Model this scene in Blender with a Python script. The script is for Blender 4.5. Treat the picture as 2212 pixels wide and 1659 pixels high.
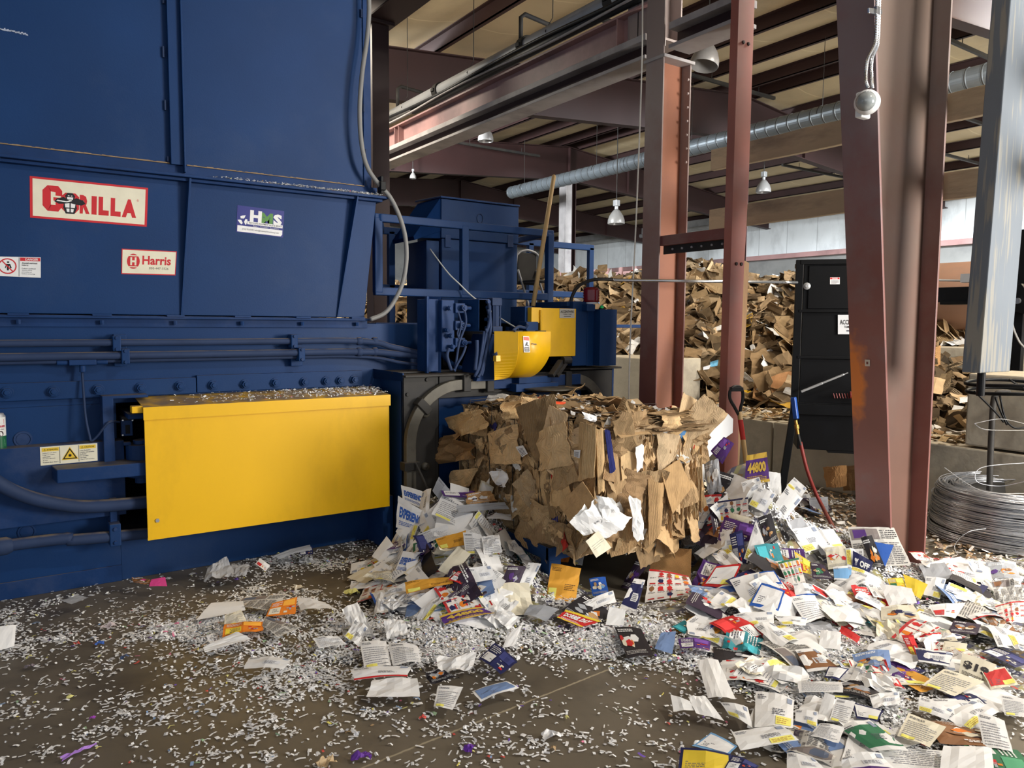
import bpy, math, random
from math import sin, cos, pi, radians, atan, sqrt, exp, floor
from mathutils import Vector, Matrix, noise

for o in list(bpy.data.objects):
    bpy.data.objects.remove(o, do_unlink=True)
SC = bpy.context.scene
COL = SC.collection
V = Vector

# ------------------------------------------------------------------ camera
FPX = 1612.0
CH = 1.6
PITCH = atan((829.5 - 699.0) / FPX)
ROLL = atan(0.008)
YAW = radians(55.6)
_f = V((cos(YAW) * cos(PITCH), sin(YAW) * cos(PITCH), -sin(PITCH)))
_r = V((sin(YAW), -cos(YAW), 0))
_u = _r.cross(_f)
_r2 = _r * cos(ROLL) + _u * sin(ROLL)
_u2 = _u * cos(ROLL) - _r * sin(ROLL)
CAMP = V((0, 0, CH))
cam = bpy.data.objects.new('camera', bpy.data.cameras.new('camera'))
COL.objects.link(cam)
cam.data.sensor_width = 36.0
cam.data.sensor_fit = 'HORIZONTAL'
cam.data.lens = 36.0 * FPX / 2212.0
cam.data.clip_start = 0.05
cam.data.clip_end = 200
m3 = Matrix((_r2, _u2, -_f)).transposed()
cam.matrix_world = Matrix.Translation(CAMP) @ m3.to_4x4()
SC.camera = cam

# ------------------------------------------------------------------ world, lights, exposure
W = bpy.data.worlds.new('world')
SC.world = W
W.use_nodes = True
W.node_tree.nodes['Background'].inputs[0].default_value = (0.80, 0.87, 1.0, 1)
W.node_tree.nodes['Background'].inputs[1].default_value = 0.5
vs = SC.view_settings
vs.view_transform = 'Standard'
vs.look = 'None'
vs.exposure = 0.78
vs.gamma = 1.0
vs.use_curve_mapping = False


def area_light(name, loc, power, size, target=None, col=(1.0, 0.96, 0.90)):
    ld = bpy.data.lights.new(name, 'AREA')
    ld.shape = 'DISK'
    ld.size = size
    ld.energy = power
    ld.color = col
    o = bpy.data.objects.new(name, ld)
    COL.objects.link(o)
    o.location = loc
    d = (V(target) - V(loc)) if target else V((0, 0, -1))
    o.rotation_euler = d.to_track_quat('-Z', 'Y').to_euler()
    return o


area_light('unseen_lamp', (-0.4, -0.2, 6.2), 820, 0.35, (1.8, 4.6, 0.8), (1.0, 0.985, 0.965))
area_light('unseen_lamp', (4.6, -1.5, 6.2), 360, 0.7, (4.4, 3.0, 0.8), (1.0, 0.975, 0.945))  # added unseen fill that brightens the right-hand mail heap
area_light('unseen_lamp', (8.6, 2.6, 6.0), 200, 1.0, (10.0, 6.5, 0.5), (1.0, 0.92, 0.82))  # added off-frame light to brighten the cardboard pile
area_light('unseen_lamp', (2.9, 9.2, 5.2), 120, 1.0, (6.0, 11.0, .5), (1.0, 0.90, 0.74))  # added light hidden by the hopper, for the area behind it
area_light('unseen_lamp', (3.0, 14.0, 5.4), 1500, 1.5, (23.0, 24.0, 4.8), (0.92, 0.97, 1.0))  # added out of sight behind the hopper to brighten the far white wall
area_light('unseen_lamp', (1.2, 1.6, 6.3), 420, 0.8, (4.5, 7.2, 4.0), (1.0, 0.97, 0.95))  # added above the view to light the crane beam
area_light('unseen_lamp', (15.0, 1.2, 6.1), 4600, 1.5, (23.0, 11.0, 4.5), (0.90, 0.96, 1.0))  # added off to the right, brightens the white wall insulation
area_light('unseen_lamp', (7.0, -3.0, 2.2), 520, 2.5, (10.0, 9.0, 6.0), (1.0, 0.95, 0.88))  # added upward fill for the roof, standing in for doorway daylight


def ray(px, py):
    return _f + _r2 * ((px - 1106.0) / FPX) + _u2 * ((829.5 - py) / FPX)


def on(px, py, x=None, y=None, z=None):
    d = ray(px, py)
    if x is not None:
        t = x / d.x
    elif y is not None:
        t = y / d.y
    else:
        t = (z - CH) / d.z
    return CAMP + d * t


def proj(P):
    v = V(P) - CAMP
    w = v.dot(_f)
    return (1106 + FPX * v.dot(_r2) / w, 829.5 - FPX * v.dot(_u2) / w)


def lin(c):
    """sRGB 0-255 -> linear"""
    out = []
    for a in c[:3]:
        a = a / 255.0
        out.append(a / 12.92 if a <= 0.04045 else ((a + 0.055) / 1.055) ** 2.4)
    return (out[0], out[1], out[2], 1.0)


# ------------------------------------------------------------------ materials
def mat(name, rgb, rough=0.5, metal=0.0, var=0.12, scale=3.0, dust=0.0, dustcol=(128, 116, 100),
        bump=0.0, bscale=40.0, spec=0.5, stain=None, stain_amt=0.0, stain_scale=1.2, stretch=None, detail=5.0):
    m = bpy.data.materials.new(name)
    m.use_nodes = True
    nt = m.node_tree
    N, L = nt.nodes, nt.links
    b = N['Principled BSDF']
    b.inputs['Roughness'].default_value = rough
    b.inputs['Metallic'].default_value = metal
    b.inputs['Specular IOR Level'].default_value = spec
    c = lin(rgb)
    tc = N.new('ShaderNodeTexCoord')
    src = tc.outputs['Object']
    if stretch:
        mp = N.new('ShaderNodeMapping')
        mp.inputs['Scale'].default_value = stretch
        L.new(src, mp.inputs[0])
        src = mp.outputs[0]
    no = N.new('ShaderNodeTexNoise')
    no.inputs['Scale'].default_value = scale
    no.inputs['Detail'].default_value = detail
    L.new(src, no.inputs['Vector'])
    mr = N.new('ShaderNodeMapRange')
    mr.inputs[1].default_value = 0.3
    mr.inputs[2].default_value = 0.7
    mr.inputs[3].default_value = 1 - var
    mr.inputs[4].default_value = 1 + var
    L.new(no.outputs['Fac'], mr.inputs[0])
    mul = N.new('ShaderNodeVectorMath')
    mul.operation = 'MULTIPLY'
    mul.inputs[0].default_value = c[:3]
    L.new(mr.outputs[0], mul.inputs[1])
    cur = mul.outputs[0]
    if stain:
        n2 = N.new('ShaderNodeTexNoise')
        n2.inputs['Scale'].default_value = stain_scale
        n2.inputs['Detail'].default_value = 8
        n2.inputs['Roughness'].default_value = 0.65
        L.new(src, n2.inputs['Vector'])
        r2 = N.new('ShaderNodeMapRange')
        r2.inputs[1].default_value = 0.5
        r2.inputs[2].default_value = 0.68
        r2.inputs[3].default_value = 0
        r2.inputs[4].default_value = stain_amt
        L.new(n2.outputs['Fac'], r2.inputs[0])
        mx = N.new('ShaderNodeMixRGB')
        mx.inputs[2].default_value = lin(stain)
        L.new(r2.outputs[0], mx.inputs[0])
        L.new(cur, mx.inputs[1])
        cur = mx.outputs[0]
    if dust > 0:
        g = N.new('ShaderNodeNewGeometry')
        sx = N.new('ShaderNodeSeparateXYZ')
        L.new(g.outputs['Normal'], sx.inputs[0])
        r3 = N.new('ShaderNodeMapRange')
        r3.inputs[1].default_value = 0.74
        r3.inputs[2].default_value = 0.97
        r3.inputs[3].default_value = 0
        r3.inputs[4].default_value = dust
        L.new(sx.outputs[2], r3.inputs[0])
        n3 = N.new('ShaderNodeTexNoise')
        n3.inputs['Scale'].default_value = 9
        n3.inputs['Detail'].default_value = 6
        L.new(tc.outputs['Object'], n3.inputs['Vector'])
        r4 = N.new('ShaderNodeMapRange')
        r4.inputs[1].default_value = 0.25
        r4.inputs[2].default_value = 0.55
        L.new(n3.outputs['Fac'], r4.inputs[0])
        mm = N.new('ShaderNodeMath')
        mm.operation = 'MULTIPLY'
        L.new(r3.outputs[0], mm.inputs[0])
        L.new(r4.outputs[0], mm.inputs[1])
        mx = N.new('ShaderNodeMixRGB')
        mx.inputs[2].default_value = lin(dustcol)
        L.new(mm.outputs[0], mx.inputs[0])
        L.new(cur, mx.inputs[1])
        cur = mx.outputs[0]
    L.new(cur, b.inputs['Base Color'])
    if bump > 0:
        n4 = N.new('ShaderNodeTexNoise')
        n4.inputs['Scale'].default_value = bscale
        n4.inputs['Detail'].default_value = 4
        L.new(src, n4.inputs['Vector'])
        bp = N.new('ShaderNodeBump')
        bp.inputs['Strength'].default_value = bump
        bp.inputs['Distance'].default_value = 0.01
        L.new(n4.outputs['Fac'], bp.inputs['Height'])
        L.new(bp.outputs[0], b.inputs['Normal'])
    return m


def attr_mat(name, rough=0.75, spec=0.3, var=0.0, bump=0.15, corr=False):
    """surface whose own printed colours come with the mesh (colour attribute)"""
    m = bpy.data.materials.new(name)
    m.use_nodes = True
    nt = m.node_tree
    N, L = nt.nodes, nt.links
    b = N['Principled BSDF']
    b.inputs['Roughness'].default_value = rough
    b.inputs['Specular IOR Level'].default_value = spec
    a = N.new('ShaderNodeVertexColor')
    a.layer_name = 'Col'
    cur = a.outputs[0]
    tc = N.new('ShaderNodeTexCoord')
    no = N.new('ShaderNodeTexNoise')
    no.inputs['Scale'].default_value = 14
    no.inputs['Detail'].default_value = 5
    L.new(tc.outputs['Object'], no.inputs['Vector'])
    if var > 0:
        mr = N.new('ShaderNodeMapRange')
        mr.inputs[1].default_value = 0.3
        mr.inputs[2].default_value = 0.7
        mr.inputs[3].default_value = 1 - var
        mr.inputs[4].default_value = 1 + var
        L.new(no.outputs['Fac'], mr.inputs[0])
        mul = N.new('ShaderNodeVectorMath')
        mul.operation = 'MULTIPLY'
        L.new(cur, mul.inputs[0])
        L.new(mr.outputs[0], mul.inputs[1])
        cur = mul.outputs[0]
    L.new(cur, b.inputs['Base Color'])
    bp = N.new('ShaderNodeBump')
    bp.inputs['Strength'].default_value = bump
    bp.inputs['Distance'].default_value = 0.01
    if corr:
        wv = N.new('ShaderNodeTexWave')
        wv.inputs['Scale'].default_value = 60
        wv.inputs['Distortion'].default_value = 2.5
        wv.inputs['Detail'].default_value = 2
        L.new(tc.outputs['Object'], wv.inputs['Vector'])
        ad = N.new('ShaderNodeMath')
        ad.operation = 'ADD'
        L.new(wv.outputs['Fac'], ad.inputs[0])
        L.new(no.outputs['Fac'], ad.inputs[1])
        L.new(ad.outputs[0], bp.inputs['Height'])
    else:
        L.new(no.outputs['Fac'], bp.inputs['Height'])
    L.new(bp.outputs[0], b.inputs['Normal'])
    return m


def height_dust(m, col=(152, 144, 140), z0=1.4, z1=3.4, amt=.8):
    """settled grey dust and overspray, heavier on the upper steel"""
    nt = m.node_tree
    N, L = nt.nodes, nt.links
    b = N['Principled BSDF']
    g = N.new('ShaderNodeNewGeometry')
    sx = N.new('ShaderNodeSeparateXYZ')
    L.new(g.outputs['Position'], sx.inputs[0])
    n = N.new('ShaderNodeTexNoise')
    n.inputs['Scale'].default_value = 3.5
    n.inputs['Detail'].default_value = 7
    n.inputs['Roughness'].default_value = .65
    L.new(g.outputs['Position'], n.inputs['Vector'])
    ma = N.new('ShaderNodeMath')
    ma.operation = 'MULTIPLY_ADD'
    ma.inputs[1].default_value = 3.0
    L.new(n.outputs['Fac'], ma.inputs[0])
    L.new(sx.outputs[2], ma.inputs[2])
    r = N.new('ShaderNodeMapRange')
    r.inputs[1].default_value = z0 + 1.3
    r.inputs[2].default_value = z1 + 1.7
    r.inputs[3].default_value = 0.08
    r.inputs[4].default_value = amt
    L.new(ma.outputs[0], r.inputs[0])
    mx = N.new('ShaderNodeMixRGB')
    old = b.inputs['Base Color'].links[0].from_socket
    L.new(r.outputs[0], mx.inputs[0])
    L.new(old, mx.inputs[1])
    mx.inputs[2].default_value = lin(col)
    L.new(mx.outputs[0], b.inputs['Base Color'])
    return m


M = {}
M['blue'] = mat('baler_blue_paint', (16, 54, 102), 0.5, spec=0.22, var=0.10, scale=1.6, dust=0.55, dustcol=(120, 112, 104), bump=0.05, bscale=120,
                stain=(70, 84, 108), stain_amt=0.2, stain_scale=1.1)
M['blue2'] = mat('blue_paint_dusty', (20, 54, 102), 0.55, spec=0.22, var=0.14, scale=5, dust=0.75, dustcol=(122, 112, 98), bump=0.08, bscale=60,
                 stain=(86, 88, 96), stain_amt=0.25, stain_scale=2.5)
M['pipe'] = mat('dusty_pipe_paint', (44, 60, 92), 0.65, spec=0.25, var=0.12, scale=6, dust=1.0, dustcol=(136, 122, 104))
M['yellow'] = mat('yellow_paint', (246, 192, 14), 0.38, var=0.04, scale=2, stain=(196, 150, 20), stain_amt=0.35, stain_scale=1.7,
                  stretch=(1, 1, .45), dust=0.9, dustcol=(130, 112, 92))
M['black'] = mat('black_paint', (7, 8, 10), 0.45, spec=0.2, var=0.2, scale=4, stain=(22, 25, 30), stain_amt=0.3, stain_scale=3)
M['darksteel'] = mat('worn_dark_steel', (56, 54, 51), 0.6, metal=0.1, spec=0.3, var=0.25, scale=5, stain=(40, 42, 48), stain_amt=0.7, stain_scale=2, dust=0.5)
M['track'] = mat('bare_steel_track', (92, 88, 78), 0.55, metal=0.2, var=0.25, scale=7, stain=(70, 66, 60), stain_amt=0.7, stain_scale=5)
M['void'] = mat('shaded_recess_black', (14, 14, 18), 0.8, var=0.3)  # near-black colour stands in for the shade inside recesses
M['red'] = mat('red_primer_steel', (112, 62, 58), 0.55, var=0.18, scale=2.2, dust=0.8, dustcol=(150, 142, 136), bump=0.06, bscale=30,
               stain=(132, 118, 114), stain_amt=0.45, stain_scale=1.4)
M['redcol'] = mat('red_primer_column', (132, 80, 72), 0.45, var=0.14, scale=1.8, bump=0.08, bscale=22,
                  stain=(134, 116, 108), stain_amt=0.5, stain_scale=0.9, dust=0.8)
height_dust(M['redcol'])
M['beam'] = mat('mauve_beam_paint', (166, 130, 128), 0.5, var=0.12, scale=2, stain=(92, 82, 86), stain_amt=0.6, stain_scale=0.8, dust=0.9,
                dustcol=(150, 146, 144))
M['beamgrey'] = mat('dust_grey_flange', (164, 160, 160), 0.6, var=0.2, scale=3, stain=(96, 90, 92), stain_amt=0.6, stain_scale=1.2)
M['rafter'] = mat('dark_red_rafter', (48, 25, 24), 0.6, var=0.15, scale=1.5, dust=0.9, dustcol=(120, 104, 96))
M['purlin'] = mat('dark_purlin', (50, 28, 27), 0.65, var=0.2, scale=1.5)
M['greysteel'] = mat('grey_galvanized', (176, 178, 180), 0.45, metal=0.4, var=0.16, scale=4, stain=(96, 96, 98), stain_amt=0.5, stain_scale=2, dust=0.6)
M['duct'] = mat('galvanized_duct', (122, 130, 136), 0.38, metal=0.55, var=0.12, scale=3)
M['darkpipe'] = mat('blackened_pipe', (40, 42, 44), 0.45, metal=0.3, var=0.3, scale=3, dust=0.4)
M['void'].node_tree.nodes['Principled BSDF'].inputs['Specular IOR Level'].default_value = 0.1
M['bell'] = mat('lamp_bell_aluminium', (150, 148, 146), 0.35, metal=0.2, var=0.08, scale=6)
M['conc'] = mat('concrete_block', (176, 168, 150), 0.85, var=0.16, scale=2.5, bump=0.3, bscale=25, stain=(104, 100, 94), stain_amt=0.6,
                stain_scale=1.3, dust=0.7, dustcol=(196, 180, 152))
M['wood'] = mat('dusty_lumber', (188, 172, 144), 0.8, var=0.18, scale=2.2, stretch=(1, .25, 1), bump=0.25, bscale=40,
                stain=(104, 98, 92), stain_amt=0.7, stain_scale=3, dust=0.4)
M['rawwood'] = mat('raw_wood', (206, 172, 118), 0.6, var=0.15, scale=6, stretch=(1, 1, .15), bump=0.15, bscale=60)
M['brownwood'] = mat('brown_lumber', (128, 98, 66), 0.75, var=0.22, scale=6, stretch=(1, 1, .12), bump=0.2, bscale=50)
M['rubber'] = mat('grey_hose_rubber', (128, 128, 126), 0.55, var=0.08, scale=5, dust=0.5)
M['blackrub'] = mat('black_rubber', (26, 27, 29), 0.5, var=0.15, scale=8)
M['redhose'] = mat('red_hose_rubber', (132, 44, 40), 0.5, var=0.1, scale=8, dust=0.4)
M['wire'] = mat('bale_wire_steel', (206, 208, 212), 0.3, metal=0.8, var=0.3, scale=16, stretch=(.3, .3, 9))
M['chrome'] = mat('bright_metal', (208, 210, 212), 0.22, metal=0.9, var=0.05)
M['white'] = mat('white_plastic', (236, 238, 238), 0.25, var=0.03)
M['wraps'] = mat('white_rope', (226, 224, 216), 0.6, var=0.05)
M['redlens'] = mat('red_beacon_lens', (120, 16, 28), 0.2, var=0.1)
M['greenled'] = mat('green_button', (40, 230, 120), 0.3, var=0.0)
M['paper'] = attr_mat('printed_paper', 0.6, 0.35, 0.03, 0.12)
M['sign'] = attr_mat('printed_sign', 0.35, 0.4, 0.04, 0.02)
M['card'] = attr_mat('corrugated_cardboard', 0.8, 0.2, 0.14, 0.5, corr=True)
M['shred'] = attr_mat('shredded_paper', 0.7, 0.3, 0.0, 0.0)
M['tank'] = mat('brown_drum_paint', (128, 96, 76), 0.6, var=0.12, scale=1.2, stain=(96, 84, 76), stain_amt=0.5)
M['metalwall'] = mat('grey_metal_panel', (128, 128, 126), 0.6, var=0.1, scale=1, stain=(90, 90, 92), stain_amt=0.5)


def node_mat_extra():
    # grey painted post: paint peeled in streaks along the grain
    m = mat('peeling_grey_paint', (102, 110, 118), 0.6, var=0.10, scale=3, stretch=(1, 1, .3), bump=0.15, bscale=30)
    nt = m.node_tree
    N, L = nt.nodes, nt.links
    b = N['Principled BSDF']
    tc = N['Texture Coordinate']
    mp = N.new('ShaderNodeMapping')
    mp.inputs['Scale'].default_value = (26, 26, 1.3)
    L.new(tc.outputs['Object'], mp.inputs[0])
    n = N.new('ShaderNodeTexNoise')
    n.inputs['Scale'].default_value = 1.6
    n.inputs['Detail'].default_value = 5
    L.new(mp.outputs[0], n.inputs['Vector'])
    n2 = N.new('ShaderNodeTexNoise')
    n2.inputs['Scale'].default_value = 1.4
    L.new(tc.outputs['Object'], n2.inputs['Vector'])
    ad = N.new('ShaderNodeMath')
    ad.operation = 'ADD'
    L.new(n.outputs['Fac'], ad.inputs[0])
    L.new(n2.outputs['Fac'], ad.inputs[1])
    r = N.new('ShaderNodeMapRange')
    r.inputs[1].default_value = 0.98
    r.inputs[2].default_value = 1.06
    L.new(ad.outputs[0], r.inputs[0])
    mx = N.new('ShaderNodeMixRGB')
    old = b.inputs['Base Color'].links[0].from_socket
    L.new(r.outputs[0], mx.inputs[0])
    L.new(old, mx.inputs[1])
    mx.inputs[2].default_value = lin((132, 130, 122))
    L.new(mx.outputs[0], b.inputs['Base Color'])
    M['post'] = m
    # floor : worn concrete, dark traffic film, saw-cut joint lines
    m = mat('warehouse_floor', (112, 103, 88), 0.45, var=0.2, scale=1.3, stain=(62, 56, 50), stain_amt=0.85, stain_scale=0.8, bump=0.06, bscale=18,
            spec=0.5)
    nt = m.node_tree
    N, L = nt.nodes, nt.links
    b = N['Principled BSDF']
    tc = N['Texture Coordinate']
    p0 = on(830, 1640, z=0)
    p1 = on(1480, 1380, z=0)
    d = (p1 - p0).normalized()
    nrm = V((-d.y, d.x, 0))
    dot = N.new('ShaderNodeVectorMath')
    dot.operation = 'DOT_PRODUCT'
    L.new(tc.outputs['Object'], dot.inputs[0])
    dot.inputs[1].default_value = nrm
    sub = N.new('ShaderNodeMath')
    sub.operation = 'SUBTRACT'
    L.new(dot.outputs['Value'], sub.inputs[0])
    sub.inputs[1].default_value = nrm.dot(p0)
    nz = N.new('ShaderNodeTexNoise')
    nz.inputs['Scale'].default_value = 40
    L.new(tc.outputs['Object'], nz.inputs['Vector'])
    nm = N.new('ShaderNodeMath')
    nm.operation = 'MULTIPLY_ADD'
    nm.inputs[1].default_value = 0.012
    nm.inputs[2].default_value = -0.006
    L.new(nz.outputs['Fac'], nm.inputs[0])
    ad = N.new('ShaderNodeMath')
    ad.operation = 'ADD'
    L.new(sub.outputs[0], ad.inputs[0])
    L.new(nm.outputs[0], ad.inputs[1])
    ab = N.new('ShaderNodeMath')
    ab.operation = 'ABSOLUTE'
    L.new(ad.outputs[0], ab.inputs[0])
    r = N.new('ShaderNodeMapRange')
    r.inputs[1].default_value = 0.002
    r.inputs[2].default_value = 0.007
    r.inputs[3].default_value = 0.75
    r.inputs[4].default_value = 0
    L.new(ab.outputs[0], r.inputs[0])
    mx = N.new('ShaderNodeMixRGB')
    old = b.inputs['Base Color'].links[0].from_socket
    L.new(r.outputs[0], mx.inputs[0])
    L.new(old, mx.inputs[1])
    mx.inputs[2].default_value = lin((190, 178, 150))
    L.new(mx.outputs[0], b.inputs['Base Color'])
    M['floor'] = m
    # ceiling insulation: tan vinyl with pale seams every 1.5 m
    m = mat('tan_roof_insulation', (198, 180, 146), 0.7, var=0.12, scale=0.8, bump=0.5, bscale=2.5, stain=(120, 108, 92), stain_amt=0.5,
            stain_scale=0.4)
    nt = m.node_tree
    N, L = nt.nodes, nt.links
    b = N['Principled BSDF']
    tc = N['Texture Coordinate']
    sx = N.new('ShaderNodeSeparateXYZ')
    L.new(tc.outputs['Object'], sx.inputs[0])
    pp = N.new('ShaderNodeMath')
    pp.operation = 'PINGPONG'
    pp.inputs[1].default_value = 0.75
    L.new(sx.outputs[1], pp.inputs[0])
    r = N.new('ShaderNodeMapRange')
    r.inputs[1].default_value = 0.0
    r.inputs[2].default_value = 0.025
    r.inputs[3].default_value = 0.7
    r.inputs[4].default_value = 0
    L.new(pp.outputs[0], r.inputs[0])
    mx = N.new('ShaderNodeMixRGB')
    old = b.inputs['Base Color'].links[0].from_socket
    L.new(r.outputs[0], mx.inputs[0])
    L.new(old, mx.inputs[1])
    mx.inputs[2].default_value = lin((226, 212, 176))
    L.new(mx.outputs[0], b.inputs['Base Color'])
    M['ceil'] = m
    # white wall insulation with vertical laps
    m = mat('white_wall_insulation', (222, 226, 228), 0.35, var=0.08, scale=1.2, bump=0.9, bscale=3.0, stain=(150, 152, 154), stain_amt=0.6,
            stain_scale=0.8, stretch=(1, 1, .5))
    nt = m.node_tree
    N, L = nt.nodes, nt.links
    b = N['Principled BSDF']
    tc = N['Texture Coordinate']
    sx = N.new('ShaderNodeSeparateXYZ')
    L.new(tc.outputs['Object'], sx.inputs[0])
    pp = N.new('ShaderNodeMath')
    pp.operation = 'PINGPONG'
    pp.inputs[1].default_value = 0.6
    L.new(sx.outputs[1], pp.inputs[0])
    r = N.new('ShaderNodeMapRange')
    r.inputs[1].default_value = 0.0
    r.inputs[2].default_value = 0.02
    r.inputs[3].default_value = 0.6
    r.inputs[4].default_value = 0
    L.new(pp.outputs[0], r.inputs[0])
    mx = N.new('ShaderNodeMixRGB')
    old = b.inputs['Base Color'].links[0].from_socket
    L.new(r.outputs[0], mx.inputs[0])
    L.new(old, mx.inputs[1])
    mx.inputs[2].default_value = lin((110, 112, 114))
    L.new(mx.outputs[0], b.inputs['Base Color'])
    M['wallw'] = m


node_mat_extra()


# ------------------------------------------------------------------ mesh helpers
class MB:
    def __init__(s):
        s.v, s.f, s.c = [], [], []

    def add(s, vs, fs, col=None):
        k = len(s.v)
        s.v += [tuple(a) for a in vs]
        for f in fs:
            s.f.append(tuple(i + k for i in f))
            s.c.append(col)
        return s

    def box(s, a, b, col=None, rot=None, piv=None):
        x0, y0, z0 = [min(a[i], b[i]) for i in range(3)]
        x1, y1, z1 = [max(a[i], b[i]) for i in range(3)]
        vs = [V(p) for p in [(x0, y0, z0), (x1, y0, z0), (x1, y1, z0), (x0, y1, z0), (x0, y0, z1), (x1, y0, z1), (x1, y1, z1), (x0, y1, z1)]]
        if rot is not None:
            c = V(piv) if piv is not None else sum(vs, V()) / 8
            vs = [c + rot @ (p - c) for p in vs]
        return s.add(vs, [(0, 3, 2, 1), (4, 5, 6, 7), (0, 1, 5, 4), (1, 2, 6, 5), (2, 3, 7, 6), (3, 0, 4, 7)], col)

    def prism(s, pts, d, col=None):
        """polygon pts (3D, ordered) extruded by vector d"""
        n = len(pts)
        pts = [V(p) for p in pts]
        vs = pts + [p + V(d) for p in pts]
        fs = [tuple(range(n))[::-1], tuple(range(n, 2 * n))]
        fs += [(i, (i + 1) % n, n + (i + 1) % n, n + i) for i in range(n)]
        return s.add(vs, fs, col)

    def bar(s, p, q, w, h, col=None, up=(0, 0, 1)):
        p, q = V(p), V(q)
        d = (q - p).normalized()
        a = d.cross(V(up))
        if a.length < 1e-4:
            a = d.cross(V((1, 0, 0)))
        a.normalize()
        b = a.cross(d).normalized()
        o = [a * w / 2 + b * h / 2, -a * w / 2 + b * h / 2, -a * w / 2 - b * h / 2, a * w / 2 - b * h / 2]
        return s.add([p + k for k in o] + [q + k for k in o],
                     [(0, 1, 2, 3), (7, 6, 5, 4), (0, 4, 5, 1), (1, 5, 6, 2), (2, 6, 7, 3), (3, 7, 4, 0)], col)

    def tube(s, pts, r, n=10, col=None, caps=True, closed=False):
        pts = [V(p) for p in pts]
        m = len(pts)
        rr = r if isinstance(r, (list, tuple)) else [r] * m
        t0 = (pts[1] - pts[0]).normalized()
        a = t0.cross(V((0, 0, 1)))
        if a.length < 1e-3:
            a = t0.cross(V((1, 0, 0)))
        a.normalize()
        vs = []
        for i, p in enumerate(pts):
            if closed:
                t = (pts[(i + 1) % m] - pts[i - 1]).normalized()
            else:
                t = (pts[min(i + 1, m - 1)] - pts[max(i - 1, 0)]).normalized()
            a = (a - t * a.dot(t))
            if a.length < 1e-5:
                a = t.orthogonal()
            a.normalize()
            b = t.cross(a)
            for k in range(n):
                th = 2 * pi * k / n
                vs.append(p + (a * cos(th) + b * sin(th)) * rr[i])
        fs = []
        for i in range(m if closed else m - 1):
            j = (i + 1) % m
            for k in range(n):
                k2 = (k + 1) % n
                fs.append((i * n + k, i * n + k2, j * n + k2, j * n + k))
        if caps and not closed:
            fs.append(tuple(range(n))[::-1])
            fs.append(tuple((m - 1) * n + k for k in range(n)))
        return s.add(vs, fs, col)

    def cyl(s, p, q, r, n=16, col=None, r2=None):
        return s.tube([p, q], [r, r if r2 is None else r2], n, col)

    def lathe(s, prof, c=(0, 0, 0), n=24, col=None, axis=None):
        """prof list of (radius, height)"""
        vs = []
        for (r, h) in prof:
            for k in range(n):
                th = 2 * pi * k / n
                p = V((r * cos(th), r * sin(th), h))
                if axis is not None:
                    p = axis @ p
                vs.append(p + V(c))
        fs = []
        for i in range(len(prof) - 1):
            for k in range(n):
                k2 = (k + 1) % n
                fs.append((i * n + k, i * n + k2, (i + 1) * n + k2, (i + 1) * n + k))
        return s.add(vs, fs, col)

    def build(s, name, m, parent=None, bevel=0.0, smooth=False, loc=None, defcol=(0.8, 0.8, 0.8, 1), solid=0.0):
        me = bpy.data.meshes.new(name)
        if loc is None:
            if parent is None and s.v:
                xs = [p[0] for p in s.v]
                ys = [p[1] for p in s.v]
                zs = [p[2] for p in s.v]
                loc = V(((min(xs) + max(xs)) / 2, (min(ys) + max(ys)) / 2, min(zs)))
            else:
                loc = V((0, 0, 0))
        loc = V(loc)
        if parent is not None:
            base = loc
            vv = [(p[0] - base.x, p[1] - base.y, p[2] - base.z) for p in s.v]
        else:
            vv = [(p[0] - loc.x, p[1] - loc.y, p[2] - loc.z) for p in s.v]
        me.from_pydata(vv, [], s.f)
        if any(c is not None for c in s.c):
            ca = me.color_attributes.new('Col', 'FLOAT_COLOR', 'CORNER')
            buf = []
            for f, c in zip(s.f, s.c):
                c = c or defcol
                buf += [c[0], c[1], c[2], 1.0] * len(f)
            ca.data.foreach_set('color', buf)
        for k in (m if isinstance(m, (list, tuple)) else [m]):
            me.materials.append(k)
        if smooth:
            me.polygons.foreach_set('use_smooth', [True] * len(me.polygons))
        me.update()
        o = bpy.data.objects.new(name, me)
        COL.objects.link(o)
        if parent is not None:
            o.parent = parent
            # parents are Empties placed at their thing's base: cancel their location
            pl = V((0, 0, 0))
            q = parent
            while q is not None:
                pl += q.location
                q = q.parent
            o.location = loc - pl
        else:
            o.location = loc
        if bevel > 0:
            b = o.modifiers.new('bevel', 'BEVEL')
            b.width = bevel
            b.segments = 2
            b.limit_method = 'ANGLE'
        if solid > 0:
            b = o.modifiers.new('solid', 'SOLIDIFY')
            b.thickness = solid
        return o


def tag(o, label=None, cat=None, group=None, kind=None):
    if label:
        o['label'] = label
    if cat:
        o['category'] = cat
    if group:
        o['group'] = group
    if kind:
        o['kind'] = kind
    return o


def thing(name, label, cat, loc, group=None):
    o = bpy.data.objects.new(name, None)
    o.empty_display_size = 0.1
    COL.objects.link(o)
    o.location = loc
    return tag(o, label, cat, group)


def pxbox(px0, py0, px1, py1, y, dep, mb=None, col=None):
    """box whose front face (normal -Y, at depth y) spans the given outline"""
    a = on(px0, (py0 + py1) / 2, y=y)
    b = on(px1, (py0 + py1) / 2, y=y)
    cx = (px0 + px1) / 2
    t = on(cx, py0, y=y)
    d = on(cx, py1, y=y)
    mb = mb or MB()
    mb.box((a.x, y, d.z), (b.x, y + dep, t.z), col)
    return mb


def arc(c, r, a0, a1, n, plane='xz'):
    out = []
    for i in range(n + 1):
        a = a0 + (a1 - a0) * i / n
        out.append(V((c[0] + r * cos(a), c[1], c[2] + r * sin(a))))
    return out


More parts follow.
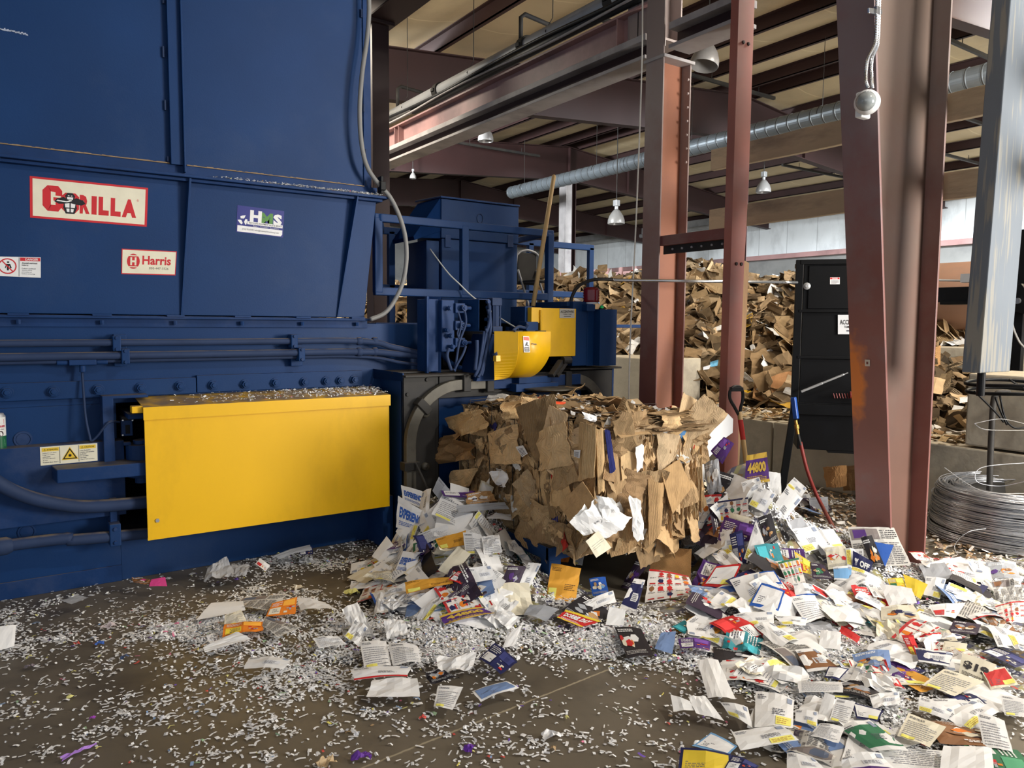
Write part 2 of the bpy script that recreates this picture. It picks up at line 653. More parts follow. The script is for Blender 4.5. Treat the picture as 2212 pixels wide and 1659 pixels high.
def smooth_path(pts, k=6):
    """Catmull-Rom through points"""
    pts = [V(p) for p in pts]
    out = []
    for i in range(len(pts) - 1):
        p0 = pts[max(i - 1, 0)]
        p1, p2 = pts[i], pts[i + 1]
        p3 = pts[min(i + 2, len(pts) - 1)]
        for j in range(k):
            t = j / k
            out.append(0.5 * ((2 * p1) + (p2 - p0) * t + (2 * p0 - 5 * p1 + 4 * p2 - p3) * t * t + (3 * p1 - p0 - 3 * p2 + p3) * t ** 3))
    out.append(pts[-1])
    return out


# ------------------------------------------------------------------ lettering
_glyph = {}


def glyphs(txt, bold=0.0):
    k = (txt, bold)
    if k in _glyph:
        return _glyph[k]
    cu = bpy.data.curves.new('t', 'FONT')
    cu.body = txt
    cu.size = 1.0
    cu.resolution_u = 2
    cu.offset = bold
    ob = bpy.data.objects.new('t', cu)
    COL.objects.link(ob)
    dg = bpy.context.evaluated_depsgraph_get()
    me = bpy.data.meshes.new_from_object(ob.evaluated_get(dg))
    vs = [(v.co.x, v.co.y) for v in me.vertices]
    fs = [tuple(p.vertices) for p in me.polygons]
    bpy.data.objects.remove(ob, do_unlink=True)
    bpy.data.curves.remove(cu)
    bpy.data.meshes.remove(me)
    if vs:
        x0 = min(a[0] for a in vs)
        x1 = max(a[0] for a in vs)
        y0 = min(a[1] for a in vs)
        y1 = max(a[1] for a in vs)
        vs = [((a[0] - x0) / (x1 - x0 or 1), (a[1] - y0) / (y1 - y0 or 1)) for a in vs]
    _glyph[k] = (vs, fs)
    return _glyph[k]


C_ = lin
INK = C_((96, 96, 104))


def quad_art(mb, P, els, off=0.0012, disp=None, grid=(1, 1), N=None):
    """flat artwork on a patch. P corners (u0v0,u1v0,u1v1,u0v1); els rectangles, polygons and words in unit coords."""
    P = [V(p) for p in P]
    if N is None:
        N = (P[1] - P[0]).cross(P[3] - P[0]).normalized()

    def at(u, v, lay):
        p = (P[0] * (1 - u) + P[1] * u) * (1 - v) + (P[3] * (1 - u) + P[2] * u) * v
        h = disp(u, v) if disp else 0.0
        return p + N * (h + off * (0.7 + 0.35 * lay))
    for i, e in enumerate(els):
        lay = e[-1] if e[0] == 'L' else 1
        if e[0] == 'r':
            _, u0, v0, u1, v1, col = e[:6]
            lay = e[6] if len(e) > 6 else 1
            us = [u0] + [g / grid[0] for g in range(1, grid[0]) if u0 + 1e-4 < g / grid[0] < u1 - 1e-4] + [u1]
            vs_ = [v0] + [g / grid[1] for g in range(1, grid[1]) if v0 + 1e-4 < g / grid[1] < v1 - 1e-4] + [v1]
            pts = [at(u, v, lay) for v in vs_ for u in us]
            w = len(us)
            mb.add(pts, [(r * w + c, r * w + c + 1, (r + 1) * w + c + 1, (r + 1) * w + c) for r in range(len(vs_) - 1) for c in range(w - 1)], col)
        elif e[0] == 'p':
            _, pts, col = e[:3]
            lay = e[3] if len(e) > 3 else 1
            mb.add([at(u, v, lay) for u, v in pts], [tuple(range(len(pts)))], col)
        elif e[0] == 't':
            # words: text,u0,v0,u1,v1,colour,(layer),(bold)
            _, txt, u0, v0, u1, v1, col = e[:7]
            lay = e[7] if len(e) > 7 else 2
            bold = e[8] if len(e) > 8 else 0.02
            gv, gf = glyphs(txt, bold)
            rot = e[9] if len(e) > 9 else 0
            if rot == 1:
                pts = [at(u0 + (u1 - u0) * (1 - b), v0 + (v1 - v0) * a, lay) for a, b in gv]
            else:
                pts = [at(u0 + (u1 - u0) * a, v0 + (v1 - v0) * b, lay) for a, b in gv]
            mb.add(pts, gf, col)


def sheet(P, base, els=(), bend=None, grid=(6, 5), seed=0, thick=0.0, jag=0.0, mb=None):
    """a sheet of paper or board over four corners, bent and creased; returns MB"""
    rnd = random.Random(seed)
    P = [V(p) for p in P]
    N = (P[1] - P[0]).cross(P[3] - P[0])
    N = N.normalized() if N.length > 0 else V((0, 0, 1))
    b = dict(curl=0.0, cu=0.0, fold=0.0, fu=0.5, noise=0.0, twist=0.0)
    if bend:
        b.update(bend)
    nx, ny = grid
    L = (P[1] - P[0]).length
    ox, oy = rnd.uniform(0, 99), rnd.uniform(0, 99)
    D = [[0.0] * (nx + 1) for _ in range(ny + 1)]
    for j in range(ny + 1):
        for i in range(nx + 1):
            u, v = i / nx, j / ny
            h = b['curl'] * 4 * u * (1 - u) + b['cu'] * 4 * v * (1 - v)
            h += b['fold'] * (1 - abs(u - b['fu']) / max(b['fu'], 1 - b['fu']))
            h += b['twist'] * (u - .5) * (v - .5) * 4
            if b['noise']:
                h += b['noise'] * noise.noise(V((u * 2.6 + ox, v * 2.6 + oy, seed * .37)))
                h += b['noise'] * .8 * abs(noise.noise(V((u * 5 + oy, v * 5 + ox, 3.1))))
                h += b['noise'] * .45 * abs(noise.noise(V((u * 11 + ox, v * 9 + oy, 7.7))))
            D[j][i] = h * L

    def disp(u, v):
        x = min(max(u, 0), .9999) * nx
        y = min(max(v, 0), .9999) * ny
        i, j = int(x), int(y)
        a, c = x - i, y - j
        return (D[j][i] * (1 - a) + D[j][i + 1] * a) * (1 - c) + (D[j + 1][i] * (1 - a) + D[j + 1][i + 1] * a) * c
    mb = mb or MB()
    pts = []
    for j in range(ny + 1):
        for i in range(nx + 1):
            u, v = i / nx, j / ny
            uu, vv = u, v
            if jag and (i in (0, nx) or j in (0, ny)):
                uu += rnd.uniform(-jag, jag)
                vv += rnd.uniform(-jag, jag)
            p = (P[0] * (1 - uu) + P[1] * uu) * (1 - vv) + (P[3] * (1 - uu) + P[2] * uu) * vv
            pts.append(p + N * D[j][i])
    w = nx + 1
    fs = [(r * w + c, r * w + c + 1, (r + 1) * w + c + 1, (r + 1) * w + c) for r in range(ny) for c in range(nx)]
    if thick > 0:
        n = len(pts)
        pts2 = pts + [p - N * thick for p in pts]
        fs2 = [tuple(n + i for i in f[::-1]) for f in fs]
        rim = []
        for c in range(nx):
            rim.append((c + 1, c, n + c, n + c + 1))
            k = ny * w + c
            rim.append((k, k + 1, n + k + 1, n + k))
        for r in range(ny):
            k = r * w
            rim.append((k, k + w, n + k + w, n + k))
            k = r * w + nx
            rim.append((k + w, k, n + k, n + k + w))
        mb.add(pts2, fs + fs2 + rim, base)
    else:
        mb.add(pts, fs, base)
    if els:
        quad_art(mb, P, els, 0.0011, disp, grid, N)
    return mb


# =================================================================== BUILDING SHELL
def struct(o):
    o['kind'] = 'structure'
    return o


XR, ZR, SL, SLR = 14.0, 6.78, 0.088, 0.11     # ridge line, rafter-top height, roof pitch each side
PD = 0.24


def roof_z(x):
    return ZR - (SL * (XR - x) if x < XR else SLR * (x - XR))


XW = 23.4
mb = MB()
mb.box((-9, -7, -0.2), (XW + .3, 33, 0))
struct(mb.build('floor', M['floor'], loc=(0, 0, 0)))

purl_x = [XR - 1.5 * k - .35 for k in range(0, 15)][::-1] + [XR + .35 + 1.5 * k for k in range(0, 7)]
mb = MB()
xs = []
for i, x in enumerate([-9] + purl_x + [XW + .3]):
    xs.append((x, 0.0))
px_ = [-9] + purl_x + [XW + .3]
prof = []
for i in range(len(px_) - 1):
    for k in range(4):
        t = k / 4
        x = px_[i] * (1 - t) + px_[i + 1] * t
        prof.append((x, roof_z(x) + PD - 0.09 * sin(pi * t)))
prof.append((px_[-1], roof_z(px_[-1]) + PD))
ny = 40
vs, fs = [], []
for j in range(ny + 1):
    y = -7 + 40 * j / ny
    for (x, z) in prof:
        vs.append((x, y, z))
w = len(prof)
for j in range(ny):
    for i in range(w - 1):
        fs.append((j * w + i, (j + 1) * w + i, (j + 1) * w + i + 1, j * w + i + 1))
mb.add(vs, fs)
o = struct(mb.build('ceiling', M['ceil'], loc=(0, 0, 0), smooth=True, solid=-0.05))

# right wall: block base, metal panel, white insulation, mauve girts
mb = MB()
mb.box((XW, -7, 0), (XW + .25, 33, 5.95))
wr = struct(mb.build('wall_right', M['wallw'], loc=(0, 0, 0)))
mb = MB()
mb.box((XW - .04, -7, 0), (XW, 33, 4.1))
struct(mb.build('trim_1', M['metalwall'], loc=(0, 0, 0)))
mb = MB()
mb.box((XW - .25, -7, 4.0), (XW - .04, 33, 4.16))
struct(mb.build('trim_2', M['beam'], loc=(0, 0, 0)))
mb = MB()
mb.box((XW - .3, -7, 5.42), (XW, 33, 5.78))
mb.cyl((XW - .36, -7, 5.42), (XW - .36, 33, 5.42), .09, 12)
struct(mb.build('trim_3', M['greysteel'], loc=(0, 0, 0)))
mb = MB()
mb.box((-9, 31, 0), (XW + .25, 31.25, 9))
struct(mb.build('wall_back', M['metalwall'], loc=(0, 0, 0)))
mb = MB()
mb.box((-9, 30.9, 0), (XW, 31, 2.4))
struct(mb.build('trim_4', M['conc'], loc=(0, 0, 0)))

# rafters
for k, yr in enumerate((5.1, 11.4, 17.6, 23.9, 30.0)):
    mb = MB()
    for (xa, xb) in ((-9.0, XR), (XR, XW)):
        sgn = 1
        steps = 2
        za, zb = roof_z(xa), roof_z(xb)
        d_mid = .95
        d_end = .62 if xb == XR else .9
        da, db = (0.62, d_mid) if xb == XR else (d_mid, .62)
        # web
        mb.add([(xa, yr - .008, za), (xb, yr - .008, zb), (xb, yr - .008, zb - db), (xa, yr - .008, za - da),
                (xa, yr + .008, za), (xb, yr + .008, zb), (xb, yr + .008, zb - db), (xa, yr + .008, za - da)],
               [(0, 1, 2, 3), (7, 6, 5, 4), (0, 4, 5, 1), (3, 2, 6, 7)])
        mb.bar((xa, yr, za - .01), (xb, yr, zb - .01), .2, .02)
        mb.bar((xa, yr, za - da), (xb, yr, zb - db), .2, .02)
        n = 4
        for q in range(1, n):
            t = q / n
            x = xa + (xb - xa) * t
            z1 = za + (zb - za) * t
            dd = da + (db - da) * t
            mb.box((x - .01, yr - .09, z1 - dd), (x + .01, yr + .09, z1))
    mb.box((XR - .015, yr - .1, ZR - .95), (XR + .015, yr + .1, ZR))
    labels = ['dark red tapered roof rafter nearest the viewer, above the big red column',
              'dark red roof rafter crossing above the crane beam, peaking behind the slim red post',
              'dark red roof rafter resting on the mauve ridge post behind the blue railing',
              'dark red roof rafter furthest but one, low behind the blue cabinet top',
              'last dark red roof rafter against the far end wall']
    o = mb.build('roof_rafter', M['rafter'])
    tag(o, labels[k], 'rafter', 'red roof rafters')
    # ridge column
    if k in (0, 1, 2, 3):
        mb = MB()
        zt = ZR - .95
        mb.box((XR - .2, yr - .14, 0), (XR - .18, yr + .14, zt))
        mb.box((XR + .18, yr - .14, 0), (XR + .2, yr + .14, zt))
        mb.box((XR - .18, yr - .008, 0), (XR + .18, yr + .008, zt))
        mb.box((XR - .22, yr - .16, zt - .03), (XR + .22, yr + .16, zt))
        o = thing('ridge_column', None, None, (XR, yr, 0))
        mb.build('web', M['purlin'], o)
        fb = MB()
        fb.box((XR - .215, yr - .14, 0), (XR - .2, yr + .14, zt - .03))
        fb.box((XR - .215, yr - .19, 0), (XR + .0, yr - .15, zt - .03))
        fb.build('left_flange', M['beamgrey'] if k == 2 else M['rafter'], o)
        tag(o, ['dark steel ridge column seen between the big red column and the grey leaning post',
                'dark steel ridge column almost hidden behind the slim red post',
                'mauve steel ridge column standing behind the blue railing and wooden handle',
                'far dark ridge column behind the blue cabinet'][k], 'column', 'steel ridge columns')
# purlins
for i, x in enumerate(purl_x):
    if x < -1.5:
        continue
    z = roof_z(x)
    mb = MB()
    mb.box((x - .012, -7, z), (x + .012, 31, z + .22))
    mb.box((x - .012, -7, z), (x + .075, 31, z + .014))
    mb.box((x - .075, -7, z + .206), (x + .012, 31, z + .22))
    side = 'left of the ridge' if x < XR else 'right of the ridge'
    o = mb.build('roof_purlin', M['purlin'])
    n = int(round((XR - .35 - x) / 1.5)) + 1 if x < XR else int(round((x - XR - .35) / 1.5)) + 1
    ords = ['first', 'second', 'third', 'fourth', 'fifth', 'sixth', 'seventh', 'eighth', 'ninth', 'tenth', 'eleventh', 'twelfth']
    tag(o, 'long dark roof purlin, the %s %s' % (ords[n - 1], side), 'purlin', 'dark roof purlins')

# dark girder + column behind the hopper
a, b = on(806, 400, y=8.0), on(842, 400, y=8.0)
mb = MB()
mb.box((a.x, 8.0, 0), (b.x, 8.2, 4.95))
mb.box((a.x - .05, 7.95, 4.93), (b.x + .05, 8.25, 4.97))
tag(mb.build('dark_column', M['rafter'], bevel=.004), 'dark brown square steel column rising behind the right edge of the blue hopper', 'column')
mb = MB()
for z in (4.97, 5.3):
    mb.box((a.x - .05, 6.9, z), (b.x + .1, 14, z + .02))
mb.box((a.x + .08, 6.9, 4.99), (a.x + .1, 14, 5.3))
tag(mb.build('dark_girder', M['purlin']), 'dark steel girder overhead at the upper left, carried by the column behind the hopper', 'girder')

# ------------------------------------------------------------------ crane runway, columns C1 / C2, planks
XB = 4.58


def runway(name, y0, y1, label, cat='beam', upper=True):
    r = thing(name, label, cat, (XB, y0, 3.79))
    mb = MB()
    if upper:
        mb.box((XB - .006, y0, 3.98), (XB + .006, y1, 4.24))
        mb.box((XB - .09, y0, 4.225), (XB + .09, y1, 4.245))
        y = y0 + .2
        mb.build('web', M['beam'], r)
    mb = MB()
    mb.box((XB - .12, y0, 3.93), (XB + .12, y1, 3.985))
    mb.build('ledge_flange', M['beamgrey'], r, bevel=.004)
    mb = MB()
    mb.box((XB - .02, y0, 3.81), (XB + .02, y1, 3.93))
    mb.build('lower_web', M['rafter'], r)
    mb = MB()
    mb.box((XB - .12, y0, 3.785), (XB + .12, y1, 3.815))
    mb.build('lower_flange', M['beamgrey'], r, bevel=.003)
    return r


r = runway('crane_runway_beam', 4.62, 10.6, 'long mauve crane runway beam with dusty grey flanges running back from the red column')
mb = MB()
for y in (5.0, 9.3, 9.42):
    mb.box((XB - .085, y, 3.99), (XB + .085, y + .012, 4.225))
mb.build('stiffener', M['beam'], r)

# C1
def px_post(pl, pc, pr, py, xnear):
    """near corner pixel pc on plane x=xnear; left edge pl; right edge pr -> (x0,y0,x1,y1)"""
    A = on(pc, py, x=xnear)
    B = on(pl, py, x=xnear)
    Cc = on(pr, py, y=A.y)
    return xnear, A.y, Cc.x, B.y


x0, y0, x1, y1 = px_post(1380, 1416, 1475, 860, 4.42)
c1 = thing('column', 'red steel H-column between the bale and the slim post, carrying the crane runway beam', 'column', (x0, y0, 0))
ztop = on(1430, 122, y=y0).z
mb = MB()
mb.box((x0, y0, 0), (x0 + .014, y1, 6.0))
mb.build('left_flange', M['redcol'], c1, bevel=.002)
mb = MB()
mb.box((x0 + .014, (y0 + y1) / 2 - .006, 0), (x1 - .014, (y0 + y1) / 2 + .006, ztop))
mb.build('web', mat('warm_lit_primer_web', (158, 102, 76), 0.55, var=.12, scale=1.5, stain=(130, 86, 76), stain_amt=.6, stain_scale=1.1), c1)  # warm light falling on the web is mixed into its colour
mb = MB()
mb.box((x1 - .014, y0, 0), (x1, y1, ztop))
mb.build('right_flange', M['redcol'], c1, bevel=.002)
mb = MB()
mb.box((x0 - .01, y0 - .02, ztop), (x1 + .02, y1 + .02, ztop + .025))
mb.build('cap_plate', M['beamgrey'], c1, bevel=.003)
mb = MB()
for k in range(7):
    z = ztop - .12 - k * .11
    mb.lathe([(0, 0), (.012, 0), (.009, .01), (0, .012)], (x1 - .03, y0 + .01, z), 8, axis=Matrix.Rotation(radians(90), 3, 'X'))
mb.build('weld_bead', M['redcol'], c1)
# upper stub behind
mb = MB()
mb.box((x0 + .12, y0 + .3, ztop + .3), (x0 + .135, y0 + .55, 6.0))
mb.box((x0 + .12, y0 + .42, ztop + .3), (x0 + .5, y0 + .43, 6.0))
mb.box((x0 + .5, y0 + .3, ztop + .3), (x0 + .515, y0 + .55, 6.0))
mb.box((x0 + .1, y0 + .28, ztop + .28), (x0 + .54, y0 + .57, ztop + .3))
tag(mb.build('upper_column', M['redcol']), 'upper red steel column section rising above the capped H-column', 'column')
c1y, c1x1 = y0, x1
# C2
x0, y0, x1, y1 = px_post(1555, 1571, 1598, 860, 4.42)
c2 = thing('slim_post', 'slim bent red steel post with sunlit right face, between the H-column and the black cabinet', 'post', (x0, y0, 0))
mb = MB()
segs = []
zs = [0, .6, .95, 1.05, 1.15, 1.4, 2.0, 2.6, 3.3, 6.0]
dx = [0, 0, -.005, .028, -.006, -.004, 0.0, .02, .02, .02]
vs, fs = [], []
for z, d in zip(zs, dx):
    vs += [(x0 - .008, y0, z), (x1 + d, y0, z), (x1 + d, y0 + .012, z), (x0 + .012, y0 + .012, z), (x0 + .012, y1 - .012, z), (x1 + d, y1 - .012, z), (x1 + d, y1, z),
           (x0 - .008, y1, z)]
for i in range(len(zs) - 1):
    for k in range(8):
        k2 = (k + 1) % 8
        fs.append((i * 8 + k, i * 8 + k2, i * 8 + 8 + k2, i * 8 + 8 + k))
mb.add(vs, fs)
mb.build('channel', mat('orange_red_primer', (158, 96, 84), .5, var=.14, scale=2, stain=(140, 116, 112), stain_amt=.5, stain_scale=1.2), c2, bevel=.0)
mb = MB()
for z in (2.05, 3.62):
    for q in (.35, .75):
        mb.lathe([(0, .012), (.012, .01), (.014, 0), (.014, -.02)], (x0 + (x1 - x0) * q, y0, z), 8, axis=Matrix.Rotation(radians(90), 3, 'X'))
mb.build('bolt', M['rafter'], c2)
c2x0, c2y0, c2x1, c2y1 = x0, y0, x1, y1
# braces between C1 and C2
r = runway('runway_stub', c2y1, c1y - .01, 'short dusty channel beam bridging the top of the H-column and slim red post', 'beam', upper=False)
z = on(1418, 530, x=4.44).z
mb = MB()
mb.box((4.43, c2y1, z - .0), (4.47, c1y, z + .07))
mb.box((4.43, c2y1, z - .01), (4.56, c1y, z))
br = thing('cross_brace', 'horizontal red brace with a row of bolts joining the H-column and slim post', 'brace', (4.43, c2y1, z - .1))
mb.build('channel', M['red'], br, bevel=.002)
mb = MB()
mb.box((4.47, c2y1, z - .075), (4.482, c1y, z))
mb.build('bolt_plate', M['darksteel'], br)
mb = MB()
for k in range(6):
    y = c2y1 + .06 + k * .1
    mb.cyl((4.47, y, z - .04), (4.462, y, z - .04), .009, 8)
mb.build('bolt', M['beamgrey'], br)

# dusty planks running along the runway line
def plank(name, ya, yb, za, zb, label, x=4.62, t=.05, sag=0):
    mb = MB()
    n = 14
    vs, fs = [], []
    rnd = random.Random(int(za * 1000))
    for i in range(n + 1):
        y = ya + (yb - ya) * i / n
        e = rnd.uniform(-.004, .004)
        e2 = rnd.uniform(-.004, .004)
        vs += [(x, y, za + e), (x + t, y, za + e), (x + t, y, zb + e2), (x, y, zb + e2)]
    for i in range(n):
        for k in range(4):
            k2 = (k + 1) % 4
            fs.append((i * 4 + k, i * 4 + 4 + k, i * 4 + 4 + k2, i * 4 + k2))
    fs.append((0, 1, 2, 3))
    fs.append((n * 4 + 3, n * 4 + 2, n * 4 + 1, n * 4))
    mb.add(vs, fs)
    return tag(mb.build(name, M['wood'], bevel=.004), label, 'plank', 'dusty planks along the runway')


PXX = 5.0
ya = on(1535, 355, x=PXX).y
za, zb = on(1617, 352, x=PXX).z, on(1617, 305, x=PXX).z
plank('plank', 1.2, ya, za, zb, 'upper dusty lumber plank bolted behind the slim red post and big column', PXX)
za, zb = on(1613, 486, x=PXX).z, on(1613, 440, x=PXX).z
plank('plank', 1.2, ya, za, zb, 'lower dusty lumber plank bolted behind the slim red post and big column', PXX)

# ------------------------------------------------------------------ big tapered column
bc = thing('tapered_column', 'big tapered red steel frame column at right with sensor and orange scrape', 'column', (4.56, 2.42, 0))
YA, YB = 2.42, 2.645
ZT = 5.2


def xn(z):   # outer face of near (left) flange
    return 4.565 - .146 * z


mb = MB()
mb.add([(xn(0), YA, 0), (xn(ZT), YA, ZT), (xn(ZT), YB, ZT), (xn(0), YB, 0),
        (xn(0) + .02, YA, 0), (xn(ZT) + .02, YA, ZT), (xn(ZT) + .02, YB, ZT), (xn(0) + .02, YB, 0)],
       [(0, 1, 2, 3), (7, 6, 5, 4), (0, 4, 5, 1), (3, 2, 6, 7), (1, 5, 6, 2), (0, 3, 7, 4)])
mp = mat('scuffed_red_flange', (136, 84, 76), .42, var=.16, scale=1.5, stain=(128, 112, 112), stain_amt=.65, stain_scale=1.6, bump=.06, bscale=20)
# orange spray patch along the flange's far edge
nt = mp.node_tree
N_, L_ = nt.nodes, nt.links
bsdf = N_['Principled BSDF']
tc = N_['Texture Coordinate']
zc = on(1850, 815, y=2.64).z
mpn = N_.new('ShaderNodeMapping')
mpn.inputs['Location'].default_value = (0, -.225 * 9, -zc * 3.6)
mpn.inputs['Scale'].default_value = (0, 9, 3.6)
L_.new(tc.outputs['Object'], mpn.inputs[0])
ln = N_.new('ShaderNodeVectorMath')
ln.operation = 'LENGTH'
L_.new(mpn.outputs[0], ln.inputs[0])
nz = N_.new('ShaderNodeTexNoise')
nz.inputs['Scale'].default_value = 14
L_.new(tc.outputs['Object'], nz.inputs['Vector'])
ad = N_.new('ShaderNodeMath')
ad.operation = 'ADD'
L_.new(ln.outputs['Value'], ad.inputs[0])
L_.new(nz.outputs['Fac'], ad.inputs[1])
mr = N_.new('ShaderNodeMapRange')
mr.inputs[1].default_value = 1.15
mr.inputs[2].default_value = 1.6
mr.inputs[3].default_value = 1
mr.inputs[4].default_value = 0
L_.new(ad.outputs[0], mr.inputs[0])
mx = N_.new('ShaderNodeMixRGB')
old = bsdf.inputs['Base Color'].links[0].from_socket
L_.new(mr.outputs[0], mx.inputs[0])
L_.new(old, mx.inputs[1])
mx.inputs[2].default_value = lin((214, 120, 40))
L_.new(mx.outputs[0], bsdf.inputs['Base Color'])
height_dust(mp, (134, 122, 122), 1.9, 3.0, .8)
fl = mb.build('left_flange', mp, bc, bevel=.002, loc=(4.56, 2.42, 0))
mb = MB()
mb.add([(xn(0) + .02, 2.525, 0), (xn(ZT) + .02, 2.525, ZT), (4.9, 2.525, ZT), (4.94, 2.525, 0),
        (xn(0) + .02, 2.535, 0), (xn(ZT) + .02, 2.535, ZT), (4.9, 2.535, ZT), (4.94, 2.535, 0)],
       [(0, 3, 2, 1), (4, 5, 6, 7), (1, 2, 6, 5), (0, 4, 7, 3)])
mb.build('web', height_dust(mat('brown_primer_web', (112, 78, 64), .55, var=.16, scale=1.2, stain=(92, 66, 60), stain_amt=.6, stain_scale=.8), (112, 98, 88), 1.2, 3.0, .8), bc)
mb = MB()
mb.add([(4.94, YA, 0), (4.90, YA, ZT), (4.90, YB, ZT), (4.94, YB, 0), (4.96, YA, 0), (4.92, YA, ZT), (4.92, YB, ZT), (4.96, YB, 0)],
       [(0, 1, 2, 3), (7, 6, 5, 4), (0, 4, 5, 1), (3, 2, 6, 7), (1, 5, 6, 2), (0, 3, 7, 4)])
mb.build('right_flange', M['redcol'], bc, bevel=.002)
mb = MB()
mb.box((4.5, 2.38, 0), (5.0, 2.7, .02))
mb.build('base_plate', M['redcol'], bc)
# small chipped sticker
mb = MB()
c = on(1874, 784, x=xn(on(1874, 784, x=4.35).z) - .004)
sheet([c + V((0, .016, -.02)), c + V((0, -.016, -.02)), c + V((-.004, -.016, .02)), c + V((-.004, .016, .02))], lin((200, 190, 176)),
      [('r', .3, .3, .7, .7, lin((120, 70, 60)))], None, (2, 2), 5, 0.001, mb=mb)
mb.build('sticker_remnant', M['paper'], bc)

# dome sensor with two flexible conduits
P0 = on(1872, 220, y=YA - .04)
dm = thing('motion_sensor', 'white round dome sensor hanging on conduits on the big red column', 'sensor', P0)
ax = (CAMP - P0)
ax.z = 0
ax = (V((-.60, -.80, -.12)) + V((-.55, .35, 0))).normalized()
R3 = ax.to_track_quat('Z', 'Y').to_matrix()
mb = MB()
mb.lathe([(0, -.045), (.062, -.045), (.066, -.036), (.066, 0.0), (.058, .018), (.052, .026)], P0, 32, axis=R3)
mb.build('housing', M['white'], dm, smooth=True)
mb = MB()
mb.lathe([(.052, .022), (.047, .042), (.034, .058), (.018, .067), (0, .07)], P0, 28, axis=R3)
mb.build('dome_lens', mat('smoky_dome', (150, 156, 156), .08, var=.05, spec=.9), dm, smooth=True)
mb = MB()
mb.box(P0 + V((.01, .03, -.07)), P0 + V((.1, .075, .07)))
mb.build('junction_box', M['white'], dm, bevel=.01)
for k, (dx_, nm) in enumerate(((-.008, 0), (.014, 1))):
    pts = []
    for (px, py) in ([(1893 + 4, -40), (1896, 20), (1893, 90), (1880 if k else 1876, 130), (1880 if k else 1872, 170), (1882 if k else 1877, 190)]):
        p = on(px, py, y=YA - .03)
        pts.append(p + V((dx_, 0, 0)))
    path = smooth_path(pts, 26)
    rr = [.0085 + (.0016 if i % 2 else 0) for i in range(len(path))]
    mb = MB()
    mb.tube(path, rr, 8)
    mb.build('flexible_conduit', M['chrome'], dm)
mb = MB()
c = on(1893, 25, y=YA - .03)
mb.box(c + V((-.07, 0, -.012)), c + V((.06, .012, .016)), rot=Matrix.Rotation(radians(-10), 3, 'Y'))
mb.box(c + V((-.015, -.012, -.02)), c + V((.02, .01, .026)))
mb.build('strut_clamp', M['chrome'], dm, bevel=.002)

# grey leaning post with peeling paint
b0 = on(2100, 800, x=4.55)
b1 = on(2172, 808, y=b0.y - .02)
xa = 4.55
A = on(2110, 803, x=xa)      # near-left edge
mb = MB()
dir_ = (on(2177, 0, y=A.y - .05) - on(2114, 803, y=A.y - .05)).normalized()
wv = V((cos(radians(-34)), sin(radians(-34)), 0))
dv = V((-wv.y, wv.x, 0))
base = on(2101, 800, y=A.y)
lft = on(2101, 800, y=A.y)
rgt = on(2173, 812, y=A.y)
wdt = (rgt - lft).length
p0 = on(2117, 806, y=A.y)
wdt = (on(2173, 812, y=A.y) - p0).length / .86
dir_ = (on(2184, 0, y=A.y - .02) - p0).normalized()
L3 = 3.2
v8 = []
for s_ in (0, L3):
    for (a_, b_) in ((0, 0), (1, 0), (1, 1), (0, 1)):
        v8.append(p0 + V((wdt * .86, -.02, 0)) * a_ + V((.0, .10, 0)) * b_ + dir_ * s_)
mb.add(v8, [(0, 3, 2, 1), (4, 5, 6, 7), (0, 1, 5, 4), (1, 2, 6, 5), (2, 3, 7, 6), (3, 0, 4, 7)])
pg = thing('leaning_post', 'leaning grey painted timber post with peeling paint at the right edge', 'post', (lft.x, lft.y, lft.z))
mb.build('timber', M['post'], pg, bevel=.006)
mb = MB()
c = (p0 + V((wdt * .35, .02, 0)))
mb.cyl(c + V((0, .03, .02)), c + V((0.0, .03, -.14)), .022, 14)
mb.build('foot_rod', M['black'], pg)

# ------------------------------------------------------------------ pipes, duct, lamps
mb = MB()
y0, y1 = 3.2, 10.8
mb.cyl((4.63, y0, 4.47), (4.63, y1, 4.47), .085, 20)
pp = thing('sprinkler_pipe', 'large galvanized sprinkler main running above the mauve crane beam', 'pipe', (4.63, y0, 4.38))
mb.build('pipe', M['greysteel'], pp, smooth=True)
for y in (6.55, 8.4, 5.2):
    mb = MB()
    mb.cyl((4.63, y - .05, 4.47), (4.63, y + .05, 4.47), .105, 20)
    mb.box((4.51, y - .03, 4.45), (4.75, y + .03, 4.49))
    mb.build('coupling', M['darksteel'], pp, bevel=.004)
for y in (6.65, 9.6):
    mb = MB()
    mb.tube([V((4.63, y, 4.55)), V((4.63, y, 4.8)), V((4.68, y, 4.84)), V((5.2, y + .1, 4.84))], .024, 10)
    mb.build('riser_pipe', M['darksteel'], pp, smooth=True)
for y in (4.9, 6.1, 7.6, 9.3):
    mb = MB()
    mb.tube([V((4.63 + .09, y, 4.47)), V((4.63, y, 4.37)), V((4.63 - .09, y, 4.47)), V((4.63, y, 4.62)), V((4.63, y, 5.9))], .005, 5)
    mb.build('hanger', M['darksteel'], pp)
mb = MB()
mb.cyl((4.52, y0, 4.335), (4.52, 8.9, 4.335), .05, 16)
tag(mb.build('dark_pipe', M['darkpipe'], smooth=True), 'blackened pipe strapped under the galvanized sprinkler main', 'pipe')
for k in range(2):
    mb = MB()
    pts = [V((4.46, 3.2 + j * .95, 4.31 + .02 * sin(j * 1.7 + k * 2) + k * .05)) for j in range(9)]
    mb.tube(smooth_path(pts, 4), .012 + .006 * k, 6)
    tag(mb.build('loose_cable', M['darkpipe' if k else 'beamgrey'], smooth=True),
        'thin %s cable sagging along the sprinkler main' % ('dark' if k else 'pale grey'), 'cable', 'cables along the main')

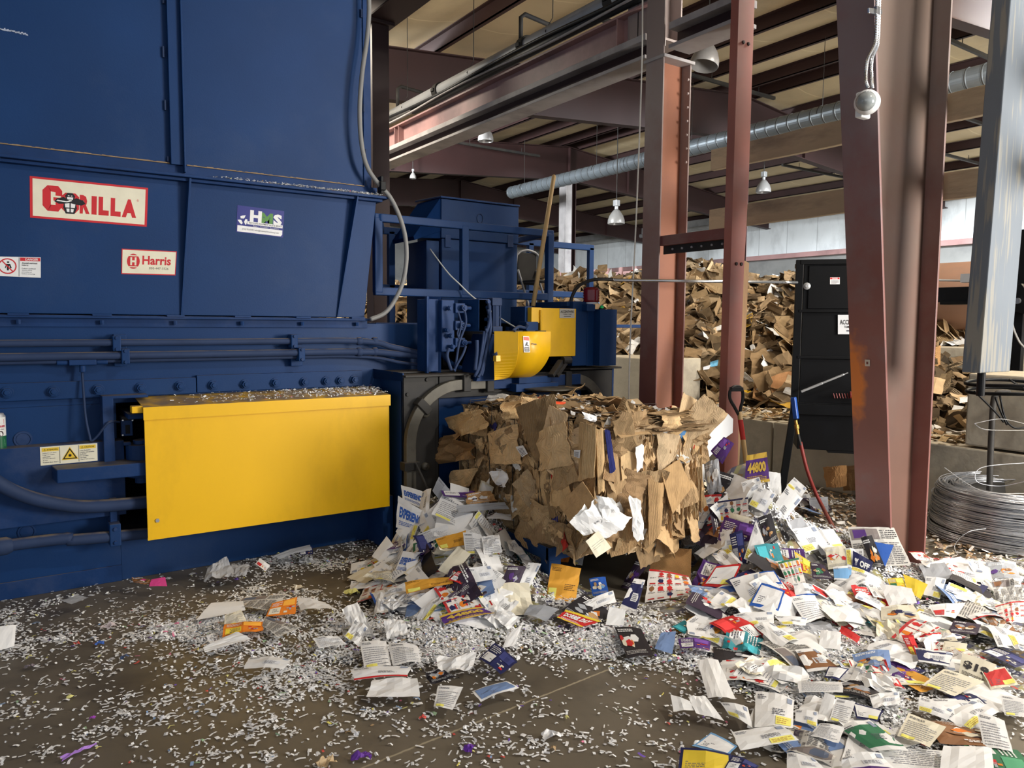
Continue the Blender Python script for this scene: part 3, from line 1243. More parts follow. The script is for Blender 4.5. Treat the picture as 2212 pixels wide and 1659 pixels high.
XD = 12.0
ye = on(1104, 414, x=XD).y
z0, z1 = on(1385, 362, x=XD).z, on(1385, 331, x=XD).z
rd = (z1 - z0) / 2 * 1.02
dct = thing('spiral_duct', 'long silver spiral ventilation duct crossing behind the red columns', 'duct', (XD, 2, (z0 + z1) / 2))
mb = MB()
n = int((ye - 1) / .23)
path, rr = [], []
for i in range(n):
    y = 1 + (ye - 1) * i / n
    path += [V((XD, y, (z0 + z1) / 2)), V((XD, y + .18, (z0 + z1) / 2)), V((XD, y + .185, (z0 + z1) / 2)), V((XD, y + .215, (z0 + z1) / 2))]
    rr += [rd, rd, rd * 1.035, rd * 1.035]
path.append(V((XD, ye, (z0 + z1) / 2)))
rr.append(rd)
mb.tube(path, rr, 28)
mb.build('duct_shell', M['duct'], dct)
mb = MB()
for i in range(n):
    y = 1 + (ye - 1) * i / n + .2
    mb.lathe([(rd * 1.036, -.007), (rd * 1.046, 0), (rd * 1.036, .007)], (XD, y, (z0 + z1) / 2), 28, axis=Matrix.Rotation(radians(90), 3, 'X'))
tag(mb.build('spiral_seam', M['darksteel'], dct), kind='stuff')
for y in (5, 8, 11, 14, 17):
    mb = MB()
    mb.tube([V((XD + rd * 1.04 * cos(t), y, (z0 + z1) / 2 + rd * 1.04 * sin(t))) for t in [pi / 2 - 1.57 + 3.14 * q / 12 for q in range(13)]], .006, 5)
    mb.cyl((XD, y, z1), (XD, y, roof_z(XD)), .006, 6)
    mb.build('hanger', M['darksteel'], dct)


def bell(name, px, py, wpx, D, label, tilt=0):
    c = CAMP + ray(px, py) * D
    r = wpx * D / FPX / 2
    t = thing(name, label, 'lamp', c, 'hanging high-bay lamps')
    R = Matrix.Rotation(tilt, 3, 'Y')
    mb = MB()
    pr = [(r * .97, -.02), (r, 0), (r * .97, r * .35), (r * .8, r * .85), (r * .5, r * 1.3), (r * .28, r * 1.55), (r * .25, r * 1.55), (r * .46, r * 1.25),
          (r * .76, r * .82), (r * .93, r * .33), (r * .95, 0), (r * .97, -.02)]
    mb.lathe(pr, c, 28, axis=R)
    mb.build('lamp_shade', M['bell'], t, smooth=True)
    mb = MB()
    top = c + R @ V((0, 0, r * 1.55))
    mb.cyl(top, top + V((0, 0, r * .4)), r * .22, 12)
    mb.box(top + V((-r * .3, -r * .3, r * .4)), top + V((r * .3, r * .3, r * 1.1)))
    mb.build('ballast', M['greysteel'], t, bevel=.01)
    mb = MB()
    mb.cyl(top + V((0, 0, r * 1.1)), V((top.x, top.y, roof_z(top.x) + .19)), .01, 6)
    mb.build('hanging_rod', M['darksteel'], t)
    return t


bell('high_bay_lamp', 2142, 318, 42, 11.5, 'bell lamp hanging between the big red column and grey leaning post')
bell('high_bay_lamp', 1649, 414, 32, 19, 'small bell lamp hanging between the slim post and big column')
bell('high_bay_lamp', 1331, 482, 37, 17, 'bell lamp hanging left of the H-column above the white wall')
bell('high_bay_lamp', 1049, 303, 34, 15, 'bell lamp half hidden under the crane runway beam')
bell('high_bay_lamp', 1521, 140, 62, 9.5, 'large tilted bell lamp beside the top of the capped H-column', tilt=radians(14))
bell('high_bay_lamp', 892, 384, 14, 19, 'tiny far bell lamp low above the blue cabinet, left of its lid')

# unistrut / conduit lines under purlins
rnd = random.Random(4)
for k, (x, y, L) in enumerate([(9.2, 13.0, 2.6), (7.4, 8.6, 2.2), (11.0, 10.2, 2.6), (15.8, 8.2, 2.6), (13.2, 6.6, 2.6), (17.5, 12.8, 3.0), (18.5, 9.5, 2.6), (9.5, 17, 3), (12.0, 20, 3)]):
    mb = MB()
    z = min(roof_z(x), roof_z(x + L)) - .16
    z2 = z
    mb.bar((x, y, z), (x + L, y, z2), .06, .06)
    for q in (.25, .8):
        mb.cyl((x + L * q, y, z), (x + L * q, y, z + .14), .008, 6)
    tag(mb.build('strut_channel', M['darksteel']), 'pale strut channel slung across under the roof purlins', 'strut', 'strut channels under the purlins')

# ------------------------------------------------------------------ concrete blocks
def block(name, a, b, label, bev=.015, m='conc'):
    mb = MB()
    mb.box(a, b)
    o = mb.build(name, M[m], bevel=bev)
    return tag(o, label, 'block', 'concrete wall blocks')


XC = 6.6
block('concrete_block', (XC, 3.28, 0), (7.4, 4.82, .60), 'low concrete block directly behind the legs of the black cabinet')
block('concrete_block', (XC, 4.84, 0), (7.4, 6.5, .60), 'low concrete block behind the shovel and right end of the bale')
block('concrete_block', (XC, 6.52, 0), (7.4, 8.6, 1.18), 'tall grey concrete block between the blue tier boxes and the H-column')
block('concrete_block', (XC, .6, 0), (7.4, 3.26, .60), 'low concrete block at far right behind the wire coil')
block('concrete_block', (XC + .01, .6, .62), (7.4, 2.96, 1.22), 'upper chipped concrete block stacked behind the wire coil rack')
p = on(2010, 748, x=9.2)
block('concrete_block', (9.2, p.y - 1.2, 0), (10.0, p.y + .35, p.z), 'pale concrete block carrying cardboard, seen just right of the big column')
p2 = on(2125, 745, x=9.25)
block('concrete_block', (9.2, p.y - 3.4, 0), (10.0, p.y - 1.22, p.z - .02), 'pale concrete block right of the one carrying cardboard, behind the grey post')


# =================================================================== BALER
YW = 5.07
BL = thing('baler', 'huge blue industrial two-ram baler with yellow guard cover, filling the left of the picture', 'baler', (0.6, 5.0, 0))


def bpart(mb, name, m='blue', bevel=.003, smooth=False, parent=None, **k):
    return mb.build(name, M[m] if isinstance(m, str) else m, parent or BL, bevel=bevel, smooth=smooth, **k)


# chamber body around the recess behind the yellow cover
mb = MB()
mb.box((-3, YW, 1.10), (2.72, 7.2, 1.592))
mb.box((-3, YW, 0), (.56, 7.2, 1.10))
mb.box((.56, YW, 0), (2.3, 7.2, .30))
mb.box((2.2, YW, .30), (2.5, 7.2, 1.10))
mb.box((2.5, 5.3, 0), (2.6, 7.2, 1.2))
bpart(mb, 'chamber_body')
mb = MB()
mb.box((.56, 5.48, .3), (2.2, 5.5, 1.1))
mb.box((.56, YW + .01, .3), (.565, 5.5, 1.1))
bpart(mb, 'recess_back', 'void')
mb = MB()
mb.box((2.72, 5.55, 1.1), (4.3, 7.2, 1.56))
bpart(mb, 'rear_deck', 'blue2')
# base skid step at the left: lower box that stands proud
mb = MB()
mb.box((-3, 4.965, .435), (.585, YW, .885))
bpart(mb, 'side_box', 'blue2')
mb = MB()
mb.box((-3, YW - .012, .0), (.56, YW, .10))
bpart(mb, 'skid_rail', 'blue2')
# vertical rib and frame of the recess
a, b = on(222, 900, y=4.93), on(246, 900, y=4.93)
mb = MB()
mb.box((a.x, 4.93, on(235, 1006, y=4.93).z), (b.x, YW, on(235, 860, y=4.93).z))
bpart(mb, 'recess_rib', 'blue2')
mb = MB()
mb.box((a.x + .02, 4.93, on(240, 1150, y=4.93).z), (b.x, YW, on(240, 1078, y=4.93).z))
mb.box((a.x, 4.93, on(235, 862, y=4.93).z), (.72, YW, on(235, 860, y=4.93).z + .012))
bpart(mb, 'recess_rib', 'blue2')
mb = MB()
mb.box((.60, 4.86, 1.02), (.80, YW + .2, 1.05))
bpart(mb, 'inner_shelf', 'blue2')
# hinge arm plate with pin
mb = MB()
za, zb = on(126, 1045, y=4.8).z, on(126, 1015, y=4.8).z
x0 = on(123, 1030, y=4.8).x
mb.prism([(x0, 4.8, za), (x0 + .62, 4.78, za), (x0 + .62, 5.3, za), (x0 + .3, 5.3, za), (x0 - .02, 4.99, za)], (0, 0, zb - za))
bpart(mb, 'hinge_arm', 'blue2', .006)
c = on(290, 985, y=4.95)
mb = MB()
mb.cyl((c.x + .04, 4.95, zb), (c.x + .04, 4.95, zb + .09), .085, 24)
mb.cyl((c.x + .04, 4.95, zb + .09), (c.x + .04, 4.95, zb + .115), .045, 20)
mb.cyl((c.x + .04, 4.95, za - .03), (c.x + .04, 4.95, za), .08, 24)
mb.cyl((c.x + .04, 4.95, za - .07), (c.x + .04, 4.95, za - .03), .04, 20)
mb.box((c.x - .06, 4.91, zb + .09), (c.x - .02, 4.95, zb + .11))
bpart(mb, 'hinge_pin', 'blue2', .004)
# yellow cover
CV = thing  # alias unused
x0, x1, yf = .668, 2.216, 4.75
zt, zb_ = 1.10, .311
mb = MB()
mb.box((x0, yf, zb_ + .01), (x1, yf + .004, zt - .07))
cv = bpart(mb, 'guard_cover', 'yellow', .002)
mb = MB()
mb.prism([(x0 - .004, yf - .012, zt), (x0 - .004, yf - .012, zt - .075), (x0 - .004, yf, zt - .075), (x0 - .004, yf, zt - .004), (x0 - .004, YW, zt + .03), (x0 - .004, YW, zt + .035)],
         (x1 - x0 + .01, 0, 0))
mb.build('top_fold', M['yellow'], cv)
mb = MB()
mb.box((x1 - .004, yf, zb_ + .02), (x1, yf + .30, zt - .03))
mb.box((x0, yf, zb_), (x1, yf + .02, zb_ + .012))
mb.build('return_edge', M['yellow'], cv)
mb = MB()
mb.box((x0 - .06, yf + .02, zt - .035), (x0, yf + .09, zt + .005))
mb.build('hinge_tab', M['yellow'], cv, bevel=.003)
c = on(340, 1124, y=yf)
mb = MB()
mb.cyl((c.x, yf, c.z), (c.x, yf - .008, c.z), .012, 6)
mb.build('bolt', M['greysteel'], cv)
# lower right bracket under the cover
mb = MB()
mb.box((x1 - .03, 4.80, 0), (x1 + .05, YW, zb_ + .06))
bpart(mb, 'cover_bracket', 'blue2')

# proximity sensor box and its cord
c = on(271, 925, y=5.0)
sb = bpart(pxbox(262, 908, 287, 942, 4.97, .05), 'sensor_box', 'blue2', .004)
mb = MB()
pxbox(271, 918, 281, 937, 4.968, .002, mb)
mb.build('sensor_face', M['black'], sb)
mb = MB()
pxbox(262, 900, 290, 908, 4.99, .1, mb)
bpart(mb, 'sensor_bracket', 'darksteel')
for k, (px, py) in enumerate([(265, 908), (286, 908), (265, 940)]):
    q = on(px, py, y=4.966)
    mb = MB()
    mb.cyl(q, q + V((0, -.004, 0)), .005, 8)
    mb.build('screw', M['chrome'], sb)
mb = MB()
pts = [on(177, 796, y=5.02), on(180, 840, y=5.0), on(185, 900, y=4.98), on(193, 940, y=4.955), on(198, 952, y=4.95), on(212, 940, y=4.94), on(232, 915, y=4.92),
       on(247, 911, y=4.94), on(258, 912, y=4.97)]
mb.tube(smooth_path(pts, 6), .007, 6)
bpart(mb, 'sensor_cord', 'pipe', 0, True)

# conduit runs along the wall
def run(name, pts, r, m='pipe'):
    mb = MB()
    mb.tube(smooth_path(pts, 8), r, 14)
    return bpart(mb, name, m, 0, True)


zc1, zc2, zc3 = on(0, 742, y=4.98).z, on(0, 772, y=4.98).z, on(0, 784, y=5.0).z
xe = on(770, 740, y=4.98).x
run('hydraulic_pipe', [V((-3, 4.98, zc1)), V((xe * .5, 4.98, zc1)), V((xe, 4.98, zc1)), on(850, 750, y=4.95), on(925, 768, y=4.9)], .021)
run('hydraulic_pipe', [V((-3, 4.98, zc2)), V((xe * .5, 4.98, zc2)), V((xe, 4.98, zc2)), on(860, 765, y=4.95), on(925, 772, y=4.9)], .024)
run('conduit', [V((-3, 5.0, zc3)), V((xe * .5, 5.0, zc3)), V((xe, 5.0, zc3 - .002)), on(870, 784, y=4.95), on(925, 790, y=4.9)], .012)
for (z, r) in ((zc1, .028), (zc2, .031)):
    for x in (xe + .02, xe + .14):
        mb = MB()
        mb.lathe([(r * .8, -.02), (r, -.012), (r, .012), (r * .8, .02)], (x, 4.98, z - .001), 16, axis=Matrix.Rotation(radians(90), 3, 'Y'))
        bpart(mb, 'pipe_union', 'pipe', 0, True)
# tee box with drop
mb = MB()
c = on(178, 782, y=5.0)
mb.box((c.x - .07, 4.97, c.z - .018), (c.x + .07, 5.03, c.z + .022))
mb.cyl((c.x, 5.0, c.z - .06), (c.x, 5.0, c.z - .018), .018, 12)
mb.cyl((c.x + .07, 5.0, c.z), (c.x + .13, 5.0, c.z), .018, 12)
mb.cyl((c.x - .13, 5.0, c.z), (c.x - .07, 5.0, c.z), .018, 12)
bpart(mb, 'conduit_tee', 'blue2', .005)
# clamps
for (px, py) in ((252, 742), (271, 770), (635, 737), (651, 766)):
    c = on(px, py, y=4.96)
    mb = MB()
    mb.box((c.x - .022, 4.945, c.z - .045), (c.x + .022, 5.02, c.z + .045))
    cl = bpart(mb, 'pipe_clamp', 'blue', .005)
    for dz in (-.033, .033):
        mb = MB()
        mb.cyl((c.x, 4.945, c.z + dz), (c.x, 4.935, c.z + dz), .010, 6)
        mb.build('bolt', M['blue2'], cl)
for px in (243, 262, 628, 646):
    pass
for (pxa, pxb) in ((244, 274), (626, 652)):
    mb = MB()
    a, b = on(pxa, 722, y=5.04), on(pxb, 790, y=5.04)
    mb.box((a.x, 5.02, b.z), (b.x, YW, a.z))
    bpart(mb, 'clamp_plate', 'blue')
# bolted bar
zt, zb_ = 1.243, 1.142
mb = MB()
mb.box((-3, 5.035, zb_), (on(424, 850, y=5.035).x, YW, zt))
mb.box((on(426, 850, y=5.035).x, 5.035, zb_ + .004), (2.14, YW, zt + .012))
bar = bpart(mb, 'bolted_bar', 'blue', .003)
for px in (14, 115, 212, 304, 389, 461, 530, 595, 658, 705, 735, 765):
    x = on(px, 835, y=5.03).x
    z = on(px, (848, 846, 842, 838, 834, 832, 830, 827, 825, 823, 822, 820)[(14, 115, 212, 304, 389, 461, 530, 595, 658, 705, 735, 765).index(px)], y=5.03).z
    mb = MB()
    mb.cyl((x, 5.035, z), (x, 5.028, z), .034, 20)
    mb.cyl((x, 5.028, z), (x, 5.004, z), .026, 6)
    mb.cyl((x, 5.004, z), (x, 4.996, z), .014, 12)
    mb.build('hex_bolt', M['blue'], bar, bevel=.002)
# round holes in the wall
for (px, py, yy) in ((50, 949, 5.068), (58, 1149, 5.068)):
    c = on(px, py, y=yy)
    mb = MB()
    mb.lathe([(.036, .004), (.046, .004), (.046, -.004), (.036, -.004), (.034, 0), (0, .002)], c, 28, axis=Matrix.Rotation(radians(90), 3, 'X'))
    bpart(mb, 'pin_hole', 'blue2', 0)
# big bent hose pipe + lower pipe
run('bent_pipe', [V((-1.1, 5.06, 1.02)), V((-.75, 4.9, .98)), on(-160, 930, y=4.86), on(-60, 1000, y=4.86), on(0, 1046, y=4.86), on(60, 1073, y=4.86), on(130, 1089, y=4.86), on(200, 1094, y=4.86), on(330, 1083, y=4.87)],
    .038)
run('lower_pipe', [V((-3, 4.9, .357)), on(0, 1180, y=4.9), on(160, 1166, y=4.9), on(340, 1150, y=4.9)], .034)
mb = MB()
c = on(0, 1181, y=4.9)
mb.lathe([(.034, -.1), (.048, -.09), (.05, .03), (.04, .05), (.034, .06)], c, 20, axis=Matrix.Rotation(radians(90), 3, 'Y'))
bpart(mb, 'pipe_coupling', 'pipe', 0, True)
c = on(249, 1153, y=4.87)
mb = MB()
mb.box((c.x - .03, 4.86, c.z - .075), (c.x + .03, 4.97, c.z + .06))
cl = bpart(mb, 'pipe_clamp', 'blue', .006)
for dz in (-.05, .03):
    mb = MB()
    mb.cyl((c.x, 4.86, c.z + dz), (c.x, 4.85, c.z + dz), .011, 6)
    mb.build('bolt', M['blue2'], cl)

# flange rail between body and hopper
mb = MB()
mb.box((-3, 5.01, 1.612), (2.19, YW + .1, 1.626))
mb.box((-3, 5.055, 1.56), (2.19, YW, 1.63))
rail = bpart(mb, 'flange_rail', 'blue2', .002)
for px in (40, 220, 378, 522, 652, 770):
    c = on(px, 697, y=5.04)
    mb = MB()
    mb.cyl((c.x, 5.03, 1.575), (c.x, 5.03, 1.60), .012, 6)
    mb.build('bolt', M['blue2'], rail)
    mb = MB()
    mb.box((c.x - .05, 5.0, 1.626), (c.x + .05, 5.05, 1.636))
    mb.build('shim_plate', M['blue2'], rail)

# hopper lower section: outline narrows downwards on the right
LT, LB = 1.636, 2.478
pr_t = on(813, 425, y=YW).x
pr_b = on(787, 690, y=YW).x
mb = MB()
mb.prism([(-3, YW, LT), (pr_b, YW, LT), (pr_t, YW, LB), (-3, YW, LB)], (0, 2.1, 0))
bpart(mb, 'hopper_lower', 'blue', .003)
for (t0, b0_, wd, dp) in ((on(404, 392, y=YW).x, on(390, 683, y=YW).x, .012, .05), (on(763, 434, y=YW).x, on(727, 690, y=YW).x, .012, .05)):
    mb = MB()
    mb.prism([(b0_, YW, LT), (b0_, YW - .012, LT), (t0, YW - .075, LB), (t0, YW, LB)], (wd, 0, 0))
    bpart(mb, 'hopper_gusset', 'blue', .001)
# ledge
mb = MB()
mb.box((-3, 4.99, 2.482), (2.335, YW + .2, 2.50))
mb.box((-3, 5.02, 2.462), (2.30, YW + .2, 2.48))
bpart(mb, 'hopper_ledge', 'blue2', .003)
# upper section
mb = MB()
mb.box((-3, YW + .01, 2.5), (2.235, 7.15, 5.75))
bpart(mb, 'hopper_upper', 'blue', .004)
mb = MB()
mb.box((-3, YW, 2.5), (2.28, YW + .01, 2.565))
mb.box((2.18, YW - .001, 2.5), (2.236, YW + .012, 5.75))
bpart(mb, 'hopper_edging', 'blue2', .002)
mb = MB()
xa, xb = .902, .998
for x in (xa, xb - .012):
    pass
mb.box((.905, YW - .03, 2.56), (.975, YW + .01, 5.75))
mb.prism([(.975, YW - .005, 2.515), (.975, YW - .06, 2.515), (.985, YW - .06, 2.515), (.985, YW - .005, 2.515)], (0, 0, 3.2))
bpart(mb, 'hopper_channel', 'blue', .002)
# dust lines on welds
rnd = random.Random(3)
dmat = mat('tan_dust', (150, 126, 96), .9, var=.2, scale=20)
for x0_, x1_ in ((-.2, .9), (1.0, 2.18)):
    mb = MB()
    n = 60
    for i in range(n):
        x = x0_ + (x1_ - x0_) * i / n
        h = .004 + .004 * rnd.random()
        mb.box((x, YW - .006, 2.565), (x + (x1_ - x0_) / n, YW + .005, 2.565 + h))
    bpart(mb, 'dust_bead', dmat, 0)
# weld ticks
for (px, py0, py1) in ((353, 0, 8), (353, 100, 124), (357, 216, 238), (363, 338, 350), (781, 20, 38), (786, 225, 242), (790, 322, 340), (790, 390, 402)):
    mb = MB()
    a, b = on(px, py1, y=YW - .002), on(px, py0, y=YW - .002)
    mb.box((a.x - .005, YW - .008, a.z), (a.x + .005, YW + .01, b.z))
    bpart(mb, 'weld_tick', 'pipe', .002)
# paper scrapes on top left
mb = MB()
for i in range(18):
    c = on(0 + i * 3.4, 62 + i * .7 + rnd.uniform(-2, 2), y=YW + .006)
    w_ = rnd.uniform(.004, .010)
    mb.add([c + V((-w_, 0, -.003)), c + V((w_, 0, -.004)), c + V((w_ * .6, 0, .005)), c + V((-w_ * .7, 0, .003))], [(0, 1, 2, 3)], lin((176, 186, 204)))
bpart(mb, 'paint_scrape', 'sign', 0)

# ---------------------------------------------------------------- signs on the baler
RED = lin((206, 38, 44))
CREAM = lin((238, 232, 206))
BLK = lin((24, 22, 24))
WHT = lin((240, 240, 238))


def sign(name, tl, tr, br, bl, els, label, y=YW - .002, base=CREAM, m='sign', parent=None):
    P = [on(*bl, y=y), on(*br, y=y), on(*tr, y=y), on(*tl, y=y)]
    mb = MB()
    n = V((0, .003, 0))
    mb.add([*P, *[p + n for p in P]], [(0, 1, 2, 3), (7, 6, 5, 4), (0, 4, 5, 1), (1, 5, 6, 2), (2, 6, 7, 3), (3, 7, 4, 0)], base)
    quad_art(mb, P, els, .0007, N=V((0, -1, 0)))
    o = mb.build(name, M[m], parent or BL)
    o['label'] = label
    return o


def ape(cx, cy, sx, sy):
    """crossed-arm ape emblem, plain silhouette"""
    def T(pts):
        return [(cx + a * sx, cy + b * sy) for a, b in pts]
    out = []
    out.append(('p', T([(-.5, .05), (-.42, .2), (-.2, .3), (0, .12), (.2, .3), (.42, .2), (.5, .05), (.36, -.05), (.2, -.03), (.22, -.22), (.14, -.5), (-.14, -.5), (-.22, -.22), (-.2, -.03), (-.36, -.05)]), BLK, 4))
    out.append(('p', T([(-.12, .18), (-.16, .38), (-.08, .52), (.08, .52), (.16, .38), (.12, .18)]), BLK, 5))
    out.append(('p', T([(-.09, .2), (-.1, .31), (.1, .31), (.09, .2)]), WHT, 6))
    out.append(('p', T([(-.07, .36), (-.07, .40), (-.02, .39), (-.02, .36)]), WHT, 6))
    out.append(('p', T([(.02, .36), (.02, .39), (.07, .40), (.07, .36)]), WHT, 6))
    out.append(('p', T([(-.17, -.02), (-.02, .02), (-.02, -.2), (-.15, -.2)]), WHT, 6))
    out.append(('p', T([(.02, .02), (.17, -.02), (.15, -.2), (.02, -.2)]), WHT, 6))
    out.append(('p', T([(-.12, -.26), (-.02, -.25), (-.02, -.42), (-.10, -.42)]), WHT, 6))
    out.append(('p', T([(.02, -.25), (.12, -.26), (.10, -.42), (.02, -.42)]), WHT, 6))
    out.append(('p', T([(-.44, .08), (-.1, .05), (.06, .13), (.04, .17), (-.12, .10), (-.4, .14)]), WHT, 6))
    return out


def slabG(u0, v0, u1, v1, c):
    w, h = u1 - u0, v1 - v0
    def T(p):
        return [(u0 + a * w, v0 + b * h) for a, b in p]
    return [('p', T([(0, .2), (.25, 0), (.42, .2), (.42, .8), (.25, 1), (0, .8)]), c, 2),
            ('p', T([(.25, 0), (.8, 0), (1, .2), (1, .25), (.42, .25)]), c, 2),
            ('p', T([(.42, .77), (1, .72), (1, .82), (.8, 1), (.25, 1)]), c, 2),
            ('p', T([(.66, .0), (1, .2), (1, .55), (.66, .55)]), c, 3), ('p', T([(.55, .42), (.66, .42), (.66, .55), (.55, .55)]), c, 3),
            ('p', T([(.66, .62), (1, .62), (1, .82), (.66, .86)]), c, 3)]


els = [('r', .022, .05, .978, .95, CREAM, 1)]
els += slabG(.10, .2, .26, .82, RED)
els += slabG(.25, .2, .40, .68, RED)
els += [('t', 'R', .405, .2, .49, .66, RED, 2, .06), ('t', 'I', .505, .2, .55, .66, RED, 2, .09), ('t', 'L', .565, .2, .655, .66, RED, 2, .07),
        ('t', 'L', .67, .2, .76, .66, RED, 2, .07), ('t', 'A', .77, .2, .90, .66, RED, 2, .07), ('t', '®', .90, .62, .92, .68, RED, 2, .0)]
els += ape(.325, .42, .26, .5)
sg = sign('logo_sign', (64, 380), (320, 406), (317, 490), (65, 470), els, 'cream and red sign lettered GORILLA', base=RED)
els = [('r', .015, .04, .985, .96, CREAM, 1),
       ('p', [(.21 + .115 * cos(t * pi / 12), .52 + .30 * sin(t * pi / 12)) for t in range(24)], RED, 2),
       ('t', 'H', .155, .36, .265, .68, CREAM, 3, .05), ('r', .13, .72, .29, .76, CREAM, 3), ('r', .13, .28, .29, .32, CREAM, 3),
       ('t', 'Harris', .37, .40, .90, .76, RED, 2, .03), ('t', '800-447-3526', .50, .22, .86, .31, BLK, 2, .0)]
sign('logo_sign', (263, 537), (382, 543), (379, 595), (262, 592), els, 'small cream Harris sign with a red border', base=RED)
els = [('r', .0, .0, .47, .98, WHT, 1), ('r', .52, .80, .99, .97, RED, 2), ('t', 'DANGER', .64, .83, .94, .94, WHT, 3),
       ('t', 'Avoid serious', .56, .66, .92, .74, BLK), ('t', 'injury.', .56, .55, .72, .63, BLK),
       ('t', 'Follow confined', .56, .40, .88, .46, INK), ('t', 'space entry', .56, .31, .80, .37, INK), ('t', 'procedures', .56, .22, .79, .28, INK),
       ('t', 'before entering.', .56, .13, .87, .19, INK), ('r', .49, .02, .5, .97, BLK, 2)]
ring = []
for t in range(24):
    a0, a1 = t * pi / 12, (t + 1) * pi / 12
    ring.append(('p', [(.23 + .21 * cos(a0), .52 + .40 * sin(a0)), (.23 + .21 * cos(a1), .52 + .40 * sin(a1)), (.23 + .18 * cos(a1), .52 + .34 * sin(a1)),
                       (.23 + .18 * cos(a0), .52 + .34 * sin(a0))], RED, 3))
els += ring + [('p', [(.10, .76), (.12, .80), (.36, .28), (.34, .24)], RED, 4),
               ('p', [(.22, .68), (.27, .68), (.27, .76), (.22, .76)], BLK, 2), ('p', [(.17, .42), (.20, .64), (.29, .64), (.33, .42), (.29, .42), (.27, .56), (.26, .3), (.22, .3), (.21, .55), (.19, .42)], BLK, 2)]
sign('danger_label', (-6, 554), (88, 556), (88, 600), (-6, 596), els, 'white DANGER sticker with barred figure', base=WHT)
NAVY = lin((38, 44, 128))
GRN = lin((84, 140, 60))
els = [('r', .02, .30, .98, .97, NAVY, 1), ('p', [(.02, .03), (.95, .03), (.98, .1), (.98, .26), (.02, .26)], WHT, 1),
       ('t', 'H', .27, .44, .52, .88, WHT, 3, .06), ('t', 'M', .50, .38, .76, .84, GRN, 2, .06), ('t', 'S', .77, .42, .96, .84, WHT, 3, .06),
       ('r', .22, .34, .98, .45, WHT, 4), ('t', 'RECYCLING EQUIPMENT SALES & SERVICE', .26, .36, .96, .43, BLK, 5, .02),
       ('t', 'Balers  •  Conveyors  •  Sort Systems', .35, .27, .9, .32, WHT, 5, .0), ('t', '(216) 732-0100 | sales@hmsrecyclemachinery.com', .12, .10, .9, .18, INK, 5, 0)]
for k in range(3):
    a = pi / 2 + k * 2 * pi / 3
    c_ = (.13 + .055 * cos(a), .47 + .10 * sin(a))
    pts = [(c_[0] + .062 * cos(a + s_) * f_, c_[1] + .12 * sin(a + s_) * f_) for s_, f_ in ((2.0, .9), (1.3, 1.0), (.3, .6), (-.8, 1.1), (-1.6, .5), (-2.6, .4))]
    els.append(('p', pts, WHT, 4))
sign('company_sticker', (513, 443), (614, 456), (611, 513), (510, 501), els, 'blue and white HMS recycling sticker', base=NAVY)
YEL = lin((238, 200, 60))
els = [('r', .03, .74, .32, .93, YEL, 2), ('r', .68, .74, .97, .93, YEL, 2), ('t', '⚠ ATENCIÓN', .06, .77, .30, .89, BLK, 3), ('t', '⚠ CAUTION', .71, .77, .94, .89, BLK, 3),
       ('p', [(.36, .20), (.66, .20), (.51, .90)], YEL, 2), ('p', [(.38, .235), (.64, .235), (.51, .84)], BLK, 3), ('p', [(.415, .29), (.605, .29), (.51, .73)], YEL, 4),
       ('p', [(.51 + (.038 if t % 2 else .02) * cos(t * pi / 8), .43 + (.11 if t % 2 else .06) * sin(t * pi / 8)) for t in range(16)], BLK, 5),
       ('r', .33, .05, .337, .95, BLK, 2), ('r', .663, .05, .67, .95, BLK, 2)]
for i, (l, r_) in enumerate(((('Radiación por láser,'), 'Laser Radiation,'), ('Peligrosa visible', 'Visible and invisible'), ('e invisible', 'Radiation'), ('No mirar fijamente', 'Do not stare'),
                            ('al rayo', 'into beam'), ('Producto láser clase 2', 'Class 2 laser product'))):
    v = .62 - i * .1
    els += [('t', l, .04, v, .04 + .012 * len(l), v + .06, INK), ('t', r_, .69, v, .69 + .012 * len(r_), v + .06, INK)]
sign('laser_warning_label', (86, 966), (210, 957), (211, 995), (88, 1006), els, 'cream and yellow ATENCION CAUTION laser label', y=4.963)

# ---------------------------------------------------------------- bale exit frame
YE = 4.70
XL, XRr = 2.295, 4.24
mb = MB()
mb.box((XL, YE, 0), (XL + .012, YW, 1.25))
mb.prism([(2.24, YW, 1.19), (XL, YE, 1.19), (XL, YE, 1.25), (2.24, YW, 1.262)], (0, 0, .004))
bpart(mb, 'exit_side_plate', 'blue', .003)
mb = MB()
mb.box((XL, YE, 0), (XL + .26, YE + .02, 1.22))
mb.box((XL + .26, YE + .01, 0), (2.585, YE + .03, 1.22))
mb.box((2.585, YE, 1.06), (4.0, YE + .03, 1.22))
mb.box((4.0, YE, 0), (XRr, YE + .03, 1.22))
mb.box((2.95, YE - .02, 1.085), (3.92, YE + .0, 1.10))
bpart(mb, 'exit_face_plate', 'darksteel', .003)
mb = MB()
mb.box((XL, YE - .05, 1.222), (3.25, YE + .35, 1.236))
bpart(mb, 'top_flange', 'darksteel', .002)
mb = MB()
mb.box((3.75, YE - .05, 1.232), (XRr + .06, YE + .35, 1.246))
bpart(mb, 'top_flange', 'darksteel', .002)
mb = MB()
mb.box((XL - .02, YE + .12, 1.24), (2.85, YE + .4, 1.25))
bpart(mb, 'top_flange', 'darksteel', .002)
mb = MB()
mb.box((XRr, YE, 0), (XRr + .02, 5.6, 1.24))
bpart(mb, 'exit_right_plate', 'blue2')
mb = MB()
mb.box((2.585, YE + .10, 0), (4.0, YE + .13, 1.065))
bpart(mb, 'ejector_door', 'blue')
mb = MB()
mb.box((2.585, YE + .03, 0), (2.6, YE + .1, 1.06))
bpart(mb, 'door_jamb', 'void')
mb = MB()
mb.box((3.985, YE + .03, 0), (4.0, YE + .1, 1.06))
bpart(mb, 'door_jamb', 'void')
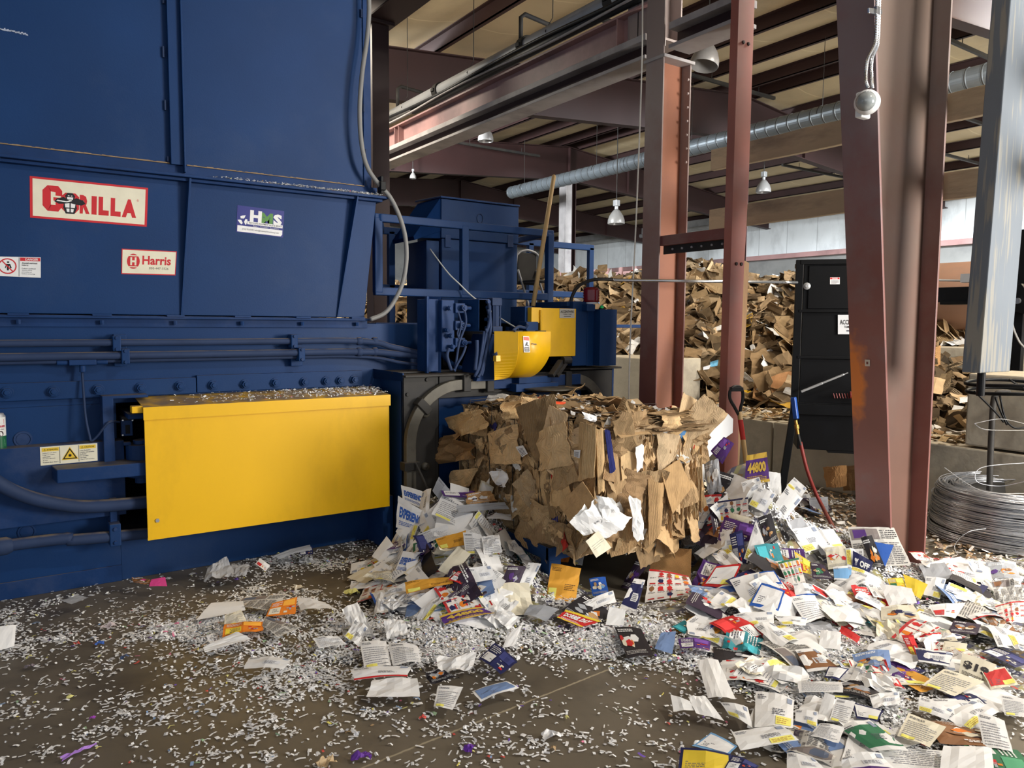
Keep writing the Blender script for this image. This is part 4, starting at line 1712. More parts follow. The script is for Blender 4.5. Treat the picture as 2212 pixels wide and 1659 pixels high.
for (px, py) in ((917, 893), (917, 1007)):
    c = on(px, py, y=YE)
    mb = MB()
    mb.lathe([(.012, -.03), (.028, -.028), (.03, 0)], c, 16, axis=Matrix.Rotation(radians(90), 3, 'X').inverted())
    mb.cyl(c + V((0, -.03, 0)), c + V((0, -.012, 0)), .012, 10)
    bpart(mb, 'bushing', 'track', 0, True)
for (px, py) in ((880, 852), (922, 820)):
    c = on(px, py, y=YE)
    mb = MB()
    mb.cyl(c, c + V((0, -.012, 0)), .014, 10)
    bpart(mb, 'rivet', 'darksteel', .003)


# wire track
def track(pts, name, m='track', w=.075, d=.05):
    pts = [V(p) for p in pts]
    vs, fs = [], []
    n = len(pts)
    for i, p in enumerate(pts):
        t = (pts[min(i + 1, n - 1)] - pts[max(i - 1, 0)]).normalized()
        s_ = t.cross(V((0, 1, 0))).normalized()
        vs += [p + s_ * w / 2, p - s_ * w / 2, p - s_ * w / 2 + V((0, d, 0)), p + s_ * w / 2 + V((0, d, 0))]
    for i in range(n - 1):
        for k in range(4):
            k2 = (k + 1) % 4
            fs.append((i * 4 + k, i * 4 + k2, i * 4 + 4 + k2, i * 4 + 4 + k))
    fs += [(0, 3, 2, 1), (n * 4 - 4, n * 4 - 3, n * 4 - 2, n * 4 - 1)]
    mb = MB()
    mb.add(vs, fs)
    return bpart(mb, name, m, .004)


YT = YE - .055
xl_, xr_, zt_ = on(889, 1000, y=YT).x, 4.10, on(1050, 829, y=YT).z
R = .40
track([(xl_, YT, .12), (xl_, YT, zt_ - R)] + arc((xl_ + R, YT, zt_ - R), R, pi, pi / 2, 14)[1:] + [V((3.22, YT, zt_))], 'wire_track')
track([V((3.58, YT, zt_ + .01)), V((xr_ - R * .8, YT, zt_ + .01))] + [V((xr_ - R * .8 + R * .8 * sin(a), YT, zt_ + .01 - R * .8 + R * .8 * cos(a))) for a in [pi / 2 * q / 12 for q in range(1, 13)]] +
      [V((xr_, YT, .12))], 'wire_track')
track([V((3.0, YT - .004, zt_)), V((3.85, YT - .004, zt_ + .004))], 'track_bridge', 'blue2', .085, .05)
for i, (x, z, h) in enumerate(((xl_, .60, .045), (xl_, .36, .05), (xl_ + .1, zt_ - .14, .05), (2.98, zt_, .05), (3.72, zt_ + .01, .05), (2.78, zt_ + .01, .03))):
    mb = MB()
    mb.box((x - .06, YT - .018, z - .03), (x + .06, YE + .01, z + .03), rot=Matrix.Rotation(radians([0, 0, 45, 90, 90, 90][i]), 3, 'Y'))
    bpart(mb, 'track_clamp', 'darksteel', .005)
# dark ground rod leaning in the opening
mb = MB()
mb.tube([on(898, 1000, y=4.62), on(950, 1110, y=4.4)], .008, 8)
bpart(mb, 'leaning_rod', 'darksteel', 0)
mb = MB()
c = on(1180, 838, y=4.6)
mb.lathe([(0, 0), (.2, .0), (.235, .012), (.235, .02), (0, .026)], (c.x, 4.55, c.z - .01), 30)
bpart(mb, 'guide_disc', 'track', 0)

# ---------------------------------------------------------------- wire-tier head on top of the exit
YH = 4.62
mb = MB()
a, b = on(922, 800, y=4.75), on(938, 640, y=4.75)
c = on(953, 700, y=4.75)
mb.prism([(a.x, 4.75, 1.24), (a.x + .015, 4.75, 1.24), (b.x + .0, 4.83, 1.24), (c.x, 4.75, 1.24), (c.x, 4.77, 1.24), (b.x, 4.86, 1.24), (a.x, 4.78, 1.24)], (0, 0, b.z - 1.24))
mb.box((a.x, 4.77, 1.25), (c.x, 4.9, b.z - .02))
bpart(mb, 'head_post', 'blue2')
mf = bpart(pxbox(954, 648, 982, 760, 4.72, .1), 'valve_manifold', 'blue2', .006)
for (px, py) in ((966, 666), (969, 725), (972, 749), (960, 713)):
    q = on(px, py, y=4.72)
    mb = MB()
    mb.cyl(q, q + V((.005, -.05, 0)), .014, 12)
    mb.cyl(q + V((0, -.03, 0)), q + V((.003, -.04, 0)), .02, 6)
    mb.build('hose_fitting', M['blue2'], mf)
for (p0_, p1_) in (((984, 655), (1005, 676)), ((984, 693), (1001, 713)), ((984, 730), (1005, 750))):
    vb = bpart(pxbox(p0_[0], p0_[1], p1_[0], p1_[1], 4.7, .08), 'solenoid_valve', 'blue2', .004)
    q = on((p0_[0] + p1_[0]) / 2 + 4, (p0_[1] + p1_[1]) / 2, y=4.7)
    mb = MB()
    mb.cyl(q, q + V((0, -.04, 0)), .022, 16)
    mb.cyl(q + V((0, -.04, 0)), q + V((.0, -.048, 0)), .012, 6)
    mb.build('coil_cap', M['blue2'], vb)
    mb = MB()
    mb.cyl(q + V((.03, -.02, 0)), q + V((.06, -.02, 0)), .012, 8)
    mb.build('plug', M['blue2'], vb)
jb = bpart(pxbox(1034, 646, 1058, 716, 4.62, .06), 'terminal_box', 'blue2', .004)
mb = MB()
a, b = on(1004, 645, y=4.75), on(1034, 716, y=4.62)
mb.prism([(a.x, 4.78, b.z), (b.x, 4.62, b.z), (b.x + .08, 4.62, b.z), (b.x + .08, 4.85, b.z), (a.x, 4.85, b.z)], (0, 0, on(1034, 646, y=4.62).z - b.z))
bpart(mb, 'terminal_housing', 'blue', .003)
for (px, py) in ((1052, 652), (1052, 664), (1049, 690), (1050, 708)):
    q = on(px, py, y=4.62)
    mb = MB()
    mb.cyl(q, q + V((0, -.03, 0)), .014, 10)
    mb.build('cable_gland', M['blue2'], jb)
# small air cylinder
mb = MB()
a, b = on(1070, 705, y=4.66), on(1070, 660, y=4.66)
mb.cyl(a, b, .028, 14)
mb.box(b + V((-.045, -.03, 0)), b + V((.04, .04, .055)))
mb.box(a + V((-.04, -.03, -.045)), a + V((.045, .04, .0)))
mb.cyl(b + V((-.03, -.02, 0)), a + V((-.03, -.02, 0)), .007, 6)
mb.cyl(b + V((.03, -.02, 0)), a + V((.03, -.02, 0)), .007, 6)
bpart(mb, 'air_cylinder', 'pipe', .003)
# knotter housing
mb = MB()
a, b = on(1062, 812, y=4.58), on(1098, 722, y=4.58)
mb.prism([(a.x - .12, 4.6, 1.18), (b.x + .02, 4.6, 1.18), (b.x + .02, 4.6, b.z), (a.x + .02, 4.6, b.z)], (0, .28, 0))
bpart(mb, 'knotter_housing', 'blue2')
mb = MB()
mb.box((3.16, 4.56, 1.09), (3.56, 4.75, 1.15))
mb.box((3.2, 4.58, 1.15), (3.5, 4.8, 1.2))
bpart(mb, 'knotter_base', 'blue')
mb = MB()
mb.cyl(on(1068, 762, y=4.5), on(1092, 792, y=4.5), .024, 12)
mb.cyl(on(1090, 785, y=4.5), on(1098, 800, y=4.5), .036, 12)
bpart(mb, 'feed_tube', 'pipe', 0, True)
mb = MB()
for k in range(2):
    a = on(1222 - k * 10, 780, y=4.6)
    b = on(1200 - k * 10, 812, y=4.55)
    mb.bar(a, b, .05, .03)
mb.cyl(on(1215, 778, y=4.58), on(1232, 778, y=4.58), .03, 10)
bpart(mb, 'feed_linkage', 'darksteel', .003)
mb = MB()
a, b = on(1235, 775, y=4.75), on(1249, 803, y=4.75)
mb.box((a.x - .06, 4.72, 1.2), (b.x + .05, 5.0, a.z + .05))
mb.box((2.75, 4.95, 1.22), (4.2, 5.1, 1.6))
bpart(mb, 'dark_core', 'void', 0)  # near-black block painted as the darkness behind the tier-head parts
# flywheel guard arcs in the dark bay
mb = MB()
c = on(1020, 700, y=4.88)
mb.tube([V((c.x + .33 * cos(t), 4.88, c.z - .02 + .33 * sin(t))) for t in [pi + pi * q / 16 for q in range(17)]], .02, 8)
bpart(mb, 'wheel_guard', 'blue2', 0, True)
# yellow curved guard: side cheek plus rolled face
yg0 = 4.36
Pt = [on(1097, 716, y=yg0), on(1186, 722, y=yg0)]
zt_g, zb_g = Pt[0].z, on(1100, 822, y=yg0).z
xL_, xM_, xR_ = on(1094, 760, y=yg0).x, on(1120, 740, y=yg0).x, on(1187, 760, y=yg0).x
mb = MB()
n = 14
H = zt_g - zb_g
sec = []
for i in range(n + 1):
    t = i / n
    ang = t * pi * .5
    sec.append((4.60 - .24 * cos(ang * .9), zt_g - H * .35 - H * .65 * sin(ang)))
sec = [(4.36, zt_g)] + sec
vs, fs = [], []
for (yy, z) in sec:
    t = (zt_g - z) / H
    xr2 = xR_ + .01 - .14 * max(0, t - .45) ** 1.2
    xm2 = xM_ - .0 + .0 * t
    vs += [(xm2 - .0, yy, z), (xr2, yy, z)]
m_ = len(sec)
for i in range(m_ - 1):
    fs.append((i * 2, i * 2 + 2, i * 2 + 3, i * 2 + 1))
mb.add(vs, fs)
gy = bpart(mb, 'curved_guard', 'yellow', 0, True, solid=.006)
mb = MB()
pts = [(xM_, yy, z) for (yy, z) in sec]
back = [(xL_ - .01, 4.50, z) for (yy, z) in sec]
k = len(pts)
vs = pts + back
fs = [(i, i + 1, k + i + 1, k + i) for i in range(k - 1)]
mb.add(vs, fs)
mb.build('guard_cheek', M['yellow'], gy, solid=.006)
mb = MB()
mb.box((xL_ - .02, 4.46, zt_g - H * .62), (xL_ + .02, 4.5, zt_g - H * .5))
mb.build('latch_tab', M['yellow'], gy)
mb = MB()
for q in (.05, .45, .8):
    mb.box((xM_ + (xR_ - xM_) * q - .04, 4.37, zt_g - .004), (xM_ + (xR_ - xM_) * q + .03, 4.5, zt_g + .006))
mb.build('hinge_leaf', M['darksteel'], gy)
els = [('r', .05, .74, .95, .96, lin((214, 74, 40)), 2), ('p', [(.3, .5), (.55, .66), (.7, .6), (.6, .5), (.85, .42), (.9, .36), (.5, .42), (.2, .38)], BLK, 3), ('r', .1, .04, .9, .32, BLK, 2),
       ('r', .2, .24, .8, .26, WHT, 3), ('r', .2, .17, .8, .19, WHT, 3), ('r', .2, .10, .8, .12, WHT, 3)]
sign('pinch_label', (1130, 726), (1143, 727), (1145, 761), (1132, 761), els, 'white and red hand pinch warning label', y=4.353, base=WHT)
sign('scribble', (1149, 741), (1159, 742), (1159, 745), (1149, 744), [('t', 'Pinch', .0, .0, 1, 1, BLK)], 'black scribble', y=4.353, base=lin((200, 150, 12)))
# yellow upper box
yb = 4.62
mb = pxbox(1168, 666, 1244, 770, yb, .26)
yx = bpart(mb, 'tier_box', 'yellow', .004)
mb = pxbox(1148, 664, 1170, 698, yb - .01, .2)
mb.build('box_lug', M['yellow'], yx, bevel=.004)
mb = MB()
a, b = on(1169, 670, y=yb - .02), on(1169, 722, y=yb - .02)
mb.cyl(a, b, .011, 10)
for q in (.25, .5, .75):
    p_ = a.lerp(b, q)
    mb.lathe([(.0125, -.004), (.0125, .004)], p_, 8)
mb.build('piano_hinge', M['yellow'], yx)
els = [('t', 'ACCENTWIRE', .06, .56, .94, .82, BLK, 3, .02), ('t', 'TOMBILL TYGER', .22, .34, .80, .46, BLK, 3, 0), ('t', '1-800-555-0000', .28, .14, .74, .24, INK, 3, 0)]
els[2] = ('t', '1-800-000-0000', .28, .14, .74, .24, INK, 3, 0)
sign('maker_plate', (1209, 667), (1241, 667), (1241, 687), (1209, 687), els[:2] + [('r', .28, .15, .74, .22, INK, 3)], 'silver ACCENTWIRE plate', y=yb - .003, base=lin((186, 182, 170)))
# blue bracket left of yellow box
mb = pxbox(1134, 662, 1150, 716, 4.66, .2)
pxbox(1137, 695, 1163, 716, 4.6, .1, mb)
bpart(mb, 'blue_bracket', 'blue', .004)
# blue cabinets at right
mb = pxbox(1237, 651, 1268, 790, 4.66, .6)
bpart(mb, 'tier_cabinet', 'blue', .004)
mb = pxbox(1268, 668, 1296, 790, 4.66, .5)
bpart(mb, 'tier_cabinet', 'blue', .004)
mb = pxbox(1296, 668, 1332, 790, 4.58, .4)
bpart(mb, 'control_cabinet', 'blue', .004)
bb = pxbox(1268, 657, 1286, 672, 4.6, .12)
bb = bpart(bb, 'beacon_base', 'blue', .003)
c = on(1277, 655, y=4.66)
mb = MB()
mb.lathe([(.05, -.004), (.05, .008), (.0, .008)], c, 20)
mb.build('beacon_foot', M['white'], bb)
mb = MB()
pr = [(.06, .008)]
for k in range(5):
    pr += [(.068, .014 + k * .022), (.063, .026 + k * .022)]
pr += [(.05, .128), (0, .13)]
mb.lathe(pr, c, 24)
mb.build('beacon_lens', M['redlens'], bb, smooth=True)
c = on(1300, 665, y=4.62)
mb = MB()
mb.lathe([(0, .02), (.012, .018), (.016, .006), (.016, -.004)], c, 14)
bpart(mb, 'green_button', 'greenled', 0, True)
# hoses and cables in the bay
rnd = random.Random(9)
for (pts, r_) in (
        ([(1056, 655), (1058, 690), (1048, 730), (1036, 790), (1026, 812)], .012),
        ([(1054, 668), (1060, 700), (1054, 740), (1040, 800), (1032, 815)], .012),
        ([(1050, 710), (1052, 740), (1046, 790), (1040, 812)], .010),
        ([(1046, 716), (1042, 745), (1034, 790), (1025, 814)], .010),
        ([(1004, 672), (1006, 700), (992, 740), (984, 790), (980, 800)], .009),
        ([(1006, 748), (1000, 765), (986, 790), (982, 802)], .009),
        ([(1030, 735), (1030, 760), (1026, 800)], .014),
        ([(1052, 750), (1062, 775), (1072, 800), (1073, 812)], .004),
        ([(1108, 715), (1120, 706), (1134, 708), (1140, 700)], .012),
        ([(970, 752), (966, 770), (975, 800)], .012),
        ([(990, 676), (996, 700), (990, 730)], .007),
        ([(990, 712), (988, 722), (992, 732)], .006)):
    mb = MB()
    mb.tube(smooth_path([on(px, py, y=4.56 + .02 * rnd.random()) for px, py in pts], 6), r_, 8)
    bpart(mb, 'hose', 'pipe', 0, True)
mb = MB()
mb.tube(smooth_path([on(px, py, y=4.75) for px, py in [(1233, 660), (1236, 640), (1250, 618), (1275, 606), (1305, 603), (1340, 606)]], 8), .014, 10)
bpart(mb, 'black_cable', 'blackrub', 0, True)
mb = MB()
pxbox(1225, 652, 1240, 662, 4.7, .08, mb)
bpart(mb, 'cable_elbow', 'blue2', .004)

# ---------------------------------------------------------------- platform railing and tall control cabinet
yf = 5.2
mb = MB()


def rbar(p, q, w=.055, y=None, y2=None):
    a = on(p[0], p[1], y=y)
    b = on(q[0], q[1], y=y2 or y)
    mb.bar(a, b, w, w, up=(0, 1, 0) if abs(b.x - a.x) < .3 and (y2 is None) else (0, 0, 1))


ztop = on(1198, 505, y=yf).z
zbot = on(1190, 644, y=yf).z
xl0, xr0 = on(818, 470, y=yf).x, on(1191, 505, y=yf).x
mb.box((xl0 - .03, yf, ztop - .03), (xr0 + .03, yf + .05, ztop + .03))
mb.box((xl0 - .03, yf, zbot - .02), (xr0 + .03, yf + .05, zbot + .04))
for x in (xl0, on(1006, 480, y=yf).x, xr0):
    mb.box((x - .032, yf - .002, 1.24 if x == xr0 else zbot), (x + .032, yf + .052, ztop))
bpart(mb, 'front_railing', 'blue', .006)
yb2 = 6.0
z2t, z2b = on(1280, 535, y=yb2).z, on(1280, 640, y=yb2).z
xr2 = on(1279, 535, y=yb2).x
xl2 = on(824, 520, y=yb2).x
mb = MB()
mb.box((xl2, yb2, z2t - .03), (xr2 + .03, yb2 + .05, z2t + .03))
mb.box((xl2, yb2, z2b - .02), (xr2 + .03, yb2 + .05, z2b + .04))
for x in (xl2 + .1, on(1148, 560, y=yb2).x, xr2):
    mb.box((x - .03, yb2, 1.5), (x + .03, yb2 + .05, z2t))
bpart(mb, 'rear_railing', 'blue', .006)
for a_, b_ in (((xr0, yf, ztop), (xr0 + .1, yb2, ztop)), ((xl0, yf, ztop), (xl2, yb2, z2t))):
    mb = MB()
    mb.bar(a_, b_, .05, .05)
    bpart(mb, 'side_railing', 'blue', .006)
mb = MB()
mb.box((2.3, 5.15, 1.57), (5.2, 6.3, 1.60))
bpart(mb, 'platform_deck', 'blue2')

yc = 5.6
zt, zs, zb_ = on(1117, 443, y=yc).z, on(1050, 523, y=yc).z, 1.6
x0, x1 = on(952, 500, y=yc).x, on(1118, 500, y=yc).x
cab = bpart(MB().box((x0 + .01, yc, zb_), (x1, yc + .42, zs)), 'power_cabinet', 'blue', .006)
mb = MB()
mb.box((x0, yc - .01, zs + .004), (x1 + .005, yc + .43, zt - .02))
mb.build('cabinet_head', M['blue'], cab, bevel=.006)
mb = MB()
mb.prism([(x0 - .01, yc - .02, zt), (x1 + .01, yc - .02, zt), (x1 + .01, yc + .45, zt + .02), (x0 - .01, yc + .45, zt + .02)], (0, 0, -.015))
mb.build('cabinet_lid', M['blue2'], cab, bevel=.002)
# sloping side hood
xh = on(893, 520, y=yc).x
mb = MB()
mb.prism([(x0, yc, zt - .01), (xh, yc, zs - .0), (xh + .01, yc, zs - .03), (x0, yc, zs + .06)], (0, .42, 0))
mb.prism([(x0, yc + .004, zt - .02), (xh + .02, yc + .004, zs - .01), (x0, yc + .004, zs + .0)], (0, .01, 0))
mb.build('side_hood', mat('matt_blue_hood', (22, 48, 92), .95, spec=0.0, var=.1), cab, bevel=.003)
mb = MB()
mb.box((x0 - .12, yc + .03, zb_), (x0, yc + .4, zs - .02))
mb.build('side_bay', M['blue'], cab, bevel=.003)
for px in (968, 1103):
    mb = pxbox(px - 6, 508, px + 6, 534, yc - .012, .012)
    lt = mb.build('latch', M['blue2'], cab, bevel=.002)
c = on(1037, 472, y=yc - .012)
mb = MB()
mb.tube([c + V((.03 * cos(t), 0, .04 * sin(t))) for t in [2 * pi * q / 20 for q in range(20)]], .003, 6, closed=True)
mb.build('stamped_ring', M['pipe'], cab)
# white cord from cabinet over railing to head
mb = MB()
mb.tube(smooth_path([on(929, 538, y=5.55), on(945, 560, y=5.4), on(970, 592, y=5.25), on(995, 616, y=5.16), on(1020, 640, y=5.1), on(1076, 684, y=4.9), on(1122, 712, y=4.7)], 8), .006, 6)
bpart(mb, 'white_cord', 'wraps', 0, True)

# grey rubber cable looping down the hopper corner
mb = MB()
pts = [(796, -30), (797, 30), (792, 90), (782, 160), (777, 240), (781, 310), (793, 360), (818, 398), (842, 425), (862, 465), (875, 510), (878, 560), (870, 610), (852, 650), (830, 677), (800, 690)]
mb.tube(smooth_path([on(px, py, y=4.98) for px, py in pts], 8), .016, 12)
cb = mb.build('looped_cable', M['rubber'], None, smooth=True)
tag(cb, 'thick grey rubber cable looping down the right corner of the blue hopper', 'cable')
mb = MB()
c = on(826, 402, y=4.96)
mb.box(c + V((-.02, -.02, -.03)), c + V((.02, .04, .03)))
mb.box(c + V((-.01, -.0, -.05)), c + V((.01, .06, .07)))
bpart(mb, 'cable_hanger', 'black', .003)

# office chair back on the platform
c = on(1140, 600, y=5.75)
oc = thing('folding_chair', 'grey folding chair standing on the baler platform behind the railing', 'chair', (c.x, 5.75, 1.6))
mb = MB()
w2, zt2 = .13, on(1140, 541, y=5.75).z
pts = [V((c.x - w2, 5.78, 1.62)), V((c.x - w2, 5.76, zt2 - .12)), V((c.x - w2 + .03, 5.76, zt2 - .03)), V((c.x - w2 + .1, 5.76, zt2)), V((c.x + w2 - .1, 5.76, zt2)),
       V((c.x + w2 - .02, 5.76, zt2 - .03)), V((c.x + w2, 5.76, zt2 - .12)), V((c.x + w2 - .03, 5.78, 1.62))]
mb.tube(smooth_path(pts, 5), .013, 8)
mb.build('frame', M['greysteel'], oc, smooth=True)
mb = MB()
mb.box((c.x - w2 + .02, 5.76, zt2 - .32), (c.x + w2 - .02, 5.775, zt2 - .02))
mb.build('backrest', M['darksteel'], oc, bevel=.01)
mb = MB()
mb.box((c.x - w2 + .03, 5.5, 1.98), (c.x + w2 - .03, 5.76, 2.0))
mb.build('seat', M['darksteel'], oc, bevel=.008)
mb = MB()
for s_ in (-1, 1):
    mb.tube([V((c.x + s_ * w2 * .8, 5.5, 1.61)), V((c.x + s_ * w2 * .8, 5.76, 2.1))], .01, 8)
mb.build('leg', M['greysteel'], oc)

# long wooden handle
mb = MB()
a, b = on(1197, 378, y=5.12), on(1154, 645, y=4.98)
b2 = a + (b - a) * 1.06
mb.tube([a, a + (b - a) * .01, b2], [.010, .018, .019], 12)
tag(mb.build('wooden_handle', M['rawwood'], smooth=True), 'long pale wooden tool handle leaning against the blue railing above the yellow box', 'tool handle')

# aerosol can on the side box ledge
c = on(-2, 965, y=5.015)
c.z = .885
oc = thing('spray_can', 'white and green spray can standing on the baler ledge at the left edge', 'can', c)
rc = .036
prof = [(0, 0), (rc, 0), (rc, .006), (rc, .19)]
mb = MB()
n = 28
vs, fs = [], []
for i, z in enumerate((0, .08, .1, .175)):
    pass
mb2 = MB()
H = .175
zs = [0, .01, .055, .07, .085, H]
cols = [lin((30, 92, 62)), lin((34, 104, 68)), lin((34, 104, 68)), lin((236, 236, 230)), lin((236, 236, 230))]
for i in range(len(zs) - 1):
    mb2.lathe([(rc, zs[i]), (rc, zs[i + 1])], c, n, cols[i])
mb2.lathe([(0, 0), (rc, 0)], c, n, cols[0])


def canpt(u, v, e=.0006):
    th = u
    return c + V(((rc + e) * sin(th), -(rc + e) * cos(th), v))


for (txt, u0, u1, v0, v1, colr) in (('RG', .25, .75, .142, .160, WHT), ('Kleen', -.2, .95, .118, .136, lin((190, 40, 70))), ('brake clean', -.3, .8, .106, .112, INK)):
    if txt == 'RG':
        mb2.add([canpt(u, v, .0004) for u, v in ((.1, .138), (.85, .138), (.85, .164), (.1, .164))], [(0, 1, 2, 3)], lin((200, 40, 50)))
    gv, gf = glyphs(txt, .03)
    mb2.add([canpt(u0 + (u1 - u0) * a_, v0 + (v1 - v0) * b_, .001) for a_, b_ in gv], gf, colr)
mb2.add([canpt(.35 + .35 * cos(t * pi / 8), .083 + .016 * sin(t * pi / 8), .0008) for t in range(16)], [tuple(range(16))], lin((60, 40, 46)))
mb2.add([canpt(.35 + .12 * cos(t * pi / 8), .083 + .006 * sin(t * pi / 8), .0014) for t in range(16)], [tuple(range(16))], WHT)
for k in range(5):
    mb2.add([canpt(u, v, .0008) for u, v in ((-.3, .016 + k * .008), (.9, .016 + k * .008), (.9, .020 + k * .008), (-.3, .020 + k * .008))], [(0, 1, 2, 3)], lin((150, 190, 160)))
mb2.build('can_body', M['sign'], oc)
mb = MB()
mb.lathe([(rc, H), (rc * 1.02, H + .004), (rc * .8, H + .014), (rc * .78, H + .02), (rc * .3, H + .022), (rc * .3, H + .03), (0, H + .03)], c, 24)
mb.build('can_top', M['greysteel'], oc, smooth=True)


# =================================================================== STAND AND BALE
ZT_ = .262
x0, y0 = 2.672, 3.49
st = thing('bale_stand', 'low blue steel stand under the cardboard bale, corner showing above the papers', 'stand', (x0, y0, 0))
MB().box((x0, y0, ZT_ - .012), (4.1, 4.62, ZT_)).build('top_plate', M['darksteel'], st, bevel=.003)
mb = MB()
mb.box((x0 - .006, y0 - .006, ZT_ - .085), (4.1, y0 + .03, ZT_ - .004))
mb.box((x0 - .006, y0, ZT_ - .085), (x0 + .03, 4.62, ZT_ - .004))
mb.build('side_frame', M['blue'], st, bevel=.004)
for (x, y) in ((x0, y0), (4.0, y0), (x0, 4.5)):
    MB().box((x, y, 0), (x + .09, y + .09, ZT_ - .08)).build('leg', M['blue'], st, bevel=.004)

BX0, BX1, BY0, BY1, BZ0, BZ1 = 2.78, 3.60, 3.22, 4.62, .27, 1.02
bale = thing('cardboard_bale', 'big square bale of crushed brown cardboard coming out of the baler', 'bale', (BX0, BY0, BZ0))
KR = [(222, 188, 142), (208, 174, 128), (232, 200, 156), (190, 156, 112), (202, 168, 124), (176, 144, 106), (216, 182, 134)]
rnd = random.Random(77)


def krc(d=1.0):
    c = rnd.choice(KR)
    return lin([a * d for a in c])


# core
mb = MB()
nx_, nz_ = 26, 18


def rough(p, n, amp):
    q = V(p)
    h = noise.noise(q * 4.3) * .5 + abs(noise.noise(q * 11.0)) * .5
    return q + V(n) * h * amp


def face(o_, u, v, n, nu, nv, amp):
    vs = []
    for j in range(nv + 1):
        for i in range(nu + 1):
            p = V(o_) + V(u) * (i / nu) + V(v) * (j / nv)
            vs.append(rough(p, n, amp))
    fs = [(j * (nu + 1) + i, j * (nu + 1) + i + 1, (j + 1) * (nu + 1) + i + 1, (j + 1) * (nu + 1) + i) for j in range(nv) for i in range(nu)]
    k = len(mb.v)
    mb.v += [tuple(p) for p in vs]
    for f in fs:
        mb.f.append(tuple(a + k for a in f))
        mb.c.append(krc(rnd.uniform(.45, .8)))


face((BX0, BY1, BZ0), (0, BY0 - BY1, 0), (0, 0, BZ1 - BZ0), (-1, 0, 0), 60, 36, .12)
face((BX0, BY0, BZ0), (BX1 - BX0, 0, 0), (0, 0, BZ1 - BZ0), (0, -1, 0), 40, 36, .12)
face((BX1, BY0, BZ0), (0, BY1 - BY0, 0), (0, 0, BZ1 - BZ0), (1, 0, 0), 30, 18, .08)
face((BX0, BY0, BZ1), (BX1 - BX0, 0, 0), (0, BY1 - BY0, 0), (0, 0, 1), 40, 40, .05)
face((BX0, BY1, BZ0), (BX1 - BX0, 0, 0), (0, BY0 - BY1, 0), (0, 0, -1), 4, 4, .01)
face((BX1, BY1, BZ0), (BX0 - BX1, 0, 0), (0, 0, BZ1 - BZ0), (0, 1, 0), 6, 6, .01)
tag(mb.build('packed_cardboard', M['card'], bale), kind='stuff')


def fpatch(c, u, v, w, h, ang):
    """corners of a w x h patch centred c in the frame u,v turned by ang"""
    c, u, v = V(c), V(u).normalized(), V(v).normalized()
    a = u * cos(ang) + v * sin(ang)
    b = -u * sin(ang) + v * cos(ang)
    return [c - a * w / 2 - b * h / 2, c + a * w / 2 - b * h / 2, c + a * w / 2 + b * h / 2, c - a * w / 2 + b * h / 2]


def tilt(P, ax, ang):
    c = sum((V(p) for p in P), V()) / 4
    R_ = Matrix.Rotation(ang, 3, V(ax))
    return [c + R_ @ (V(p) - c) for p in P]


small = MB()
nflap = 0
faces = {
    'L': ((BX0, 0, 0), (0, -1, 0), (0, 0, 1), (-1, 0, 0)),
    'F': ((0, BY0, 0), (1, 0, 0), (0, 0, 1), (0, -1, 0)),
    'T': ((0, 0, BZ1), (1, 0, 0), (0, 1, 0), (0, 0, 1)),
    'R': ((BX1, 0, 0), (0, 1, 0), (0, 0, 1), (1, 0, 0)),
}
for k in range(900):
    fk = rnd.choices('LFTR', (44, 30, 20, 6))[0]
    o_, u, v, n = faces[fk]
    if fk in 'LR':
        c = V((o_[0], rnd.uniform(BY0 + .02, BY1 - .05), rnd.uniform(BZ0 + .04, BZ1 - .03)))
    elif fk == 'F':
        c = V((rnd.uniform(BX0 + .03, BX1 - .03), o_[1], rnd.uniform(BZ0 + .04, BZ1 - .03)))
    else:
        c = V((rnd.uniform(BX0 + .03, BX1 - .05), rnd.uniform(BY0 + .02, BY1 - .1), o_[2]))
    big = k < 78
    w_ = rnd.uniform(.14, .30) if big else rnd.uniform(.03, .13)
    h_ = rnd.uniform(.16, .42) if big else rnd.uniform(.05, .2)
    if fk == 'T':
        w_ *= 1.2
        h_ *= .8
        ang = rnd.uniform(-.5, .5)
        c = c + V((0, 0, rnd.uniform(.0, .04)))
        c.x = min(c.x, BX1 - w_ / 2 + .02)
    else:
        ang = rnd.gauss(0, .35 if big else .7)
        c = c + V(n) * rnd.uniform(.03, .085)
        if fk == 'L' and c.y > 3.9:
            h_ *= .55
            c.z = min(c.z, BZ1 - h_ * .6)
            if c.y > 4.45 and big:
                c.y = 4.4
    P = fpatch(c, u, v, w_, h_, ang)
    P = tilt(P, v, rnd.gauss(0, .28))
    P = tilt(P, u, rnd.gauss(0, .2 if fk != 'T' else .1))
    col = krc(rnd.uniform(.72, 1.06))
    r_ = rnd.random()
    if not big and r_ < .08:
        col = lin((232, 230, 224))
    elif not big and r_ < .10:
        col = lin(rnd.choice([(200, 60, 50), (60, 60, 120), (230, 200, 60), (90, 140, 190)]))
    bend = dict(noise=rnd.uniform(.05, .19), curl=rnd.uniform(-.12, .12), fold=rnd.choice([0, 0, rnd.uniform(-.18, .18)]), twist=rnd.uniform(-.06, .06))
    if big:
        mb = sheet(P, col, (), bend, (9, 11), k, .004, .012)
        mb.build('cardboard_flap', M['card'], bale)
    else:
        sheet(P, col, (), bend, (4, 5), k, .003, .05, mb=small)
